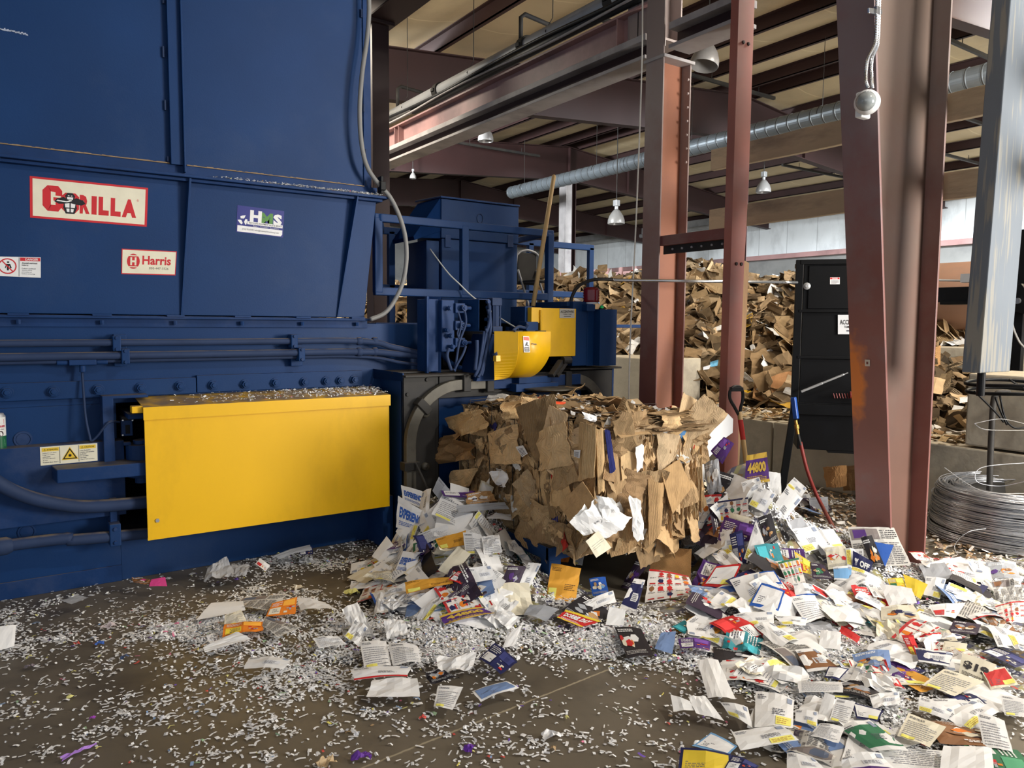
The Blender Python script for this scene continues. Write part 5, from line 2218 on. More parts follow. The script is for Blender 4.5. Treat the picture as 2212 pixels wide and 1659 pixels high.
# layered edges along the top and vertical folds on the front
for k in range(150):
    x = rnd.uniform(BX0 - .02, BX1 - .1)
    y = rnd.uniform(BY0 - .04, BY1 - .3)
    if k % 3:
        y = BY0 - rnd.uniform(.02, .07)
    z = BZ1 + rnd.uniform(-.05, .05)
    L = min(rnd.uniform(.15, .5), BX1 + .03 - x)
    P = fpatch((x + L / 2, y, z), (1, rnd.gauss(0, .08), rnd.gauss(0, .03)), (0, 1, rnd.gauss(.1, .2)), L, rnd.uniform(.04, .16), 0)
    sheet(P, krc(rnd.uniform(.65, 1.0)), (), dict(noise=.04, cu=rnd.uniform(-.05, .05)), (6, 2), k, .003, .02, mb=small)
for k in range(130):
    x = rnd.uniform(BX0 + .25, BX1)
    h_ = rnd.uniform(.2, .55)
    c = V((x, BY0 - .03, rnd.uniform(BZ0 + h_ / 2, BZ1 - h_ / 2 + .02)))
    P = fpatch(c, (.25, -1, 0), (rnd.gauss(0, .06), 0, 1), rnd.uniform(.05, .14), h_, 0)
    sheet(P, krc(rnd.uniform(.7, 1.0)), (), dict(noise=.15, curl=rnd.uniform(-.2, .2)), (3, 7), k, .003, .03, mb=small)
for k in range(90):
    h_ = rnd.uniform(.12, .4)
    c = V((BX0 - .03, rnd.uniform(BY0, BY1), rnd.uniform(BZ0 + h_ / 2, BZ1 - h_ / 2 + .02)))
    P = fpatch(c, (-1, .25, 0), (0, rnd.gauss(0, .1), 1), rnd.uniform(.05, .13), h_, 0)
    sheet(P, krc(rnd.uniform(.65, 1.0)), (), dict(noise=.2, curl=rnd.uniform(-.2, .2)), (3, 7), k, .003, .03, mb=small)
for k in range(110):   # torn fibre and paper bits on the top
    c = V((rnd.uniform(BX0, BX1), rnd.uniform(BY0, BY1 - .2), BZ1 + rnd.uniform(.02, .06)))
    col = rnd.choice([lin((236, 234, 230))] * 3 + [lin((200, 70, 60)), krc(), krc()])
    sheet(fpatch(c, (1, 0, 0), (0, 1, .5), rnd.uniform(.02, .06), rnd.uniform(.01, .05), rnd.uniform(0, 6)), col, (), dict(noise=.3), (2, 2), k, 0, .1, mb=small)
tag(small.build('cardboard_scraps', M['card'], bale), kind='stuff')


def bpiece(name, px, ax, val, col, label=None, bend=None, thick=.004, els=(), mat_='card', grid=(7, 7), seed=1, jag=.02):
    """piece over 4 outline pixels (TL,TR,BR,BL) on plane ax=val"""
    q = [on(px[i], px[i + 1], **{ax: val}) for i in (0, 2, 4, 6)]
    P = [q[3], q[2], q[1], q[0]]
    mb = sheet(P, lin(col), els, bend or dict(noise=.08, curl=.05), grid, seed, thick, jag)
    o = mb.build(name, M[mat_], bale)
    if label:
        o['label'] = label
    return o


K1, K2, K3 = (226, 192, 144), (210, 176, 128), (198, 162, 116)
lx = BX0 - .10
fy = BY0 - .10
bpiece('cardboard_flap', (1053, 937, 1115, 916, 1129, 1003, 1060, 1000), 'x', lx, K1, seed=2)
bpiece('cardboard_flap', (1158, 937, 1220, 912, 1241, 1003, 1165, 1017), 'x', lx, K1, seed=3, bend=dict(fold=.1, noise=.06))
bpiece('cardboard_flap', (1165, 1010, 1225, 990, 1240, 1090, 1175, 1095), 'x', lx + .01, K2, seed=4, bend=dict(noise=.1))
bpiece('cardboard_flap', (972, 1017, 1034, 1010, 1015, 1050, 977, 1060), 'x', lx - .02, K1, seed=5, bend=dict(noise=.08, curl=.12))
bpiece('cardboard_flap', (960, 905, 1040, 883, 1057, 925, 992, 950), 'x', lx - .03, K2, seed=6, bend=dict(noise=.12, curl=.1))
bpiece('cardboard_flap', (955, 945, 1010, 930, 1030, 990, 962, 1000), 'x', lx - .03, (170, 134, 92), seed=7, bend=dict(noise=.25))
bpiece('cardboard_flap', (1252, 912, 1288, 919, 1285, 1030, 1249, 1040), 'x', lx - .0, K2, seed=8, bend=dict(fold=.15, noise=.05))
bpiece('cardboard_flap', (1207, 1093, 1258, 1040, 1290, 1086, 1236, 1128), 'x', lx - .04, K3, seed=9, bend=dict(noise=.02), jag=.005)
bpiece('cardboard_flap', (1339, 930, 1368, 919, 1379, 1017, 1343, 1039), 'y', fy, K1, seed=10, bend=dict(noise=.05))
bpiece('cardboard_flap', (1428, 1017, 1467, 992, 1495, 1050, 1452, 1111), 'y', fy - .03, K3, seed=11, bend=dict(noise=.03), jag=.008)
bpiece('cardboard_flap', (1419, 934, 1469, 940, 1455, 995, 1422, 1024), 'y', fy - .01, (208, 182, 146), seed=12, bend=dict(noise=.14))
bpiece('cardboard_flap', (1425, 895, 1465, 897, 1463, 925, 1428, 930), 'y', fy - .02, K1, seed=13, bend=dict(noise=.2, cu=.15))
bpiece('cardboard_flap', (1400, 1035, 1433, 1042, 1430, 1130, 1402, 1180), 'y', fy - .03, K3, seed=14, bend=dict(fold=.2, noise=.03))
bpiece('cardboard_flap', (1288, 925, 1308, 925, 1306, 1060, 1292, 1065), 'y', fy - .01, K2, seed=15, bend=dict(fold=.3))
bpiece('cardboard_flap', (1470, 935, 1502, 900, 1512, 960, 1480, 1000), 'y', fy + .02, K2, seed=16, bend=dict(noise=.12))
bpiece('cardboard_flap', (1075, 868, 1130, 858, 1150, 890, 1085, 905), 'y', 3.9, K2, seed=17, bend=dict(noise=.3, curl=.2))
bpiece('cardboard_flap', (1120, 855, 1165, 862, 1172, 895, 1125, 900), 'y', 3.85, K1, seed=18, bend=dict(noise=.3, curl=.25))
bpiece('blue_strip', (1306, 927, 1317, 930, 1330, 1013, 1318, 1024), 'y', fy - .03, (44, 50, 110), 'dark blue printed carton strip', seed=19)
bpiece('white_sack', (1238, 1120, 1285, 1075, 1364, 1118, 1310, 1165), 'y', fy - .06, (240, 240, 238), 'crumpled white paper sack with a stamped number', dict(noise=.07, fold=.12), .001,
       [('t', '811080', .22, .55, .36, .60, INK, 3, .02)], 'paper', (10, 8), 20, .03)
bpiece('white_sack', (1228, 1128, 1262, 1088, 1300, 1140, 1262, 1158), 'y', fy - .05, (236, 236, 234), None, dict(noise=.1, fold=.1), .001, (), 'paper', (8, 6), 41, .02)
bpiece('white_sack', (1285, 1068, 1320, 1076, 1345, 1120, 1300, 1128), 'y', fy - .08, (242, 242, 240), None, dict(noise=.2, fold=.1), .001, (), 'paper', (8, 6), 42, .03)
bpiece('cream_sheet', (1265, 1169, 1292, 1147, 1321, 1183, 1288, 1205), 'y', fy - .10, (238, 232, 206), 'ruled cream card hanging from the bale', dict(noise=.03), .001,
       [('r', .1, .5, .9, .51, INK), ('r', .1, .6, .9, .61, INK), ('r', .1, .4, .6, .41, INK)], 'paper', (4, 4), 21, .01)
bpiece('white_scrap', (1357, 1075, 1379, 1078, 1390, 1162, 1370, 1165), 'y', fy - .05, (238, 238, 236), None, dict(noise=.3), .001, (), 'paper', (4, 8), 22, .08)
bpiece('white_scrap', (1064, 1015, 1097, 1017, 1100, 1050, 1071, 1050), 'x', lx - .05, (240, 240, 240), None, dict(noise=.3), .001, (), 'paper', (6, 6), 23, .08)
bpiece('white_scrap', (1042, 1045, 1060, 1035, 1058, 1100, 1040, 1095), 'x', lx - .04, (236, 234, 230), None, dict(noise=.2), .001, (), 'paper', (3, 6), 24, .06)
bpiece('white_scrap', (1373, 963, 1392, 960, 1388, 1010, 1376, 1020), 'y', fy - .03, (240, 240, 240), None, dict(noise=.2), .001, (), 'paper', (3, 6), 25, .06)
bpiece('white_scrap', (1258, 890, 1288, 900, 1285, 912, 1262, 905), 'y', fy, (240, 240, 240), None, dict(noise=.2), .001, (), 'paper', (4, 3), 26, .08)
bpiece('shipping_label', (1114, 965, 1130, 962, 1140, 980, 1128, 988), 'x', lx - .03, (238, 238, 238), None, dict(noise=.05), .001,
       [('r', .1, .1 + .12 * i, .8, .15 + .12 * i, INK) for i in range(6)], 'paper', (3, 3), 27, 0)
bpiece('shipping_label', (1240, 972, 1254, 972, 1252, 990, 1240, 986), 'x', lx - .03, (238, 238, 238), None, dict(noise=.05), .001,
       [('r', .1, .1 + .12 * i, .8, .15 + .12 * i, INK) for i in range(6)], 'paper', (3, 3), 28, 0)
bpiece('orange_card', (1178, 866, 1222, 868, 1218, 874, 1180, 872), 'y', 3.7, (226, 84, 40), 'torn orange card on top of the bale', dict(noise=.05), .001, (), 'paper', (3, 2), 29, .03)
for k, yy in enumerate((3.35, 3.62, 3.9, 4.17, 4.45)):
    mb = MB()
    a_, b_ = BX0 - .085, BX1 + .07
    t_, d_ = BZ1 + .045, BZ0 - .004
    loop = [V((a_, yy, d_)), V((a_ - .012, yy + .01, (t_ + d_) / 2)), V((a_, yy, t_)), V(((a_ + b_) / 2, yy, t_ + .01)), V((b_, yy, t_)), V((b_, yy, d_))]
    mb.tube(loop, .0028, 5, closed=True)
    mb.build('baling_wire', M['darksteel'], bale)

# white foam sheet and kraft piece at the right end of the bale
q = [(1503, 890), (1512, 884), (1530, 885), (1542, 897), (1556, 899), (1572, 893), (1584, 905), (1583, 935), (1562, 950), (1545, 975), (1525, 995), (1520, 1055), (1512, 1070), (1504, 1030),
     (1510, 985), (1505, 950)]
mb = MB()
pts = [on(px, py, y=3.30) for px, py in q]
mb.prism(pts, (.006, .012, 0))
tag(mb.build('foam_sheet', M['white'], bevel=.002), 'torn white foam sheet wedged upright at the right end of the bale', 'foam sheet')

# =================================================================== HEAPS OF MAIL
BUMPS = [(2.26, 4.32, .26, .2, .28), (2.15, 3.55, .08, .4, .3), (2.50, 4.15, .34, .30, .28), (2.30, 3.85, .20, .34, .28), (2.72, 4.1, .10, .25, .2), (2.35, 3.45, .13, .34, .22),
         (2.55, 3.0, .06, .3, .2), (3.05, 2.75, .06, .30, .2),
         (3.98, 3.2, .55, .22, .30), (4.10, 2.95, .30, .34, .28), (3.72, 2.85, .18, .28, .22), (4.5, 2.75, .20, .30, .22), (4.35, 2.45, .16, .40, .25),
         (3.6, 2.5, .09, .4, .22), (4.9, 2.1, .13, .35, .22), (4.3, 2.05, .07, .5, .25), (5.6, 1.75, .12, .5, .35), (4.0, 1.6, .04, .5, .4)]


def heap(x, y):
    s_ = 0.0
    for (cx, cy, h, sx, sy) in BUMPS:
        e = ((x - cx) / sx) ** 2 + ((y - cy) / sy) ** 2
        if e < 9:
            s_ += h * exp(-e)
    return s_


def hnorm(x, y):
    e = .03
    return V((heap(x - e, y) - heap(x + e, y), heap(x, y - e) - heap(x, y + e), 2 * e)).normalized()


def hit(px, py, lift=0.0):
    d = ray(px, py)
    t = .8
    last = t
    while t < 14:
        p = CAMP + d * t
        if p.z <= heap(p.x, p.y) + lift:
            lo, hi = last, t
            for _ in range(12):
                m_ = (lo + hi) / 2
                p = CAMP + d * m_
                if p.z <= heap(p.x, p.y) + lift:
                    hi = m_
                else:
                    lo = m_
            return CAMP + d * hi
        last = t
        t += .04
    return None


# heap bodies under the loose sheets
hm = MB()
rnd = random.Random(5)
nx_, ny_ = 120, 90
xa, xb, ya, yb = 1.4, 6.6, .9, 4.66
vv = []
for j in range(ny_ + 1):
    for i in range(nx_ + 1):
        x = xa + (xb - xa) * i / nx_
        y = ya + (yb - ya) * j / ny_
        h = heap(x, y)
        z = h - .012 + (.025 * noise.noise(V((x * 9, y * 9, 1))) + .012 * noise.noise(V((x * 30, y * 30, 4)))) * min(1, h * 12)
        vv.append((x, y, z if h > .012 else -.02))
k = nx_ + 1
pal = [(150, 148, 144)] * 3 + [(120, 116, 112), (176, 172, 166), (90, 88, 88), (150, 130, 100), (110, 110, 130), (170, 165, 120)]
for j in range(ny_):
    for i in range(nx_):
        q = (j * k + i, j * k + i + 1, (j + 1) * k + i + 1, (j + 1) * k + i)
        if max(vv[a][2] for a in q) > 0.002:
            hm.f.append(q)
            hm.c.append(lin(rnd.choice(pal)))
hm.v = vv
tag(hm.build('packed_mail_heap', M['shred'], loc=(0, 0, 0)), 'dense packed underside of the spilled mail heaps around the bale', 'paper heap', kind='stuff')

# ------------------------------------------------------------------ designs
WH = (240, 239, 236)
YST = lin((246, 238, 120))
PAL = dict(red=(204, 44, 44), navy=(34, 38, 84), blue=(40, 92, 180), sky=(120, 170, 214), pur=(84, 48, 120), gold=(206, 170, 70), grn=(54, 120, 84), org=(232, 130, 40),
           pink=(214, 70, 140), teal=(40, 130, 140), blk=(40, 36, 40), brn=(140, 96, 60), gry=(168, 170, 174), wht=WH, crm=(232, 224, 200), man=(228, 164, 58), yel=(238, 206, 60),
           slate=(120, 146, 190), kraft=(190, 148, 98), dk=(58, 44, 62))


def words(r, u0, v0, u1, v1, n, c=INK, fill=.45):
    """blocks of unreadable small print: short dashes"""
    out = []
    dv = (v1 - v0) / n
    for i in range(n):
        u = u0
        end = u1 - (r.random() * .35 * (u1 - u0) if r.random() < .5 else 0)
        while u < end - .01:
            l_ = r.uniform(.03, .09)
            e = min(u + l_, end)
            out.append(('r', u, v0 + dv * i, e, v0 + dv * (i + fill), c, 2))
            u = e + .015
    return out


def design(kind, r):
    """returns base colour, artwork"""
    p = kind.split(':')
    k = p[0]
    c1 = lin(PAL[p[1]]) if len(p) > 1 and p[1] in PAL else None
    c2 = lin(PAL[p[2]]) if len(p) > 2 and p[2] in PAL else None
    g = r.uniform(-8, 6)
    base = lin([a + g for a in WH])
    E = []
    if k == 'plain':
        return (c1 or base), []
    if k in ('env', 'envy'):
        base = c1 or base
        E += words(r, .05, .78, .3, .93, 3)
        E.append(('r', .82, .74, .95, .93, lin((150, 160, 180)), 2))
        if r.random() < .5:
            E.append(('r', .42, .3, .82, .55, lin((222, 224, 228)), 2))
        E += [(a[0], a[1], a[2], a[3], a[4], a[5], 3) for a in words(r, .45, .33, .78, .53, 4)]
        if k == 'envy':
            u = r.choice((.05, .55))
            E.append(('r', u, .04, u + .4, .28, YST, 3))
            E += [(a[0], a[1], a[2], a[3], a[4], lin((196, 150, 70)), 4) for a in words(r, u + .03, .08, u + .37, .25, 3)]
        if len(p) > 2:
            E.append(('r', 0, .84 if r.random() < .5 else 0, 1, 1.0 if E[0][2] > 5 else .12, c2, 1))
        return base, E
    if k == 'letter':
        base = c1 or base
        E += words(r, .08, .08, .92, .78, 9, lin((150, 150, 156)), .3)
        E += words(r, .08, .84, .5, .93, 2)
        if r.random() < .4:
            E.append(('r', .1, .02, .5, .12, YST, 3))
        return base, E
    if k == 'news':
        base = lin((208, 204, 196))
        for cidx in range(4):
            u = .03 + cidx * .24
            E += words(r, u, .05, u + .21, .62, 12, lin((110, 108, 108)), .5)
        E.append(('r', .03, .68, .6, .95, lin((130, 120, 116)), 2))
        E.append(('r', .08, .72, .34, .92, c1 or lin((90, 100, 120)), 3))
        E += words(r, .64, .7, .97, .95, 5, lin((60, 58, 60)))
        return base, E
    if k == 'circ':
        base = lin((236, 230, 222))
        for i in range(5):
            for j in range(4):
                u, v = .03 + i * .195, .04 + j * .24
                cc = r.choice([PAL[x] for x in ('red', 'red', 'brn', 'org', 'gry', 'crm', 'navy', 'yel', 'grn')])
                if r.random() < .72:
                    n_ = r.randint(5, 9)
                    E.append(('p', [(u + .08 + (.05 + r.random() * .03) * cos(a * 2 * pi / n_), v + .10 + (.06 + r.random() * .04) * sin(a * 2 * pi / n_)) for a in range(n_)], lin(cc), 2))
                if r.random() < .6:
                    E.append(('r', u + .02, v, u + .15, v + .035, lin((190, 40, 40)), 3))
                E += words(r, u + .01, v + .19, u + .17, v + .23, 2, lin((90, 84, 84)))
        E.append(('r', 0, .94, 1, 1, c1 or lin(PAL['red']), 2))
        E.append(('r', .49, 0, .51, .94, c1 or lin(PAL['red']), 2))
        return base, E
    if k == 'fly':
        base = c1
        E.append(('r', .06, .1, .45, .5, c2 or lin(WH), 2))
        E.append(('r', .5, .55, .94, .92, lin([min(255, a * 1.25 + 20) for a in PAL[p[1]]]), 2))
        E += [(a[0], a[1], a[2], a[3], a[4], lin(WH), 3) for a in words(r, .08, .6, .46, .9, 4)]
        E += words(r, .09, .15, .42, .45, 4, INK)
        for _ in range(5):
            u, v = r.uniform(.5, .85), r.uniform(.08, .45)
            E.append(('r', u, v, u + r.uniform(.05, .14), v + r.uniform(.04, .12), lin(r.choice([PAL['org'], PAL['gry'], PAL['crm'], PAL['red']])), 3))
        return base, E
    if k == 'mag':
        base = c1 or lin((90, 70, 70))
        E += [(a[0], a[1], a[2], a[3], a[4], lin(WH), 7) for a in words(r, .06, .8, .6, .92, 2, lin(WH), .6)]
        E += [(a[0], a[1], a[2], a[3], a[4], lin((190, 188, 184)), 7) for a in words(r, .06, .08, .94, .2, 3)]
        for _ in range(9):
            u, v = r.uniform(.02, .6), r.uniform(.2, .5)
            n_ = r.randint(4, 6)
            w_, h_ = r.uniform(.12, .38), r.uniform(.12, .3)
            E.append(('p', [(min(1, max(0, u + w_ * (1 + cos(a * 2 * pi / n_)) * .5)), min(1, max(0, v + h_ * (1 + sin(a * 2 * pi / n_)) * .5))) for a in range(n_)],
                      lin(r.choice([PAL[x] for x in ('brn', 'org', 'crm', 'gry', 'dk', 'kraft', 'wht')] + ([PAL[p[2]]] * 4 if c2 else []))), 2 + _ % 4))
        return base, E
    if k == 'man':
        base = lin(PAL['man'])
        E += words(r, .55, .3, .9, .5, 4, lin((120, 84, 40)))
        E += words(r, .05, .82, .35, .93, 3, lin((120, 84, 40)))
        E.append(('r', .04, .04, .3, .34, YST, 3))
        return base, E
    if k == 'frame':
        base = c1
        E.append(('r', .06, .12, .94, .9, c2 or lin(WH), 2))
        E += words(r, .12, .2, .5, .5, 4)
        E.append(('r', .56, .1, .95, .32, YST, 3)) if r.random() < .5 else None
        return base, [e for e in E if e]
    if k == 'txt':
        # txt:base:ink:WORD
        base = c1
        E.append(('t', p[3], .10, .36, .9, .72, c2, 4, .05))
        E += words(r, .1, .12, .9, .28, 3, c2)
        if len(p) > 4:
            cc = lin(PAL[p[4]])
            E.append(('r', 0, 0, 1, .10, cc, 1))
            E.append(('r', 0, .82, 1, 1, cc, 1))
        return base, E
    return base, E


PN = {'env': 'envelope', 'envy': 'envelope', 'letter': 'letter', 'news': 'newspaper', 'circ': 'store_circular', 'fly': 'flyer', 'mag': 'magazine', 'man': 'manila_envelope',
      'frame': 'envelope', 'txt': 'flyer', 'plain': 'paper_sheet'}


def paper(P, kind, label, bend, seed, grid=(7, 5), group=None, cat=None, name=None, thick=0.0, matn='paper'):
    r = random.Random(seed)
    base, E = design(kind, r)
    mb = sheet(P, base, E, bend, grid, seed, thick, .012)
    c = sum((V(p) for p in P), V()) / 4
    k = kind.split(':')[0]
    nm = name or PN[k]
    o = mb.build(nm, M[matn], None, loc=c)
    tag(o, label, cat or nm.replace('_', ' '), group)
    return o


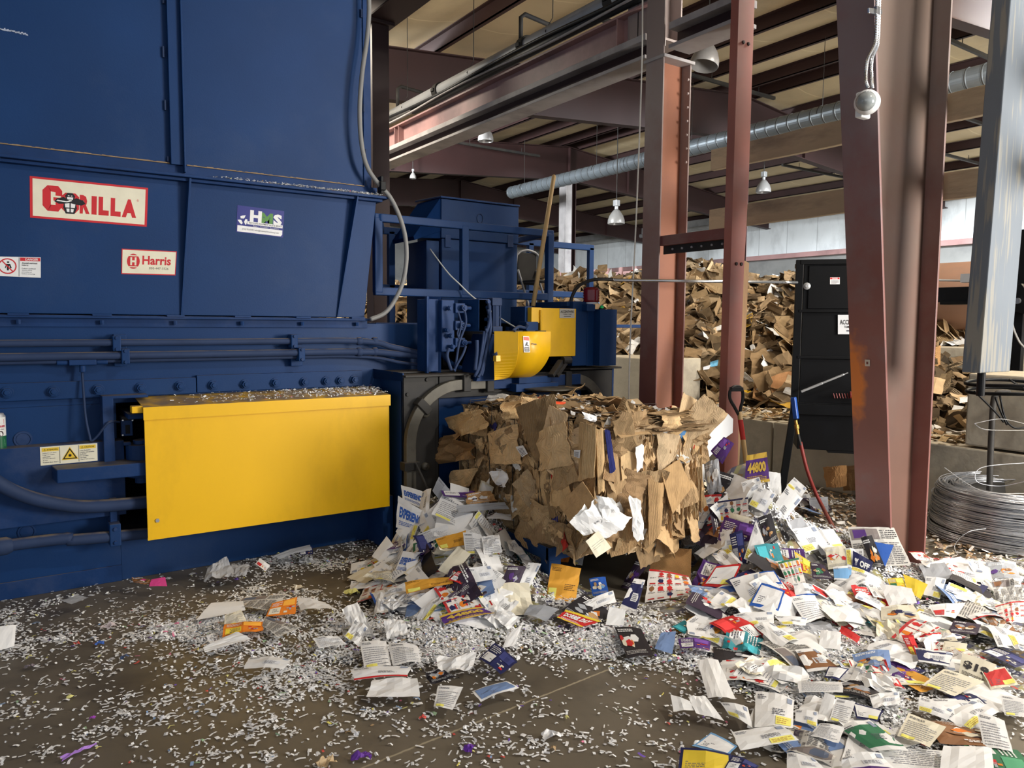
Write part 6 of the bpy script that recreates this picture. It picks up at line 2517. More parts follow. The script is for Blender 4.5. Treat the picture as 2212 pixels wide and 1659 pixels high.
HERO = [
    # TL TR BR BL pixels, lean toward viewer, design, label, bend
    ((1192, 1217, 1255, 1229, 1243, 1300, 1178, 1297), .45, 'man', 'large orange manila envelope standing up in front of the stand, yellow label on it'),
    ((941, 1165, 1006, 1146, 1010, 1177, 952, 1187), .3, 'man', 'orange manila envelope lying on the left heap below the bale corner'),
    ((874, 1258, 972, 1247, 980, 1261, 879, 1283), .3, 'man', 'long torn orange manila envelope at the front foot of the left heap'),
    ((988, 1181, 1018, 1196, 977, 1247, 946, 1231), .35, 'plain:crm', 'folded pale yellow sheet in the middle of the left heap'),
    ((948, 1030, 976, 1063, 957, 1090, 934, 1060), .8, 'letter:gry', 'grey typed sheet standing against the exit frame behind the left heap'),
    ((860, 1071, 927, 1111, 914, 1152, 855, 1139), .7, 'txt:wht:blue:EXPERIENCE:wht', 'white EXPERIENCE brochure with coloured glasses leaning on the blue exit frame'),
    ((866, 1048, 915, 1062, 925, 1105, 870, 1080), .75, 'txt:wht:blue:EXPERIENCE', 'second white EXPERIENCE brochure tucked behind the one on the exit frame'),
    ((871, 1190, 908, 1198, 890, 1242, 852, 1236), .45, 'txt:wht:blue:EXPERIENCE', 'white EXPERIENCE brochure lying low at the left end of the left heap'),
    ((835, 1158, 860, 1190, 832, 1221, 803, 1202), .4, 'plain', 'blank white envelope at the far left tip of the left heap'),
    ((897, 1158, 966, 1133, 974, 1154, 908, 1182), .4, 'letter', 'rolled white letter beside the orange envelope on the left heap'),
    ((990, 1234, 1010, 1240, 1003, 1265, 969, 1252), .3, 'fly:red:wht', 'red card with white corner below the pale yellow sheet'),
    ((1006, 1228, 1060, 1221, 1074, 1250, 1021, 1259), .3, 'env', 'white envelope with bold print right of the red card on the left heap'),
    ((1142, 1215, 1169, 1218, 1135, 1287, 1112, 1280), .4, 'envy', 'long white envelope with yellow label standing left of the large orange one'),
    ((1097, 1222, 1137, 1224, 1116, 1274, 1080, 1269), .4, 'mag:dk:pur', 'dark purple brochure left of the long white envelope'),
    ((1199, 1185, 1240, 1185, 1227, 1215, 1192, 1212), .5, 'fly:org:wht', 'orange and white leaflet poking up behind the large orange envelope'),
    ((1240, 1178, 1262, 1200, 1258, 1222, 1238, 1218), .5, 'letter', 'curled white page right of the orange and white leaflet'),
    ((1272, 1250, 1308, 1246, 1315, 1284, 1281, 1288), .45, 'mag:blue:sky', 'bright blue and yellow card right of the large orange envelope'),
    ((1256, 1304, 1325, 1275, 1332, 1300, 1264, 1325), .3, 'env', 'curved white return envelope lying below the bright blue card'),
    ((1376, 1207, 1403, 1218, 1358, 1287, 1340, 1272), .4, 'mag:dk:pur', 'long dark brochure leaning left of the brown cardboard piece'),
    ((1370, 1250, 1394, 1253, 1372, 1328, 1338, 1313), .35, 'env:wht:navy', 'white and navy brochure below the long dark one'),
    ((1403, 1229, 1487, 1245, 1502, 1285, 1393, 1313), .45, 'circ', 'red and white grocery circular draped on the brown cardboard piece'),
    ((1222, 1318, 1300, 1342, 1256, 1355, 1203, 1335), .12, 'txt:red:wht:DORBEL DAY:yel', 'red and yellow DORBEL DAY card on the floor in front of the bale'),
    ((949, 1332, 1040, 1312, 1069, 1326, 961, 1350), .1, 'txt:pur:gold:44800:gold', 'purple and gold 44800 mailer lying on the floor below the left heap'),
    ((1078, 1310, 1126, 1335, 1097, 1360, 1066, 1335), .3, 'plain', 'crumpled white page right of the purple and gold mailer'),
    ((1145, 1306, 1208, 1316, 1180, 1343, 1131, 1329), .2, 'plain:gry', 'large grey-white blank envelope in front of the large orange envelope'),
    ((1316, 1310, 1352, 1318, 1347, 1352, 1308, 1350), .4, 'plain', 'folded blank white envelope right of the DORBEL DAY card'),
    ((828, 1339, 874, 1338, 884, 1373, 835, 1380), .3, 'plain', 'crumpled blank white envelope alone on the dark floor'),
    ((1327, 1354, 1385, 1358, 1412, 1416, 1355, 1423), .08, 'mag:blk:red', 'mailer with a dark photo of a red car and yellow label on the floor'),
    ((1428, 1367, 1461, 1364, 1452, 1413, 1414, 1402), .15, 'plain:slate', 'pale blue envelope right of the red car mailer'),
    ((1464, 1380, 1535, 1385, 1532, 1406, 1470, 1402), .12, 'fly:pur:wht', 'white card with a purple text block right of the pale blue envelope'),
    ((1069, 1389, 1118, 1433, 1082, 1458, 1033, 1424), .15, 'fly:navy:wht', 'navy blue folder with white window at the centre of the floor'),
    ((1100, 1366, 1128, 1350, 1112, 1395, 1085, 1400), .4, 'plain', 'white and pink sheet sticking up behind the navy folder'),
    ((1018, 1494, 1094, 1472, 1121, 1487, 1038, 1516), .04, 'frame:wht:slate', 'envelope with pale blue inside lying open on the dark floor'),
    ((805, 1467, 902, 1467, 908, 1505, 792, 1508), .1, 'plain', 'wide blank white sheet at the lower edge of the middle litter'),
    ((946, 1481, 1000, 1485, 978, 1534, 937, 1527), .12, 'letter', 'handwritten white letter with yellow label left of the open blue envelope'),
    ((776, 1387, 834, 1384, 845, 1438, 787, 1447), .1, 'letter', 'creased white mailer with red print in the middle litter'),
    ((839, 1391, 902, 1395, 910, 1431, 848, 1440), .1, 'letter', 'fanned white pages right of the creased mailer'),
    ((757, 1446, 890, 1440, 880, 1462, 765, 1470), .1, 'env:wht:red', 'long white sheet with a red stripe under the fanned pages'),
    ((940, 1420, 1030, 1415, 1020, 1448, 950, 1455), .2, 'plain', 'crumpled white sheet left of the navy folder'),
    ((915, 1455, 960, 1452, 1000, 1472, 930, 1476), .15, 'mag:blk:gry', 'dark shiny brochure below the crumpled white sheet'),
    ((423, 1340, 457, 1302, 525, 1298, 530, 1318), .15, 'plain', 'white pointed sheet at the left of the newspaper litter'),
    ((523, 1292, 623, 1283, 580, 1319, 505, 1312), .1, 'news', 'grey newspaper page near the yellow cover, furthest left of the newspapers'),
    ((588, 1304, 642, 1290, 638, 1327, 573, 1333), .3, 'fly:org:crm', 'orange magazine cover beside the far left newspaper page'),
    ((484, 1350, 569, 1344, 569, 1365, 480, 1377), .15, 'fly:org:yel', 'orange and yellow magazine lying below the far left newspaper'),
    ((573, 1332, 650, 1357, 600, 1377, 566, 1352), .1, 'news', 'small printed page right of the orange and yellow magazine'),
    ((486, 1330, 520, 1318, 535, 1345, 484, 1356), .3, 'letter:crm', 'striped cream page between the newspaper and orange magazine'),
    ((640, 1290, 700, 1300, 730, 1318, 650, 1318), .1, 'plain', 'flat white scrap right of the orange magazine cover'),
    ((511, 1365, 544, 1381, 442, 1411, 440, 1396), .25, 'plain', 'crumpled white paper bag below the orange and yellow magazine'),
    ((538, 1421, 632, 1425, 612, 1446, 526, 1446), .05, 'env', 'white envelope lying alone on the lower left floor'),
    ((-6, 1354, 35, 1350, 31, 1396, -6, 1407), .5, 'plain', 'pleated white paper cup holder at the left edge of the floor'),
    ((738, 1319, 772, 1302, 811, 1380, 765, 1367), .3, 'plain', 'tall crumpled white sheet behind the yellow-striped one'),
    ((769, 1336, 795, 1357, 776, 1398, 743, 1377), .3, 'envy', 'white sheet with a yellow stripe propped left of the lone crumpled envelope'),
    ((675, 1378, 730, 1375, 750, 1392, 690, 1402), .2, 'letter', 'curled white page left of the yellow-striped sheet'),
    ((450, 1223, 490, 1213, 512, 1245, 440, 1258), .25, 'plain:gry', 'crumpled grey-white sheets at the foot of the baler under the cover'),
    ((500, 1218, 540, 1222, 530, 1245, 500, 1245), .2, 'letter:gry', 'crumpled printed sheet right of the grey-white sheets by the baler foot'),
    ((327, 1252, 357, 1247, 361, 1266, 322, 1267), .3, 'plain:pink', 'pink and purple wrapper at the foot of the baler'),
    ((284, 1246, 325, 1252, 330, 1264, 290, 1262), .2, 'mag:brn:pink', 'crumpled multicoloured leaflet left of the pink wrapper'),
    ((561, 1206, 584, 1222, 573, 1234, 552, 1219), .4, 'fly:wht:red', 'small white card with red line by the baler foot'),
    ((588, 1202, 669, 1177, 674, 1188, 602, 1208), .3, 'plain:gry', 'long grey sheet edge on at the baler foot under the cover'),
    ((645, 1186, 675, 1180, 676, 1197, 648, 1200), .4, 'fly:navy:wht', 'navy and white card under the long grey sheet'),
    ((131, 1297, 169, 1286, 192, 1291, 154, 1306), .1, 'plain:gry', 'thin grey sheet on the floor at far left by the baler'),
    ((1657, 1018, 1686, 1022, 1688, 1072, 1660, 1062), .8, 'plain', 'blank white card standing at the top of the right heap'),
    ((1639, 1050, 1677, 1066, 1653, 1108, 1616, 1090), .75, 'envy', 'white envelope with yellow label near the top of the right heap'),
    ((1701, 1048, 1734, 1077, 1681, 1140, 1662, 1106), .75, 'env:wht:blue', 'large white envelope with a blue stripe at the right shoulder of the heap'),
    ((1716, 1031, 1743, 1055, 1730, 1075, 1699, 1048), .75, 'envy', 'small white envelope with yellow corner behind the blue-striped one'),
    ((1600, 1042, 1640, 1030, 1650, 1060, 1612, 1080), .7, 'env', 'white postcard at the top left of the right heap below the purple mailer'),
    ((1486, 1073, 1560, 1068, 1534, 1149, 1470, 1149), .5, 'circ:red', 'crumpled red and white circular against the right foot of the bale'),
    ((1520, 1066, 1588, 1072, 1580, 1110, 1512, 1104), .6, 'news:grn', 'open newspaper behind the colour supplement on the right heap'),
    ((1545, 1084, 1616, 1074, 1618, 1136, 1556, 1142), .6, 'circ:navy', 'colour supplement with small product photos on the right heap'),
    ((1576, 1106, 1622, 1119, 1614, 1142, 1585, 1138), .6, 'plain:crm', 'cream envelope stuck below the colour supplement'),
    ((1613, 984, 1656, 976, 1663, 1040, 1607, 1048), .85, 'txt:pur:gold:44800:gold', 'purple and gold 44800 mailer standing upright beside the shovel shaft'),
    ((1535, 974, 1564, 943, 1586, 958, 1560, 1003), .85, 'fly:pur:pur', 'purple printed card stuck to the right end of the bale'),
    ((1520, 1000, 1552, 990, 1560, 1060, 1530, 1070), .8, 'mag:gry:wht', 'crushed shiny wrapper between the bale end and purple mailer'),
    ((1637, 1119, 1666, 1108, 1681, 1165, 1653, 1186), .6, 'mag:blk:brn', 'dark photo card in the centre of the right heap'),
    ((1633, 1123, 1655, 1184, 1635, 1222, 1607, 1206), .55, 'envy', 'white flap envelope with yellow label left of the dark photo card'),
    ((1576, 1154, 1604, 1145, 1613, 1217, 1587, 1219), .55, 'fly:navy:gry', 'navy card with small portraits on the left side of the right heap'),
    ((1556, 1150, 1584, 1144, 1590, 1190, 1560, 1192), .55, 'envy', 'white envelope with yellow corner left of the navy portrait card'),
    ((1547, 1224, 1602, 1218, 1580, 1268, 1517, 1267), .35, 'frame:red:wht', 'red framed leaflet on the lower left of the right heap'),
    ((1576, 1253, 1639, 1235, 1644, 1294, 1620, 1329), .3, 'envy', 'large white envelope with yellow strip below the red framed leaflet'),
    ((1645, 1259, 1696, 1276, 1681, 1323, 1618, 1308), .3, 'frame:blue:wht', 'white envelope with blue border at the front of the right heap'),
    ((1625, 1240, 1672, 1232, 1690, 1262, 1640, 1268), .35, 'frame:blue:wht', 'second blue-bordered envelope just above the first'),
    ((1700, 1145, 1760, 1135, 1790, 1180, 1740, 1195), .45, 'envy', 'wide white envelope with yellow label right of the dark photo card'),
    ((1745, 1150, 1800, 1142, 1830, 1190, 1775, 1200), .45, 'frame:wht:wht', 'pale window envelope on the right shoulder of the right heap'),
    ((1782, 1184, 1824, 1178, 1850, 1222, 1789, 1230), .45, 'mag:crm:red', 'food postcard with lobster picture near the big column'),
    ((1830, 1140, 1932, 1140, 1967, 1222, 1852, 1230), .5, 'news:pur', 'big folded newspaper leaning on the foot of the big red column'),
    ((1859, 1162, 1883, 1156, 1914, 1230, 1885, 1232), .6, 'mag:blk:org', 'dark restaurant photo strip in front of the big newspaper'),
    ((1842, 1189, 1887, 1215, 1875, 1244, 1842, 1237), .5, 'txt:navy:wht:% OFF', 'navy blue % OFF card left of the dark photo strip'),
    ((1878, 1168, 1930, 1178, 1912, 1225, 1900, 1215), .55, 'plain:blue', 'plain blue card between the photo strip and big newspaper'),
    ((1680, 1215, 1725, 1205, 1745, 1275, 1712, 1285), .35, 'circ:grn', 'green and red grocery leaflet in the middle front of the right heap'),
    ((1715, 1190, 1752, 1215, 1750, 1240, 1725, 1235), .45, 'fly:yel:red', 'yellow and red coupon above the green grocery leaflet'),
    ((1750, 1215, 1780, 1220, 1800, 1252, 1755, 1250), .4, 'mag:dk:grn', 'dark sandwich photo card right of the yellow coupon'),
    ((1800, 1225, 1840, 1222, 1838, 1255, 1802, 1252), .35, 'env:wht:sky', 'pale blue statement page below the food postcard'),
    ((1899, 1261, 1969, 1272, 1982, 1303, 1921, 1310), .25, 'plain', 'crisp blank white sheet in front of the big red column'),
    ((1916, 1250, 1950, 1248, 1960, 1275, 1925, 1272), .35, 'fly:yel:grn', 'yellow leaflet with green print left of the yellow mailer'),
    ((1951, 1240, 2004, 1262, 1989, 1294, 1960, 1280), .4, 'plain:yel', 'padded yellow mailer right of the crisp blank sheet'),
    ((2000, 1245, 2045, 1250, 2030, 1295, 1995, 1285), .35, 'envy', 'white postcard with black line standing right of the padded yellow mailer'),
    ((1705, 1290, 1760, 1286, 1784, 1332, 1741, 1347), .15, 'letter', 'long white statement sheet at the front foot of the right heap'),
    ((1712, 1259, 1752, 1262, 1769, 1286, 1719, 1290), .3, 'env:wht:blue', 'white envelope with blue corner above the long statement sheet'),
    ((2004, 1308, 2085, 1303, 2063, 1336, 2020, 1331), .15, 'fly:wht:red', 'coupon sheet with red, maroon and green squares on the right'),
    ((1903, 1312, 1973, 1308, 1993, 1351, 1903, 1340), .15, 'mag:crm:navy', 'bright magazine with navy and orange pictures left of the coupon sheet'),
    ((1628, 1352, 1664, 1345, 1727, 1382, 1683, 1402), .12, 'envy', 'white envelope with yellow strip lying pointed on the floor below the right heap'),
    ((1582, 1327, 1672, 1321, 1672, 1347, 1615, 1354), .2, 'envy', 'white envelope with yellow block at the lower left foot of the right heap'),
    ((1672, 1330, 1745, 1335, 1740, 1352, 1690, 1350), .2, 'envy', 'grey-white envelope right of the one with the yellow block'),
    ((1773, 1361, 1817, 1366, 1815, 1404, 1768, 1400), .3, 'plain', 'square blank white card standing in the right foreground litter'),
    ((1818, 1352, 1859, 1376, 1852, 1389, 1812, 1367), .3, 'plain:red', 'bright red strip right of the square white card'),
    ((1947, 1372, 1973, 1372, 1993, 1424, 1973, 1424), .35, 'fly:red:yel', 'narrow red magazine spine in the right foreground'),
    ((1975, 1400, 2060, 1410, 2050, 1440, 1985, 1430), .15, 'env:wht:navy', 'white and navy mailer right of the narrow red magazine'),
    ((1505, 1427, 1551, 1427, 1589, 1511, 1530, 1509), .06, 'plain', 'long blank white envelope lying alone on the dark centre floor'),
    ((1718, 1405, 1760, 1401, 1817, 1447, 1745, 1453), .08, 'env:wht:brn', 'white postcard with a brown stripe in the right foreground'),
    ((1790, 1440, 1835, 1445, 1812, 1470, 1780, 1464), .2, 'frame:navy:wht', 'navy and yellow cornered envelope below the brown-striped postcard'),
    ((1841, 1415, 1921, 1404, 1926, 1443, 1853, 1447), .1, 'mag:slate:crm', 'blue grey magazine with swirling artwork in the right foreground'),
    ((2079, 1410, 2153, 1436, 2127, 1486, 2070, 1458), .35, 'txt:crm:blk:$19', 'beige $19 mailer with a yellow strip at the right'),
    ((2039, 1445, 2127, 1473, 2061, 1504, 1993, 1480), .15, 'letter:crm', 'beige folded mailer lying below the $19 mailer'),
    ((1723, 1472, 1819, 1475, 1822, 1496, 1725, 1496), .06, 'letter', 'narrow white printed strip in the right foreground'),
    ((1633, 1494, 1716, 1511, 1712, 1574, 1629, 1572), .06, 'envy', 'large white letter with yellow left margin in the right foreground'),
    ((1718, 1533, 1767, 1538, 1765, 1572, 1718, 1558), .1, 'envy', 'small white card with yellow base right of the large yellow-margined letter'),
    ((1486, 1506, 1523, 1504, 1564, 1558, 1503, 1541), .2, 'plain', 'curved blank white envelope right of the dark centre floor'),
    ((1448, 1500, 1490, 1515, 1500, 1535, 1455, 1538), .25, 'plain', 'white flap sheet touching the curved blank envelope'),
    ((1556, 1518, 1615, 1528, 1626, 1574, 1574, 1544), .2, 'envy', 'curved white envelope with yellow stripe left of the large letter'),
    ((1782, 1496, 1804, 1504, 1793, 1555, 1765, 1550), .3, 'plain', 'narrow white flap left of the white phone-pictured letter'),
    ((1807, 1507, 1848, 1517, 1830, 1568, 1791, 1555), .2, 'letter', 'white printed card with dark square in the lower right litter'),
    ((1962, 1540, 2044, 1572, 2009, 1614, 1938, 1590), .1, 'letter:crm', 'yellowed parchment letter in the lower right litter'),
    ((1987, 1504, 2063, 1535, 2046, 1555, 1982, 1535), .2, 'envy', 'curved white envelope with yellow end above the parchment letter'),
    ((1811, 1572, 1877, 1555, 1964, 1623, 1888, 1626), .08, 'env:wht:grn', 'long white flyer with green and red print at the bottom right'),
    ((2039, 1610, 2142, 1617, 2147, 1668, 2029, 1668), .1, 'plain', 'large blank white sheet cut by the bottom edge at the right'),
    ((1580, 1583, 1690, 1568, 1725, 1601, 1598, 1623), .08, 'envy', 'wide plastic-windowed envelope with yellow corner at the bottom'),
    ((1771, 1562, 1824, 1572, 1811, 1607, 1747, 1590), .12, 'letter', 'white letter tilted right of the wide windowed envelope'),
    ((1536, 1581, 1593, 1612, 1573, 1632, 1495, 1612), .15, 'frame:sky:wht', 'blue bordered price leaflet above the orange and navy box'),
    ((1471, 1614, 1580, 1630, 1582, 1670, 1464, 1670), .3, 'frame:navy:yel', 'navy, orange and yellow carton at the bottom edge of the picture'),
    ((1582, 1632, 1640, 1655, 1628, 1670, 1560, 1668), .2, 'fly:navy:wht', 'navy leaflet right of the orange and navy carton at the bottom edge'),
    ((2109, 1537, 2169, 1557, 2188, 1625, 2125, 1614), .15, 'letter', 'tall white mailer at the right, below the yellow-stripped beige mailers'),
    ((1815, 1641, 1903, 1628, 1942, 1668, 1822, 1668), .1, 'env:wht:pur', 'white mailer with purple curve at the bottom edge'),
    ((1700, 1625, 1760, 1640, 1790, 1668, 1700, 1668), .15, 'env', 'white torn envelope at the bottom edge, left of the purple-curved mailer'),
    ((1841, 1518, 1909, 1535, 1896, 1559, 1850, 1552), .15, 'frame:navy:wht', 'white envelope with navy lining in the lower right litter'),
    ((1877, 1502, 1942, 1496, 1945, 1520, 1888, 1533), .15, 'env', 'small white reply envelope right of the navy-lined one'),
    ((2120, 1450, 2170, 1440, 2200, 1480, 2140, 1490), .15, 'frame:crm:red', 'cream card with red squares at the right edge'),
    ((2160, 1500, 2216, 1510, 2216, 1550, 2170, 1545), .2, 'letter', 'white printed page cut by the right edge'),
    ((2060, 1340, 2120, 1350, 2110, 1372, 2050, 1366), .15, 'mag:dk:brn', 'dark catalogue among the right-hand mail'),
    ((2140, 1255, 2200, 1250, 2216, 1300, 2150, 1305), .4, 'news:brn', 'crumpled newspaper at the right edge below the wire coil'),
    ((2130, 1215, 2190, 1218, 2205, 1250, 2130, 1252), .4, 'mag:gry:pur', 'grey plastic-wrapped magazine just under the wire coil'),
    ((2150, 1310, 2214, 1300, 2214, 1345, 2160, 1350), .25, 'circ:red', 'small circular in the dark litter at the right edge'),
    ((1985, 1222, 2040, 1215, 2062, 1250, 2000, 1258), .3, 'plain:gry', 'translucent white sheet on the floor between big column and coil'),
    ((2040, 1385, 2090, 1390, 2085, 1410, 2035, 1405), .15, 'frame:crm:crm', 'tan return envelope among the dark catalogues at the right'),
    ((1747, 1075, 1788, 1073, 1790, 1110, 1750, 1108), .8, 'letter:gry', 'grey typed card standing in front of the red air hose'),
    ((1005, 1068, 1060, 1062, 1075, 1085, 1010, 1092), .3, 'mag:kraft:wht', 'crushed brown carton at the top of the left heap beside the bale'),
    ((985, 1092, 1090, 1085, 1100, 1100, 990, 1108), .3, 'plain:gry', 'flat grey sheets sliding off the top of the left heap'),
    ((1070, 1108, 1132, 1118, 1122, 1130, 1050, 1120), .2, 'plain', 'blank sheet lying on the blue stand top'),
    ((1098, 1140, 1130, 1132, 1166, 1150, 1130, 1168), .3, 'plain', 'blank white card overhanging the left edge of the blue stand'),
    ((1000, 1150, 1040, 1155, 1048, 1200, 1005, 1198), .4, 'letter', 'white typed page right of the orange envelope on the left heap'),
    ((1040, 1160, 1078, 1155, 1085, 1195, 1045, 1200), .4, 'letter', 'white crumpled letter left of the blue stand leg'),
]
placed = []
for i, h in enumerate(HERO):
    px, ln_, kind, label = h[:4]
    r = random.Random(1000 + i)
    cx, cy = sum(px[0::2]) / 4, sum(px[1::2]) / 4
    C0 = hit(cx, cy, .085 if cx < 1100 and cy < 1300 else .055)
    if C0 is None:
        C0 = on(cx, cy, z=.03)
    if 1480 < cx < 1745 and cy < 1125 and (C0 - CAMP).dot(_f) > 4.85:
        C0 = CAMP + ray(cx, cy) * 4.85
    if cx < 1100 and cy < 1120 and C0.y > 4.5:
        C0 = on(cx, cy, y=4.5)
    n = hnorm(C0.x, C0.y) if heap(C0.x, C0.y) > .02 else V((0, 0, 1))
    tc_ = (CAMP - C0)
    tc_.z *= .3
    tc_.normalize()
    n = (n * (1 - ln_) + tc_ * ln_).normalized()
    Q = []
    for a in range(4):
        d = ray(px[2 * a], px[2 * a + 1])
        t = (C0 - CAMP).dot(n) / d.dot(n)
        Q.append(CAMP + d * t)
    P = [Q[3], Q[2], Q[1], Q[0]]
    low = min(p.z for p in P)
    if low < .012 and heap(C0.x, C0.y) < .03:
        # let the lowest corner touch the floor
        P = [V((p.x, p.y, max(p.z, .012))) for p in P]
    crump = 'crumpl' in label or 'crush' in label
    bend = dict(noise=.14 if crump else r.uniform(.015, .05), curl=r.uniform(.0, .045), cu=r.uniform(-.02, .03), fold=r.choice([0, 0, .05]))
    paper(P, kind, label, bend, 1000 + i, (8, 6) if crump else (6, 5))
    placed.append((min(px[0::2]) - 4, min(px[1::2]) - 4, max(px[0::2]) + 4, max(px[1::2]) + 10))

# artwork that belongs on some of them is in the designs above; brown carton under the circular
P = []
for (px, py) in ((1400, 1345), (1486, 1360), (1494, 1186), (1407, 1180)):
    P.append(on(px, py, y=2.72) if False else None)
C0 = hit(1450, 1262, .02)
n = (V((0, 0, 1)) * .45 + (CAMP - C0).normalized() * .55).normalized()
Q = []
for (px, py) in ((1398, 1318), (1488, 1352), (1494, 1187), (1407, 1181)):
    d = ray(px, py)
    Q.append(CAMP + d * ((C0 - CAMP).dot(n) / d.dot(n)))
mb = sheet(Q, lin((186, 142, 92)), (), dict(fold=.03, noise=.01), (6, 6), 3, .004, .006)
tag(mb.build('cardboard_piece', M['card'], None, loc=C0), 'flat brown cardboard piece standing behind the grocery circular', 'cardboard')
Q = []
for (px, py) in ((1425, 1335), (1466, 1361), (1486, 1300), (1440, 1290)):
    d = ray(px, py)
    Q.append(CAMP + d * ((C0 - CAMP).dot(n) / d.dot(n)) * .985)
mb = sheet(Q, lin((170, 128, 82)), (), dict(fold=.12, noise=.05), (5, 5), 3, .004, .02)
tag(mb.build('cardboard_flap', M['card'], None, loc=C0), 'torn pointed brown cardboard flap at the foot of the grocery circular', 'cardboard')

# ------------------------------------------------------------------ filler mail
KINDS = ['env'] * 8 + ['envy'] * 14 + ['letter'] * 5 + ['plain'] * 8 + ['news'] * 1 + ['circ'] * 2 + ['frame:blue:wht', 'frame:crm:wht', 'env:crm', 'plain:gry', 'plain:crm', 'man', 'fly:navy:wht',
                                                                                           'fly:pur:wht', 'mag:dk:red', 'mag:brn:crm', 'fly:red:wht', 'fly:grn:wht', 'mag:blk:gry', 'env:wht:red', 'env:wht:blue',
                                                                                           'letter:crm', 'plain:blk', 'mag:slate:crm', 'fly:teal:wht']
WHERE = [
    ('on the left heap', [(830, 1065, 1060, 1265)], 260, 1),
    ('low along the front of the left heap', [(790, 1170, 1130, 1320)], 110, .4),
    ('in front of the blue stand', [(980, 1225, 1400, 1345)], 66, .4),
    ('high on the right heap beside the bale', [(1480, 1040, 1780, 1200)], 230, 1),
    ('low on the right heap near the column', [(1500, 1190, 1960, 1340)], 170, .7),
    ('on the right foreground floor', [(1480, 1330, 2200, 1480)], 120, .25),
    ('on the floor at the bottom right', [(1640, 1460, 2200, 1650)], 80, .15),
    ('at the far right below the wire coil', [(1960, 1225, 2205, 1390)], 80, .5),
]
ADJ = {'env': 'white addressed envelope', 'envy': 'white envelope with yellow forwarding label', 'letter': 'white typed page', 'plain': 'blank white sheet', 'news': 'grey newspaper page',
       'circ': 'colour store circular', 'frame': 'bordered envelope', 'man': 'orange manila envelope', 'fly': 'coloured printed flyer', 'mag': 'glossy picture page', 'txt': 'printed flyer'}
TONE = {'gry': 'grey', 'crm': 'cream', 'blk': 'black', 'navy': 'navy', 'pur': 'purple', 'red': 'red', 'grn': 'green', 'blue': 'blue', 'dk': 'dark', 'brn': 'brown', 'slate': 'blue-grey', 'teal': 'teal'}
cnt = {}
sd = 5000
for (wh, rects, num, steep) in WHERE:
    r = random.Random(len(wh) * 31 + num)
    for k in range(num):
        x0_, y0_, x1_, y1_ = rects[0]
        px, py = r.uniform(x0_, x1_), r.uniform(y0_, y1_)
        if any(a_ < px < c_ and b_ < py < d_ for a_, b_, c_, d_ in placed) and r.random() < (.9 if px < 1100 else .93):
            continue
        C0 = hit(px, py, .01 + .015 * r.random())
        if C0 is None or C0.x > 6.0 or (BX0 - .1 < C0.x < BX1 + .1 and C0.y > BY0 - .15):
            continue
        if C0.z < .02 and px < 1440 and r.random() < .5:
            continue
        sd += 1
        hn = hnorm(C0.x, C0.y)
        hh = heap(C0.x, C0.y)
        tl = .55 * steep * min(1, .3 + hh * 3)
        n = (hn + V((r.gauss(0, tl), r.gauss(0, tl) - .1 * steep, 0))).normalized()
        kind = r.choice(KINDS)
        kk = kind.split(':')[0]
        if kk in ('news', 'circ', 'mag'):
            w_, h_ = r.uniform(.2, .3), r.uniform(.16, .26)
        elif kk in ('fly', 'man', 'plain', 'letter'):
            w_, h_ = r.uniform(.14, .26), r.uniform(.10, .20)
        else:
            w_, h_ = r.uniform(.19, .25), r.uniform(.09, .13)
        a = n.orthogonal()
        b = n.cross(a)
        P = fpatch(C0 + n * r.uniform(0.0, .02), a, b, w_, h_, r.uniform(0, 2 * pi))
        mn = min(p.z for p in P)
        if mn < .012:
            P = [V((p.x, p.y, p.z + (.012 - mn) if p.z < .05 else p.z + (.012 - mn) * .5)) for p in P]
        cr = r.random() < .25
        bend = dict(noise=r.uniform(.1, .18) if cr else r.uniform(.01, .05), curl=r.uniform(-.02, .05) * (2 if r.random() < .2 else 1), cu=r.uniform(-.02, .03), fold=r.choice([0, 0, .04]))
        tone = ''
        parts_ = kind.split(':')
        if len(parts_) > 1 and parts_[-1] in TONE:
            tone = TONE[parts_[-1]]
        elif len(parts_) > 1 and parts_[1] in TONE:
            tone = TONE[parts_[1]]
        desc = ADJ[kk]
        if tone:
            desc = {'plain': 'blank %s sheet', 'letter': 'typed %s page', 'env': 'envelope with %s trim', 'frame': '%s bordered envelope', 'fly': '%s printed flyer',
                    'mag': 'glossy %s picture page'}.get(kk, '%s ' + desc) % tone
        lab = ('crumpled ' if cr else '') + desc + ' ' + wh
        paper(P, kind, lab, bend, sd, (5, 4) if not cr else (7, 6), group='mail ' + wh)

# ------------------------------------------------------------------ shredded paper
rs = random.Random(99)
sh = MB()
SV, SF, SCc = sh.v, sh.f, sh.c
pw = [lin((250, 250, 249))] * 15 + [lin((234, 234, 234))] * 5 + [lin((206, 206, 210))] * 2
pc = [lin((240, 234, 150)), lin((236, 226, 120)), lin((226, 130, 160)), lin((120, 90, 190)), lin((150, 180, 220)), lin((214, 90, 80)), lin((170, 200, 160)), lin((190, 160, 120))]


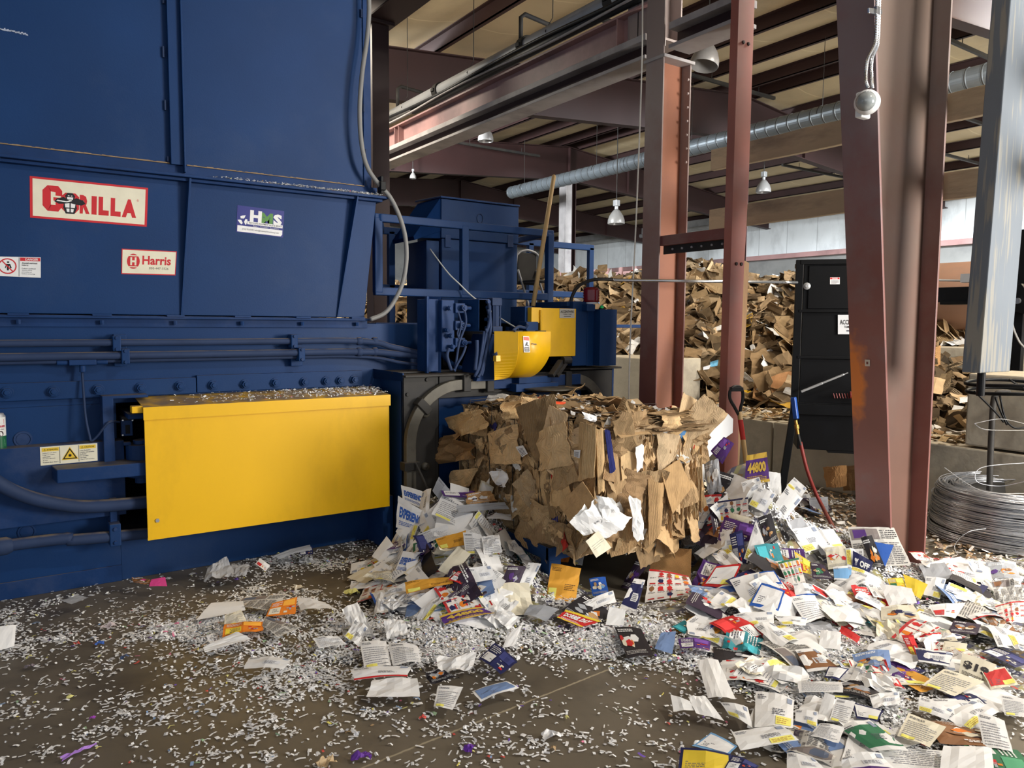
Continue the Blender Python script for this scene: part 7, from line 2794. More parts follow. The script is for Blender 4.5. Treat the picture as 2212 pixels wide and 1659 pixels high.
def shred(p, n, big=1.0, ang=None):
    a = rs.uniform(0, 2 * pi) if ang is None else ang
    t1 = n.orthogonal()
    t2 = n.cross(t1)
    d = t1 * cos(a) + t2 * sin(a)
    s_ = n.cross(d)
    L = rs.uniform(.007, .018) * big
    L *= rs.choice((.5, .7, .9, 1, 1.2, 1.6))
    w_ = rs.uniform(.0018, .004) * big
    if rs.random() < .07:
        w_ *= 2.6
        L *= .7
    l1, l2 = rs.uniform(0, .002), (rs.uniform(.0005, .002) if rs.random() < .7 else rs.uniform(.002, .006)) * big
    bend_ = s_ * rs.gauss(0, .13) * L
    c_ = rs.choice(pw) if rs.random() < .965 else rs.choice(pc)
    k = len(SV)
    A = p + n * .001 - d * L * .5
    B = p + n * (.001 + l2) + bend_
    Cc = p + n * (.001 + l1) + d * L * .5
    for q in (A, B, Cc):
        SV.append(tuple(q + s_ * w_))
        SV.append(tuple(q - s_ * w_))
    SF.append((k, k + 1, k + 3, k + 2))
    SF.append((k + 2, k + 3, k + 5, k + 4))
    SCc.append(c_)
    SCc.append(c_)


def sdens(px, py):
    """how thickly shreds lie on each part of the floor (0..1)"""
    d = .045
    d += .50 * exp(-((px - 500) / 260) ** 2 - ((py - 1350) / 60) ** 2)
    d += .38 * exp(-((px - 640) / 260) ** 2 - ((py - 1440) / 60) ** 2)
    d += .5 * exp(-((px - 640) / 170) ** 2 - ((py - 1215) / 40) ** 2)
    d += .28 * exp(-((px - 120) / 260) ** 2 - ((py - 1380) / 70) ** 2)
    d += .75 * exp(-((px - 900) / 190) ** 2 - ((py - 1395) / 62) ** 2)
    d += 1.0 * exp(-((px - 1180) / 190) ** 2 - ((py - 1375) / 45) ** 2)
    d += .9 * exp(-((px - 880) / 60) ** 2 - ((py - 1290) / 35) ** 2)
    d += 1.0 * exp(-((px - 1600) / 260) ** 2 - ((py - 1400) / 60) ** 2)
    d += 1.0 * exp(-((px - 1900) / 300) ** 2 - ((py - 1450) / 90) ** 2)
    d += .6 * exp(-((px - 1950) / 260) ** 2 - ((py - 1580) / 70) ** 2)
    d += .14 * exp(-((px - 700) / 500) ** 2 - ((py - 1560) / 60) ** 2)
    # bare patches
    d *= 1 - .9 * exp(-((px - 890) / 70) ** 2 - ((py - 1320) / 26) ** 2)
    d *= 1 - .92 * exp(-((px - 1290) / 130) ** 2 - ((py - 1480) / 46) ** 2)
    d *= 1 - .8 * exp(-((px - 700) / 90) ** 2 - ((py - 1245) / 22) ** 2)
    d *= 1 - .7 * exp(-((px - 1750) / 70) ** 2 - ((py - 1600) / 30) ** 2)
    return d


made = 0
for _ in range(420000):
    x, y = rs.uniform(-1.2, 7.3), rs.uniform(.85, 5.06)
    h = heap(x, y)
    if BX0 - .05 < x and y > 3.4 and x < 5.0 and h < .05:
        continue
    pz = V((x, y, h))
    px, py = proj(pz)
    if not (-500 < px < 2280 and 1040 < py < 1720):
        continue
    clump = max(0, .2 + 1.9 * noise.noise(V((x * 2.6, y * 2.6, 7.7))) + 1.3 * noise.noise(V((x * 8, y * 8, 2.2))))
    if h > .03:
        dd = .35
    else:
        dd = sdens(px, py)
    if rs.random() > dd * (.2 + clump) * .52:
        continue
    pz.z += rs.uniform(0, .02 if dd > .6 else .004)
    n = hnorm(x, y) if h > .02 else V((0, 0, 1))
    if dd > .5:
        n = (n + V((rs.gauss(0, .3), rs.gauss(0, .3), 0))).normalized()
    num = rs.choice((1, 1, 1, 2, 2, 3, 5, 8)) if dd < .5 else rs.choice((2, 4, 7, 10, 14))
    rad = rs.uniform(.012, .045)
    ga = rs.uniform(0, 6.28)
    for q in range(num):
        pq = pz + V((rs.gauss(0, rad), rs.gauss(0, rad), 0))
        pq.z = heap(pq.x, pq.y) + rs.uniform(0, .003 + .0012 * num + (.01 if dd > .6 else 0))
        if pq.y > 5.05:
            continue
        shred(pq, n, 1.0, (ga + rs.gauss(0, .5)) if rs.random() < .4 else None)
    if rs.random() < .035:
        w_ = rs.uniform(.012, .03)
        sheet(fpatch(pz + V((0, 0, .006)), (1, 0, 0), (0, 1, 0), w_, w_ * rs.uniform(.4, .9), rs.uniform(0, 6)), rs.choice(pw) if rs.random() < .8 else rs.choice(pc), (),
              dict(noise=.4, curl=.2), (3, 2), made, 0, .12, mb=sh)
    made += num
    if made > 125000:
        break
print('shreds', made)
tag(sh.build('shredded_paper', M['shred'], loc=(0, 0, 0)), 'confetti of shredded white paper scattered over the floor', 'shredded paper', kind='stuff')
# shreds lying on the cover top, hopper ledge and stand
for (nm, lab, num, fn) in (
        ('cover_shreds', 'shredded paper lying along the top of the yellow cover', 900,
         lambda: (lambda x: V((x, rs.uniform(4.76, 5.05), 1.106 + .03 * 0)) + V((0, 0, 0)))(.75 + 1.47 * rs.random() ** .45)),
        ('ledge_shreds', 'line of shredded paper on the blue hopper ledge', 800, lambda: V((1.05 + 1.25 * rs.random() ** .5, rs.uniform(4.995, 5.06), 2.503 + rs.uniform(0, .012)))),
        ('stand_shreds', 'small clump of shreds on the blue stand corner', 140, lambda: V((rs.gauss(2.93, .07), rs.gauss(3.6, .06), .264)))):
    sh = MB()
    SV, SF, SCc = sh.v, sh.f, sh.c
    for _ in range(num):
        p = fn()
        if nm == 'cover_shreds':
            p.z = 1.106 + (p.y - 4.75) * .1 + rs.uniform(0, .008 + .03 * max(0, p.x - 2.0))
        shred(p, V((rs.gauss(0, .4), rs.gauss(0, .4), 1)).normalized(), .8)
    tag(sh.build(nm, M['shred'], loc=(0, 0, 0)), lab, 'shredded paper', kind='stuff')

# individual coloured scraps on the open floor
for i, (px, py, w_, h_, c_, lab) in enumerate([
        (170, 1627, .12, .014, (176, 130, 214), 'long lilac paper ribbon on the lower left floor'),
        (780, 1638, .07, .03, (110, 60, 160), 'crinkled purple foil strip at the bottom of the floor'),
        (1014, 1617, .045, .04, (120, 60, 180), 'purple foil scrap beside the floor joint'),
        (200, 1551, .022, .018, (170, 80, 190), 'tiny magenta scrap on the left floor'),
        (1190, 1592, .07, .05, (240, 240, 240), 'crumpled white paper knot on the bare centre floor'),
        (645, 1271, .06, .05, (232, 222, 200), 'crumpled cream paper ball near the baler foot'),
        (270, 1421, .04, .025, (70, 90, 130), 'crushed blue scrap on the left floor'),
        (215, 1391, .04, .03, (60, 100, 180), 'bright blue wrapper scrap on the left floor'),
        (64, 1441, .04, .03, (130, 120, 126), 'crumpled grey scrap on the far left floor'),
        (235, 1356, .07, .03, (200, 186, 186), 'torn dark and white scrap on the left floor'),
        (705, 1650, .06, .05, (206, 180, 140), 'tan paper scrap at the bottom edge'),
        (760, 1282, .08, .05, (228, 220, 130), 'yellow and purple scrap left of the left heap'),
        (825, 1283, .09, .05, (90, 140, 130), 'green and white crumpled pouch left of the left heap'),
        (940, 1310, .05, .04, (226, 210, 120), 'small yellow scrap between the heap and purple mailer'),
        (1180, 1357, .03, .07, (44, 36, 36), 'folded dark brown scrap in the shreds'),
        (960, 1366, .06, .06, (210, 176, 160), 'torn pink photo scrap under the crumpled page')]):
    C0 = on(px, py, z=.012)
    P = fpatch(C0, (1, 0, 0), (0, 1, 0), w_, h_, random.Random(i).uniform(-.6, .6))
    mb = sheet(P, lin(c_), (), dict(noise=.12 if i == 0 else .3, curl=.05 if i == 0 else .15), (6, 5), i, 0, .06)
    tag(mb.build('paper_scrap', M['paper'], None, loc=C0), lab, 'paper scrap')


# =================================================================== CARDBOARD PILE BEHIND THE BLOCKS
def xfront(y):
    if y < 7.5:
        return 7.35
    if y < 10:
        return 7.35 - (y - 7.5) * 1.3
    return 4.1


def pile(x, y):
    d = x - xfront(y)
    if d < -.2:
        return .35
    t = min(1, max(0, d / 3.0))
    top = 2.4
    if y < 5.2:
        top = 2.4 - min(1.3, (5.2 - y) * .9)
    if y > 9:
        top = 2.3
    base = .55 if y < 6.6 else 1.05
    h = base + (top - base) * (t ** .8) + .28 * noise.noise(V((x * .7, y * .7, 3.3))) + .12 * noise.noise(V((x * 2.1, y * 2.1, 9.1)))
    dm = 3.4 if y < 8 else 6.0
    if d > dm:
        h -= (d - dm) * .35
    return h


hm = MB()
xa, xb, ya, yb = 3.9, 13.5, 1.2, 17.0
nx_, ny_ = 110, 170
rnd = random.Random(21)
for j in range(ny_ + 1):
    for i in range(nx_ + 1):
        x = xa + (xb - xa) * i / nx_
        y = ya + (yb - ya) * j / ny_
        z = pile(x, y) - .06 if x > xfront(y) - .05 else -.05
        z += .07 * noise.noise(V((x * 6, y * 6, 2))) + .05 * rnd.random()
        hm.v.append((x, y, z))
k = nx_ + 1
for j in range(ny_):
    for i in range(nx_):
        q = (j * k + i, j * k + i + 1, (j + 1) * k + i + 1, (j + 1) * k + i)
        if max(hm.v[a][2] for a in q) > .3:
            hm.f.append(q)
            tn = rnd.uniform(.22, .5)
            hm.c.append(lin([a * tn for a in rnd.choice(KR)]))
# many small pieces of the pile
for s_ in range(6500):
    x, y = rnd.uniform(4.0, 12.5), rnd.uniform(1.6, 15)
    if x < xfront(y) + .03:
        continue
    z = pile(x, y) + rnd.uniform(-.02, .08)
    w_, h_ = rnd.uniform(.06, .22), rnd.uniform(.06, .26)
    n = V((rnd.gauss(-.35, .8), rnd.gauss(-.25, .8), 1)).normalized()
    a = n.orthogonal()
    b = n.cross(a)
    P = fpatch((x, y, z), a, b, w_, h_, rnd.uniform(0, 6.28))
    rr = rnd.random()
    tn = rnd.uniform(.4, .88)
    c_ = lin([q * tn for q in rnd.choice(KR)])
    if rr < .05:
        c_ = lin((226, 224, 218))
    elif rr < .065:
        c_ = lin(rnd.choice([(90, 120, 160), (206, 160, 60), (160, 60, 50), (110, 100, 90)]))
    sheet(P, c_, (), dict(noise=rnd.uniform(.05, .25), fold=rnd.choice([0, 0, .2]), curl=rnd.uniform(0, .15)), (2, 3), s_, 0, .04, mb=hm)
tag(hm.build('cardboard_litter', M['card'], loc=(0, 0, 0)), 'mass of small flattened cardboard filling the pile behind the blocks', 'cardboard pile', kind='stuff')

# larger pieces one by one : a few shapes, copied
protos = []
for k in range(16):
    r = random.Random(300 + k)
    mb = MB()
    w_, h_ = r.uniform(.26, .5), r.uniform(.24, .46)
    tn = r.uniform(.58, .9)
    c_ = lin([q * tn for q in r.choice(KR)])
    if k == 14:
        c_ = lin((228, 226, 220))
    if k == 15:
        c_ = lin((206, 162, 66))
    P = fpatch((0, 0, 0), (1, 0, 0), (0, 1, 0), w_, h_, 0)
    sheet(P, c_, (), dict(noise=r.uniform(.03, .12), fold=r.choice([0, .12, -.12]), curl=r.uniform(-.05, .1)), (5, 5), k, .004, .025, mb=mb)
    if k % 3 != 0:      # side flap of an opened box
        hh = r.uniform(.08, .2)
        an = r.uniform(.5, 1.9)
        up = V((-cos(an), 0, sin(an)))
        Q = [P[0], P[3], P[3] + up * hh + V((0, -.01, 0)), P[0] + up * hh + V((0, .02, 0))]
        sheet(Q, lin([q * tn * .92 for q in r.choice(KR)]) if k < 14 else c_, (), dict(noise=.06), (3, 3), k + 50, .004, .02, mb=mb)
    if k % 4 == 1:
        hh = r.uniform(.08, .16)
        up = V((0, cos(.9), sin(.9)))
        Q = [P[3], P[2], P[2] + up * hh, P[3] + up * hh]
        sheet(Q, c_, (), dict(noise=.06), (3, 3), k + 80, .004, .02, mb=mb)
    protos.append(mb)
meshes = []
r = random.Random(8)
n_made = 0
zones = [(1480, 575, 1560, 880), (1605, 570, 1715, 880), (1290, 600, 1385, 760), (2010, 650, 2110, 745), (845, 600, 925, 698), (1160, 595, 1300, 670)]
wts = [26, 34, 18, 9, 7, 10]
zlab = ['brown flattened carton in the pile seen between the H-column and slim post', 'brown flattened carton in the pile seen between the slim post and black cabinet',
        'brown flattened carton in the pile seen left of the H-column', 'brown flattened carton in the pile seen right of the big column',
        'brown flattened carton in the lit pile seen under the baler railing at left', 'brown flattened carton in the pile seen through the rear railing']
first = {}
for _ in range(900):
    zi = r.choices(range(6), wts)[0]
    x0_, y0_, x1_, y1_ = zones[zi]
    px, py = r.uniform(x0_, x1_), r.uniform(y0_, y1_)
    d = ray(px, py)
    t = 6.0
    p = None
    while t < 18:
        q = CAMP + d * t
        if q.x > xfront(q.y) and q.z <= pile(q.x, q.y):
            p = q
            break
        t += .05
    if p is None:
        continue
    k = r.choices(range(16), [6] * 14 + [5, 2])[0]
    key = k
    if key not in first:
        o = protos[k].build('flattened_carton', M['card'], None, loc=(0, 0, 0))
        first[key] = o
        ob = o
    else:
        ob = first[key].copy()
        COL.objects.link(ob)
    n = V((r.gauss(-.45, .7), r.gauss(-.3, .7), 1)).normalized()
    sc_ = r.uniform(.55, 1.0)
    ob.location = p + V((0, 0, r.uniform(.02, .07)))
    ob.rotation_euler = (n.to_track_quat('Z', 'X') @ Matrix.Rotation(r.uniform(0, 6.28), 3, 'Z').to_quaternion()).to_euler()
    ob.scale = (sc_, sc_, sc_)
    lab = zlab[zi]
    if k == 14:
        lab = lab.replace('brown', 'white')
    if k == 15:
        lab = lab.replace('brown', 'yellow')
    tag(ob, lab, 'carton', lab.replace('brown ', '').replace('white ', '').replace('yellow ', '').replace('flattened carton', 'cartons'))
    n_made += 1
    if n_made >= 292:
        break
print('cartons', n_made)


def pileobj(px4, D, col, name, label, els=(), bend=None, m='card', thick=.004, cat='carton', nvec=None):
    cx, cy = sum(px4[0::2]) / 4, sum(px4[1::2]) / 4
    C0 = CAMP + ray(cx, cy) * D
    n = nvec or ((CAMP - C0).normalized() * .8 + V((0, 0, .6))).normalized()
    Q = []
    for a in (3, 2, 1, 0):
        d = ray(px4[2 * a], px4[2 * a + 1])
        Q.append(CAMP + d * ((C0 - CAMP).dot(n) / d.dot(n)))
    mb = sheet(Q, lin(col), els, bend or dict(noise=.05), (6, 5), int(cx), thick, .012)
    return tag(mb.build(name, M[m], None, loc=C0), label, cat)


def pdep(px, py, off=-.12):
    d = ray(px, py)
    t = 5.5
    while t < 20:
        q = CAMP + d * t
        if q.x > xfront(q.y) and q.z <= pile(q.x, q.y):
            return t + off
        t += .04
    return 9.0


pileobj((1482, 650, 1508, 640, 1510, 656, 1486, 664), pdep(1496, 655), (236, 236, 234), 'white_carton', 'white carton scrap lettered LUC high in the pile',
        [('t', 'LUC', .4, .15, .9, .55, BLK, 3, .04)])
pileobj((1534, 782, 1552, 777, 1550, 790, 1534, 793), pdep(1543, 785), (120, 190, 226), 'blue_carton', 'light blue carton scrap left of the slim post')
pileobj((1519, 793, 1535, 788, 1532, 797, 1519, 799), pdep(1527, 794), (224, 228, 236), 'white_carton', 'small white scrap below the light blue carton')
pileobj((1655, 716, 1670, 716, 1664, 728, 1630, 720), pdep(1655, 720), (182, 138, 88), 'brown_carton', 'tilted tan carton panel in the middle of the pile')
pileobj((1630, 825, 1700, 835, 1680, 880, 1625, 860), pdep(1660, 850), (176, 132, 88), 'open_carton', 'large brown carton side with white address label above the low block',
        [('r', .1, .55, .32, .82, lin((235, 235, 235)), 3), ('r', .14, .62, .26, .66, INK, 4)])
pileobj((1660, 815, 1712, 800, 1712, 850, 1672, 870), pdep(1690, 832, -.2), (166, 122, 82), 'open_carton', 'large brown carton flap beside the black cabinet')
pileobj((1607, 843, 1622, 843, 1622, 860, 1609, 860), pdep(1615, 850, -.2), (230, 180, 40), 'yellow_carton', 'yellow printed carton piece behind the shovel handle', [('r', .2, .2, .8, .3, INK, 3), ('r', .2, .5, .8, .6, INK, 3)])
pileobj((1655, 640, 1682, 638, 1680, 656, 1657, 658), pdep(1668, 648), (196, 192, 186), 'white_carton', 'pale grey carton piece between slim post and cabinet')
pileobj((2025, 690, 2052, 684, 2054, 700, 2028, 706), pdep(2040, 696), (232, 230, 226), 'white_carton', 'white carton with green print right of the big column', [('p', [(.4, .2), (.6, .2), (.7, .6), (.5, .8), (.35, .5)], lin((70, 130, 70)), 3)])
pileobj((2083, 694, 2094, 694, 2092, 716, 2083, 712), pdep(2088, 704), (80, 110, 150), 'blue_carton', 'blue and white printed carton beside the grey leaning post')
# open brown box between the big column and the blocks
for (q4, D, cc, lb) in (((2012, 755, 2032, 745, 2030, 860, 2012, 865), 8.6, (196, 150, 100), 'tall brown box side standing right of the big column'),
                        ((2035, 775, 2052, 800, 2062, 870, 2040, 850), 8.7, (186, 142, 94), 'narrow brown box flap beside the tall box side'),
                        ((2018, 900, 2070, 870, 2080, 912, 2014, 932), 8.2, (190, 134, 80), 'warm brown carton panel lying on the low block')):
    pileobj(q4, D, cc, 'open_carton', lb, (), dict(noise=.03, fold=.08), nvec=((CAMP - (CAMP + ray(q4[0], q4[1]) * D)).normalized() + V((0, 0, .25))).normalized())

# =================================================================== MACHINE AT THE RIGHT REAR
c = on(2085, 600, x=9.8)
mb = MB()
rt = .42
mb.lathe([(0, -1.9), (rt * .9, -1.9), (rt, -1.8), (rt, 1.5), (rt * .9, 1.6), (0, 1.6)], (c.x, c.y - .2, 1.98), 40, axis=Matrix.Rotation(radians(90), 3, 'X'))
tag(mb.build('brown_drum', M['tank'], smooth=True), 'large brown horizontal drum behind the grey leaning post', 'drum')
fm = thing('conveyor_machine', 'black steel machine frame with arm in front of the brown drum', 'machine frame', (8.6, 2.0, .4))
a, b = on(2026, 628, x=8.6), on(2160, 628, x=8.6)
mb = MB()
z0_, z1_ = on(2060, 652, x=8.6).z, on(2060, 620, x=8.6).z
mb.box((8.6, b.y - .8, z0_), (8.72, a.y + .3, z1_))
mb.box((8.55, b.y - .8, z0_ - .03), (8.75, a.y - .05, z0_))
mb.build('main_beam', M['black'], fm, bevel=.005)
mb = MB()
c2 = on(2195, 640, x=8.4)
pl = [on(2178, 625, x=8.5), on(2205, 612, x=8.5), on(2225, 640, x=8.5), on(2218, 680, x=8.5), on(2188, 672, x=8.5)]
mb.prism(pl, (.06, 0, 0))
mb.build('pivot_plate', M['black'], fm, bevel=.004)
mb = MB()
q = on(2199, 650, x=8.49)
mb.cyl(q, q + V((-.03, 0, 0)), .03, 18)
mb.build('pivot_bolt', M['chrome'], fm)
mb = MB()
for px in (2190, 2210):
    a, b = on(px, 560, x=8.6), on(px, 780, x=8.6)
    mb.box((8.58, a.y - .04, .6), (8.66, a.y + .04, a.z + .3))
mb.build('upright', M['black'], fm, bevel=.004)
mb = MB()
a, b = on(2025, 605, x=8.5), on(2128, 608, x=8.5)
mb.cyl(a, b, .012, 8)
q = on(2090, 602, x=8.5)
mb.box(q + V((-.05, -.05, -.04)), q + V((.05, .05, .05)))
mb.build('guide_rod', M['greysteel'], fm)
mb = MB()
mb.tube(smooth_path([on(2190, 660, x=8.35), on(2187, 700, x=8.35), on(2200, 735, x=8.35), on(2212, 750, x=8.35)], 5), .01, 6)
mb.build('hose', M['rubber'], fm)

# =================================================================== BLACK WIRE CABINET
A = V((5.60, 3.95, 0))
U = V((.65, -.76, 0)).normalized()
Nn = V((-U.y * -1, U.x * -1, 0))
Nn = V((U.y, -U.x, 0))     # faces the viewer side
if Nn.dot(CAMP - A) < 0:
    Nn = -Nn


def cabpt(px, py, off=0.0):
    P0_ = A + Nn * off
    d = ray(px, py)
    return CAMP + d * ((P0_ - CAMP).dot(Nn) / d.dot(Nn))


cb = thing('black_cabinet', 'tall black wire-tier cabinet on leg frames left of the big red column', 'cabinet', A)
zt, zb_ = cabpt(1760, 561).z, cabpt(1770, 972).z
sL = (cabpt(1724, 700) - A).dot(U)
sR = sL + .95


def cbox(s0, s1, za, zb2, o0, o1):
    mb_ = MB()
    pts = [A + U * s0 + Nn * o0, A + U * s1 + Nn * o0, A + U * s1 + Nn * o1, A + U * s0 + Nn * o1]
    pts = [V((p.x, p.y, za)) for p in pts]
    mb_.prism(pts, (0, 0, zb2 - za))
    return mb_


cbox(sL + .03, sR, zb_, zt - .01, -.45, 0).build('body', M['black'], cb, bevel=.004)
zz = [cabpt(1780, y).z for y in (672, 772, 873)]
cbox(sL + .07, sR - .05, zz[0] + .02, zt - .05, 0, .012).build('upper_door', M['black'], cb, bevel=.003)
for z in zz:
    cbox(sL, sR, z - .012, z + .012, 0, .03).build('rail', M['black'], cb, bevel=.003)
cbox(sL, sR, zz[2] - .09, zz[2], 0, .05).build('tray', M['black'], cb, bevel=.003)
cbox(sL, sR, zt - .04, zt, -.47, .03).build('top_cap', M['black'], cb, bevel=.003)
cbox(sL + .28, sL + .5, zb_ - .02, zb_, -.1, 0).build('bottom_lip', M['black'], cb)
for s_ in (sL - .005, sR):
    mb = MB()
    base_ = A + U * s_
    p_top = V((base_.x, base_.y, zt))
    p_mid = V((base_.x, base_.y, zz[2] - .05))
    p_bot = V((base_.x, base_.y, 0)) - U * .10 + Nn * .05
    mb.bar(p_top, p_mid, .06, .05, up=tuple(Nn))
    mb.bar(p_mid, p_bot, .06, .05, up=tuple(Nn))
    mb.build('leg', M['black'], cb, bevel=.003)


def csign(tl, br, els, name, label, base=WHT, off=.016):
    P = [cabpt(tl[0], br[1], off), cabpt(br[0], br[1], off), cabpt(br[0], tl[1], off), cabpt(tl[0], tl[1], off)]
    mb_ = MB()
    mb_.add([*P, *[p - Nn * .003 for p in P]], [(0, 1, 2, 3), (7, 6, 5, 4), (0, 4, 5, 1), (1, 5, 6, 2), (2, 6, 7, 3), (3, 7, 4, 0)], base)
    quad_art(mb_, P, els, .0008, N=Nn)
    o_ = mb_.build(name, M['sign'], cb)
    o_['label'] = label
    return o_


csign((1810, 680), (1872, 722), [('t', 'ACCENTWIRE', .07, .50, .95, .74, BLK, 3, .015), ('t', 'TOMBILL TYGER', .22, .32, .82, .44, BLK, 3, .01), ('r', .3, .14, .74, .22, INK, 3)],
      'maker_plate', 'white ACCENTWIRE plate partly behind the column', lin((214, 216, 218)))
csign((1793, 599), (1814, 614), [('r', .03, .72, .97, .96, RED, 2), ('t', 'DANGER', .2, .76, .8, .92, WHT, 3, .02)] + words(random.Random(1), .1, .1, .9, .6, 4), 'danger_label', 'small red and white danger sticker')
q = cabpt(1743, 618, .014)
mb = MB()
mb.lathe([(0, .004), (.022, .004), (.03, 0), (.012, .012), (0, .012)], q, 18, axis=Nn.to_track_quat('Z', 'Y').to_matrix())
mb.build('knob', M['greysteel'], cb)
mb = MB()
mb.add([cabpt(1732, 576, .018), cabpt(1734, 576, .018), cabpt(1732, 598, .018), cabpt(1730, 598, .018)], [(0, 1, 2, 3)])
mb.build('scrape', M['white'], cb, solid=.001)
# items hooked on it
mb = MB()
a, b = cabpt(1731, 846, .07), cabpt(1832, 805, .10)
mb.tube([a, a.lerp(b, .45), a.lerp(b, .46), a.lerp(b, .9), a.lerp(b, .92), b], [.011, .011, .009, .009, .005, .005], 10)
tag(mb.build('grease_tube', M['greysteel']), 'slanting silver tube tool resting across the black cabinet tray', 'tool')
mb = MB()
a = cabpt(1836, 853, .08)
mb.cyl(a, a + U * .10, .03, 12)
for k in range(6):
    p_ = cabpt(1800 + k * 6, 855, .08)
    mb.tube([p_ + V((0, 0, .02)), p_ + U * .012 + V((0, 0, -.02))], .004, 6)
tag(mb.build('coiled_fitting', M['redhose']), 'red tool handle with coiled cord on the black cabinet tray beside the column', 'tool')
# air gun and red hose
gt = thing('air_hose', 'red air hose with brass couplings and blue gun hanging from the black cabinet leg', 'hose', cabpt(1770, 1100, .2) * 1)
mb = MB()
a, b = cabpt(1714, 858, .10), cabpt(1720, 905, .12)
mb.bar(a, b, .035, .04)
mb.build('blue_gun', mat('blue_plastic', (36, 84, 170), .35, var=.05), gt, bevel=.006)
mb = MB()
a, b = cabpt(1719, 908, .12), cabpt(1724, 938, .13)
mb.tube([a, a.lerp(b, .3), a.lerp(b, .32), a.lerp(b, .6), a.lerp(b, .62), b], [.014, .014, .02, .02, .013, .013], 12)
mb.build('brass_coupling', mat('brass', (176, 136, 70), .3, metal=.8), gt)
mb = MB()
mb.tube([cabpt(1724, 938, .13), cabpt(1730, 962, .15)], .013, 10)
mb.build('spring_sleeve', M['blackrub'], gt)
mb = MB()
pts = [cabpt(1729, 955, .14), cabpt(1742, 1010, .2), cabpt(1760, 1060, .32), cabpt(1782, 1105, .5), on(1800, 1140, z=.12), on(1850, 1190, z=.03), on(1950, 1226, z=.03)]
pts = pts[:4] + [on(1805, 1150, z=.16)]
mb.tube(smooth_path(pts, 8), .015, 10)
mb.build('hose', M['redhose'], gt, smooth=True)
mb = MB()
mb.tube(smooth_path([on(px, py, z=.05) for px, py in [(1935, 1222), (1975, 1236), (2040, 1255), (2100, 1266), (2160, 1269), (2230, 1262)]], 8), .016, 10)
tag(mb.build('floor_hose', M['redhose'], smooth=True), 'dull red hose running along the litter from the big column toward the right edge', 'hose')

# guard rail along the back of the pile
gp = on(1290, 594, x=11.9)
gr = thing('guard_rail', 'mauve guard rail with short posts above the pile, against the white wall', 'rail', (11.9, gp.y, gp.z))
ya_, yb_ = on(1372, 592, x=11.9).y, on(1165, 600, x=11.9).y
MB().box((11.9, ya_, gp.z - .06), (11.96, yb_, gp.z + .04)).build('rail', M['beam'], gr)
for k in range(9):
    y_ = ya_ + (yb_ - ya_) * k / 8
    MB().box((11.86, y_ - .05, gp.z - .4), (11.9, y_ + .05, gp.z + .13)).build('post', M['beam'], gr)

# horizontal feed tube
mb = MB()
a, b = CAMP + ray(1325, 605) * 5.75, cabpt(1722, 610, .03)
mb.cyl(a, b, .0125, 14)
mb.cyl(b + (a - b) * .02, b + (a - b) * .09, .0145, 14)
tag(mb.build('feed_tube', M['chrome'], smooth=True), 'long thin horizontal steel tube crossing in front of the red posts to the black cabinet', 'tube')
# hanging white rope
mb = MB()
D = 5.9
mb.tube(smooth_path([CAMP + ray(px, py) * D for px, py in [(1388, -30), (1387, 120), (1380, 330), (1372, 520), (1362, 720), (1358, 868)]], 5), .006, 6)
tag(mb.build('hanging_rope', M['wraps']), 'thin white rope hanging down left of the H-column', 'rope')

# leaning brown lumber behind slim post
mb = MB()
Y_ = c2y0 + .03
a = on(1608, 566, y=4.02)
b = on(1592, 885, y=3.80)
mb.bar(a, b + (b - a) * .4, .075, .04, up=(0, 1, 0))
tag(mb.build('leaning_board', M['brownwood'], bevel=.003), 'brown wooden board leaning just right of the slim red post', 'board')

# shovel
sx = on(1590, 860, y=3.52)
shv = thing('shovel', 'shovel with black D-grip and yellow shaft stuck in the heap at the bale end', 'shovel', (sx.x, 3.52, .2))
mb = MB()
g = [(1596, 897), (1587, 880), (1577, 862), (1577, 845), (1585, 836), (1598, 836), (1604, 846), (1604, 865), (1600, 880), (1598, 897)]
mb.tube(smooth_path([on(px, py, y=3.52) for px, py in g], 4), .012, 10)
mb.bar(on(1578, 841, y=3.52), on(1603, 841, y=3.52), .03, .026, up=(0, 1, 0))
mb.build('grip', M['blackrub'], shv, smooth=False, bevel=.004)
mb = MB()
a, b = on(1597, 890, y=3.52), on(1612, 1000, y=3.42)
mb.tube([a, b, b + (b - a) * .3], .017, 14)
mb.build('shaft', M['rawwood'], shv, smooth=True)
mb = MB()
mb.cyl(a + (b - a) * .16, a + (b - a) * .55, .0185, 14)
mb.build('red_label', mat('red_label_print', (206, 52, 44), .5, var=.1), shv)
mb = MB()
e = b + (b - a) * .25
mb.prism([e + V((-.09, 0, 0)), e + V((.09, 0, 0)), e + V((.10, -.03, -.18)), e + V((0, -.05, -.26)), e + V((-.10, -.03, -.18))], (0, .008, 0))
mb.build('blade', M['darksteel'], shv)

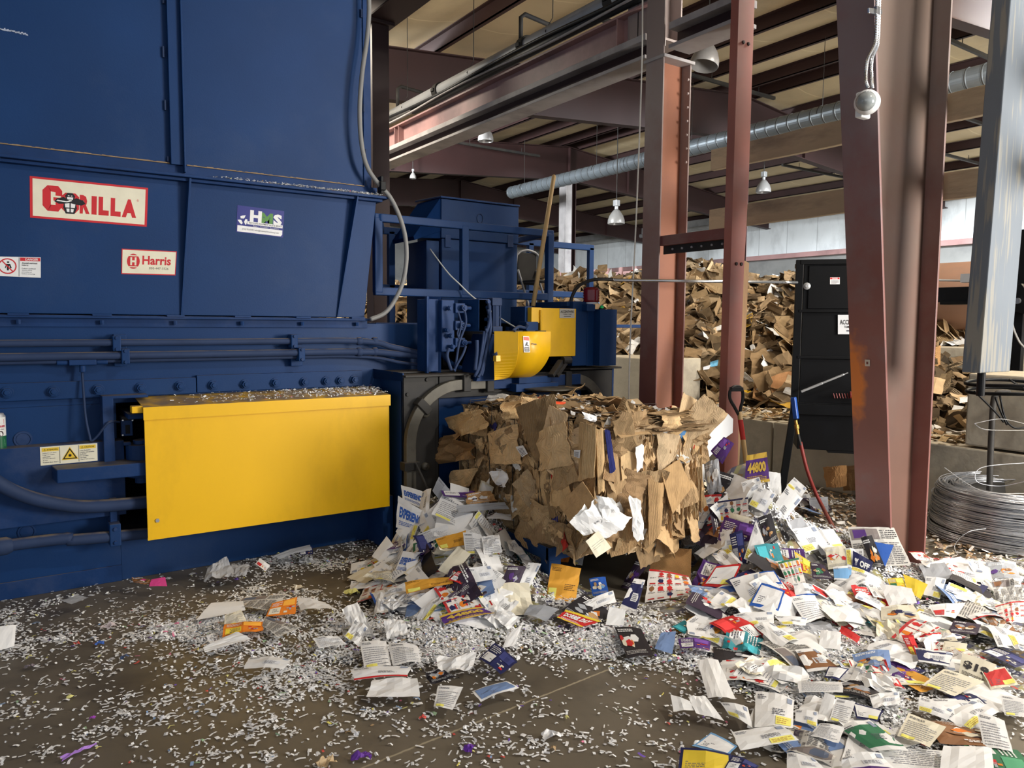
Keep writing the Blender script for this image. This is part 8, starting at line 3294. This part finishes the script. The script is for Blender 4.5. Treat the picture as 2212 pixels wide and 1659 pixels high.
# =================================================================== WIRE COIL, RACK
cc = on(2190, 1163, z=0)
Rc = .57
coil = thing('wire_coil', 'big coil of shiny baling wire on the floor at the right edge', 'wire coil', (cc.x, cc.y, 0))
r = random.Random(12)
mb = MB()
mb.lathe([(Rc * .62, .03), (Rc * .93, .0), (Rc * .99, .05), (Rc * .95, .14), (Rc * .92, .22), (Rc * .9, .3), (Rc * .84, .355), (Rc * .62, .36), (Rc * .6, .2), (Rc * .62, .03)], (cc.x, cc.y, 0), 72)
tag(mb.build('packed_turns', M['darksteel'], coil, smooth=True), kind='stuff')  # dark core colour supplies the shaded gaps between wire turns
mb = MB()
for k in range(300):
    z = r.uniform(.01, .37)
    e_ = 1.0 if z < .08 else (.97 if z < .16 else .945 if z < .3 else .90)
    R_ = Rc * e_ * r.uniform(.985, 1.02)
    tz, ta = r.gauss(0, .018), r.uniform(0, 6.28)
    ox, oy = r.gauss(0, .01), r.gauss(0, .01)
    if k % 4 == 0:
        z = .365 + r.uniform(0, .02)
        R_ = Rc * r.uniform(.62, .9)
    a0 = r.uniform(0, 6.28)
    pts = [V((cc.x + ox + R_ * cos(a), cc.y + oy + R_ * sin(a), max(.006, z + tz * cos(a - ta)))) for a in [a0 + 2 * pi * q / 40 for q in range(41)]]
    mb.tube(pts, .0042, 4, caps=False)
tag(mb.build('wire_turns', M['wire'], coil, smooth=True), kind='stuff')
mb = MB()
for (q_) in ([(2080, 1215), (2062, 1180), (2090, 1150), (2130, 1142)], [(2212, 1040), (2160, 1050), (2110, 1040), (2120, 1010), (2212, 1000)], [(2040, 1010), (2120, 1060), (2212, 1066)],
             [(2105, 915), (2160, 905), (2212, 915)], [(2105, 915), (2130, 928), (2212, 930)]):
    pts = smooth_path([CAMP + ray(px, py) * (5.2 if i_ else 5.1) for i_, (px, py) in enumerate(q_)], 6)
    mb.tube(pts, .0026, 5)
mb.build('loose_wire', M['wire'], coil)
rk = thing('wire_carrier', 'bare steel tube stand with black wire rings rising from the coil', 'rack', (cc.x, cc.y, .3))
Dk = 5.55
mb = MB()
pts = [CAMP + ray(px, py) * Dk for px, py in [(2137, 1075), (2139, 1000), (2142, 930), (2146, 870), (2150, 855), (2160, 848), (2180, 848)]]
mb.tube(smooth_path(pts, 6), .021, 14)
mb.build('tube', M['darksteel'], rk, smooth=True)
mb = MB()
ct = CAMP + ray(2190, 838) * Dk
for (rr_, dz) in ((.31, .03), (.30, -.03)):
    mb.tube([ct + V((rr_ * cos(a), rr_ * sin(a), dz + .01 * sin(a * 2))) for a in [2 * pi * q / 48 for q in range(48)]], .013, 8, closed=True)
for q_ in ([(2105, 845), (2150, 890), (2168, 912)], [(2160, 855), (2172, 905), (2195, 925), (2230, 918)], [(2150, 858), (2160, 885), (2175, 918)], [(2180, 820), (2230, 850)]):
    mb.tube(smooth_path([CAMP + ray(px, py) * (Dk - .2) for px, py in q_], 5), .007, 6)
mb.build('wire_rings', M['black'], rk, smooth=True)

# bits on the floor behind: brown carton by the block wall
c = on(1800, 1030, x=6.5)
mb = MB()
P = [on(1785, 1052, x=6.45), on(1830, 1050, x=6.45), on(1828, 1005, x=6.45), on(1778, 1008, x=6.45)]
sheet(P, lin((190, 142, 92)), (), dict(curl=.3, noise=.1), (6, 4), 4, .004, .03, mb=mb)
tag(mb.build('brown_carton', M['card']), 'curled brown carton leaning on the block wall under the black cabinet', 'carton')
P = [on(1822, 1060, x=6.55), on(1848, 1060, x=6.55), on(1848, 1005, x=6.55), on(1815, 1008, x=6.55)]
mb = sheet(P, lin((150, 118, 82)), (), dict(noise=.05), (4, 4), 6, .004, .01)
tag(mb.build('brown_carton', M['card']), 'flat brown carton behind the curled one, touching the big column outline', 'carton')
# scraps over the floor behind the big column
hm = MB()
r = random.Random(61)
for k in range(2600):
    x, y = r.uniform(4.7, 6.55), r.uniform(1.7, 4.9)
    p = V((x, y, r.uniform(.004, .03)))
    n = V((r.gauss(0, .35), r.gauss(0, .35), 1)).normalized()
    a = n.orthogonal()
    c_ = lin(r.choice([(210, 190, 160), (180, 150, 110), (230, 224, 214), (240, 238, 232), (150, 120, 90), (120, 100, 84)]))
    sheet(fpatch(p, a, n.cross(a), r.uniform(.015, .07), r.uniform(.008, .035), r.uniform(0, 6)), c_, (), dict(noise=.15), (2, 1), k, 0, .08, mb=hm)
tag(hm.build('floor_scraps', M['shred'], loc=(0, 0, 0)), 'tan and white paper scraps covering the floor behind the big column', 'paper scraps', kind='stuff')
# floor litter between block tops
hm = MB()
for k in range(420):
    x, y = r.uniform(6.62, 7.3), r.uniform(3.0, 6.5)
    p = V((x, y, .61 + r.uniform(0, .05)))
    n = V((r.gauss(0, .4), r.gauss(0, .4), 1)).normalized()
    a = n.orthogonal()
    c_ = lin(r.choice([(216, 196, 160), (196, 166, 120), (230, 224, 214), (170, 136, 96)]))
    sheet(fpatch(p, a, n.cross(a), r.uniform(.03, .16), r.uniform(.02, .1), r.uniform(0, 6)), c_, (), dict(noise=.15), (2, 2), k, 0, .06, mb=hm)
tag(hm.build('block_top_scraps', M['card'], loc=(0, 0, 0)), 'loose cardboard scraps lying on top of the low concrete blocks', 'cardboard scraps', kind='stuff')
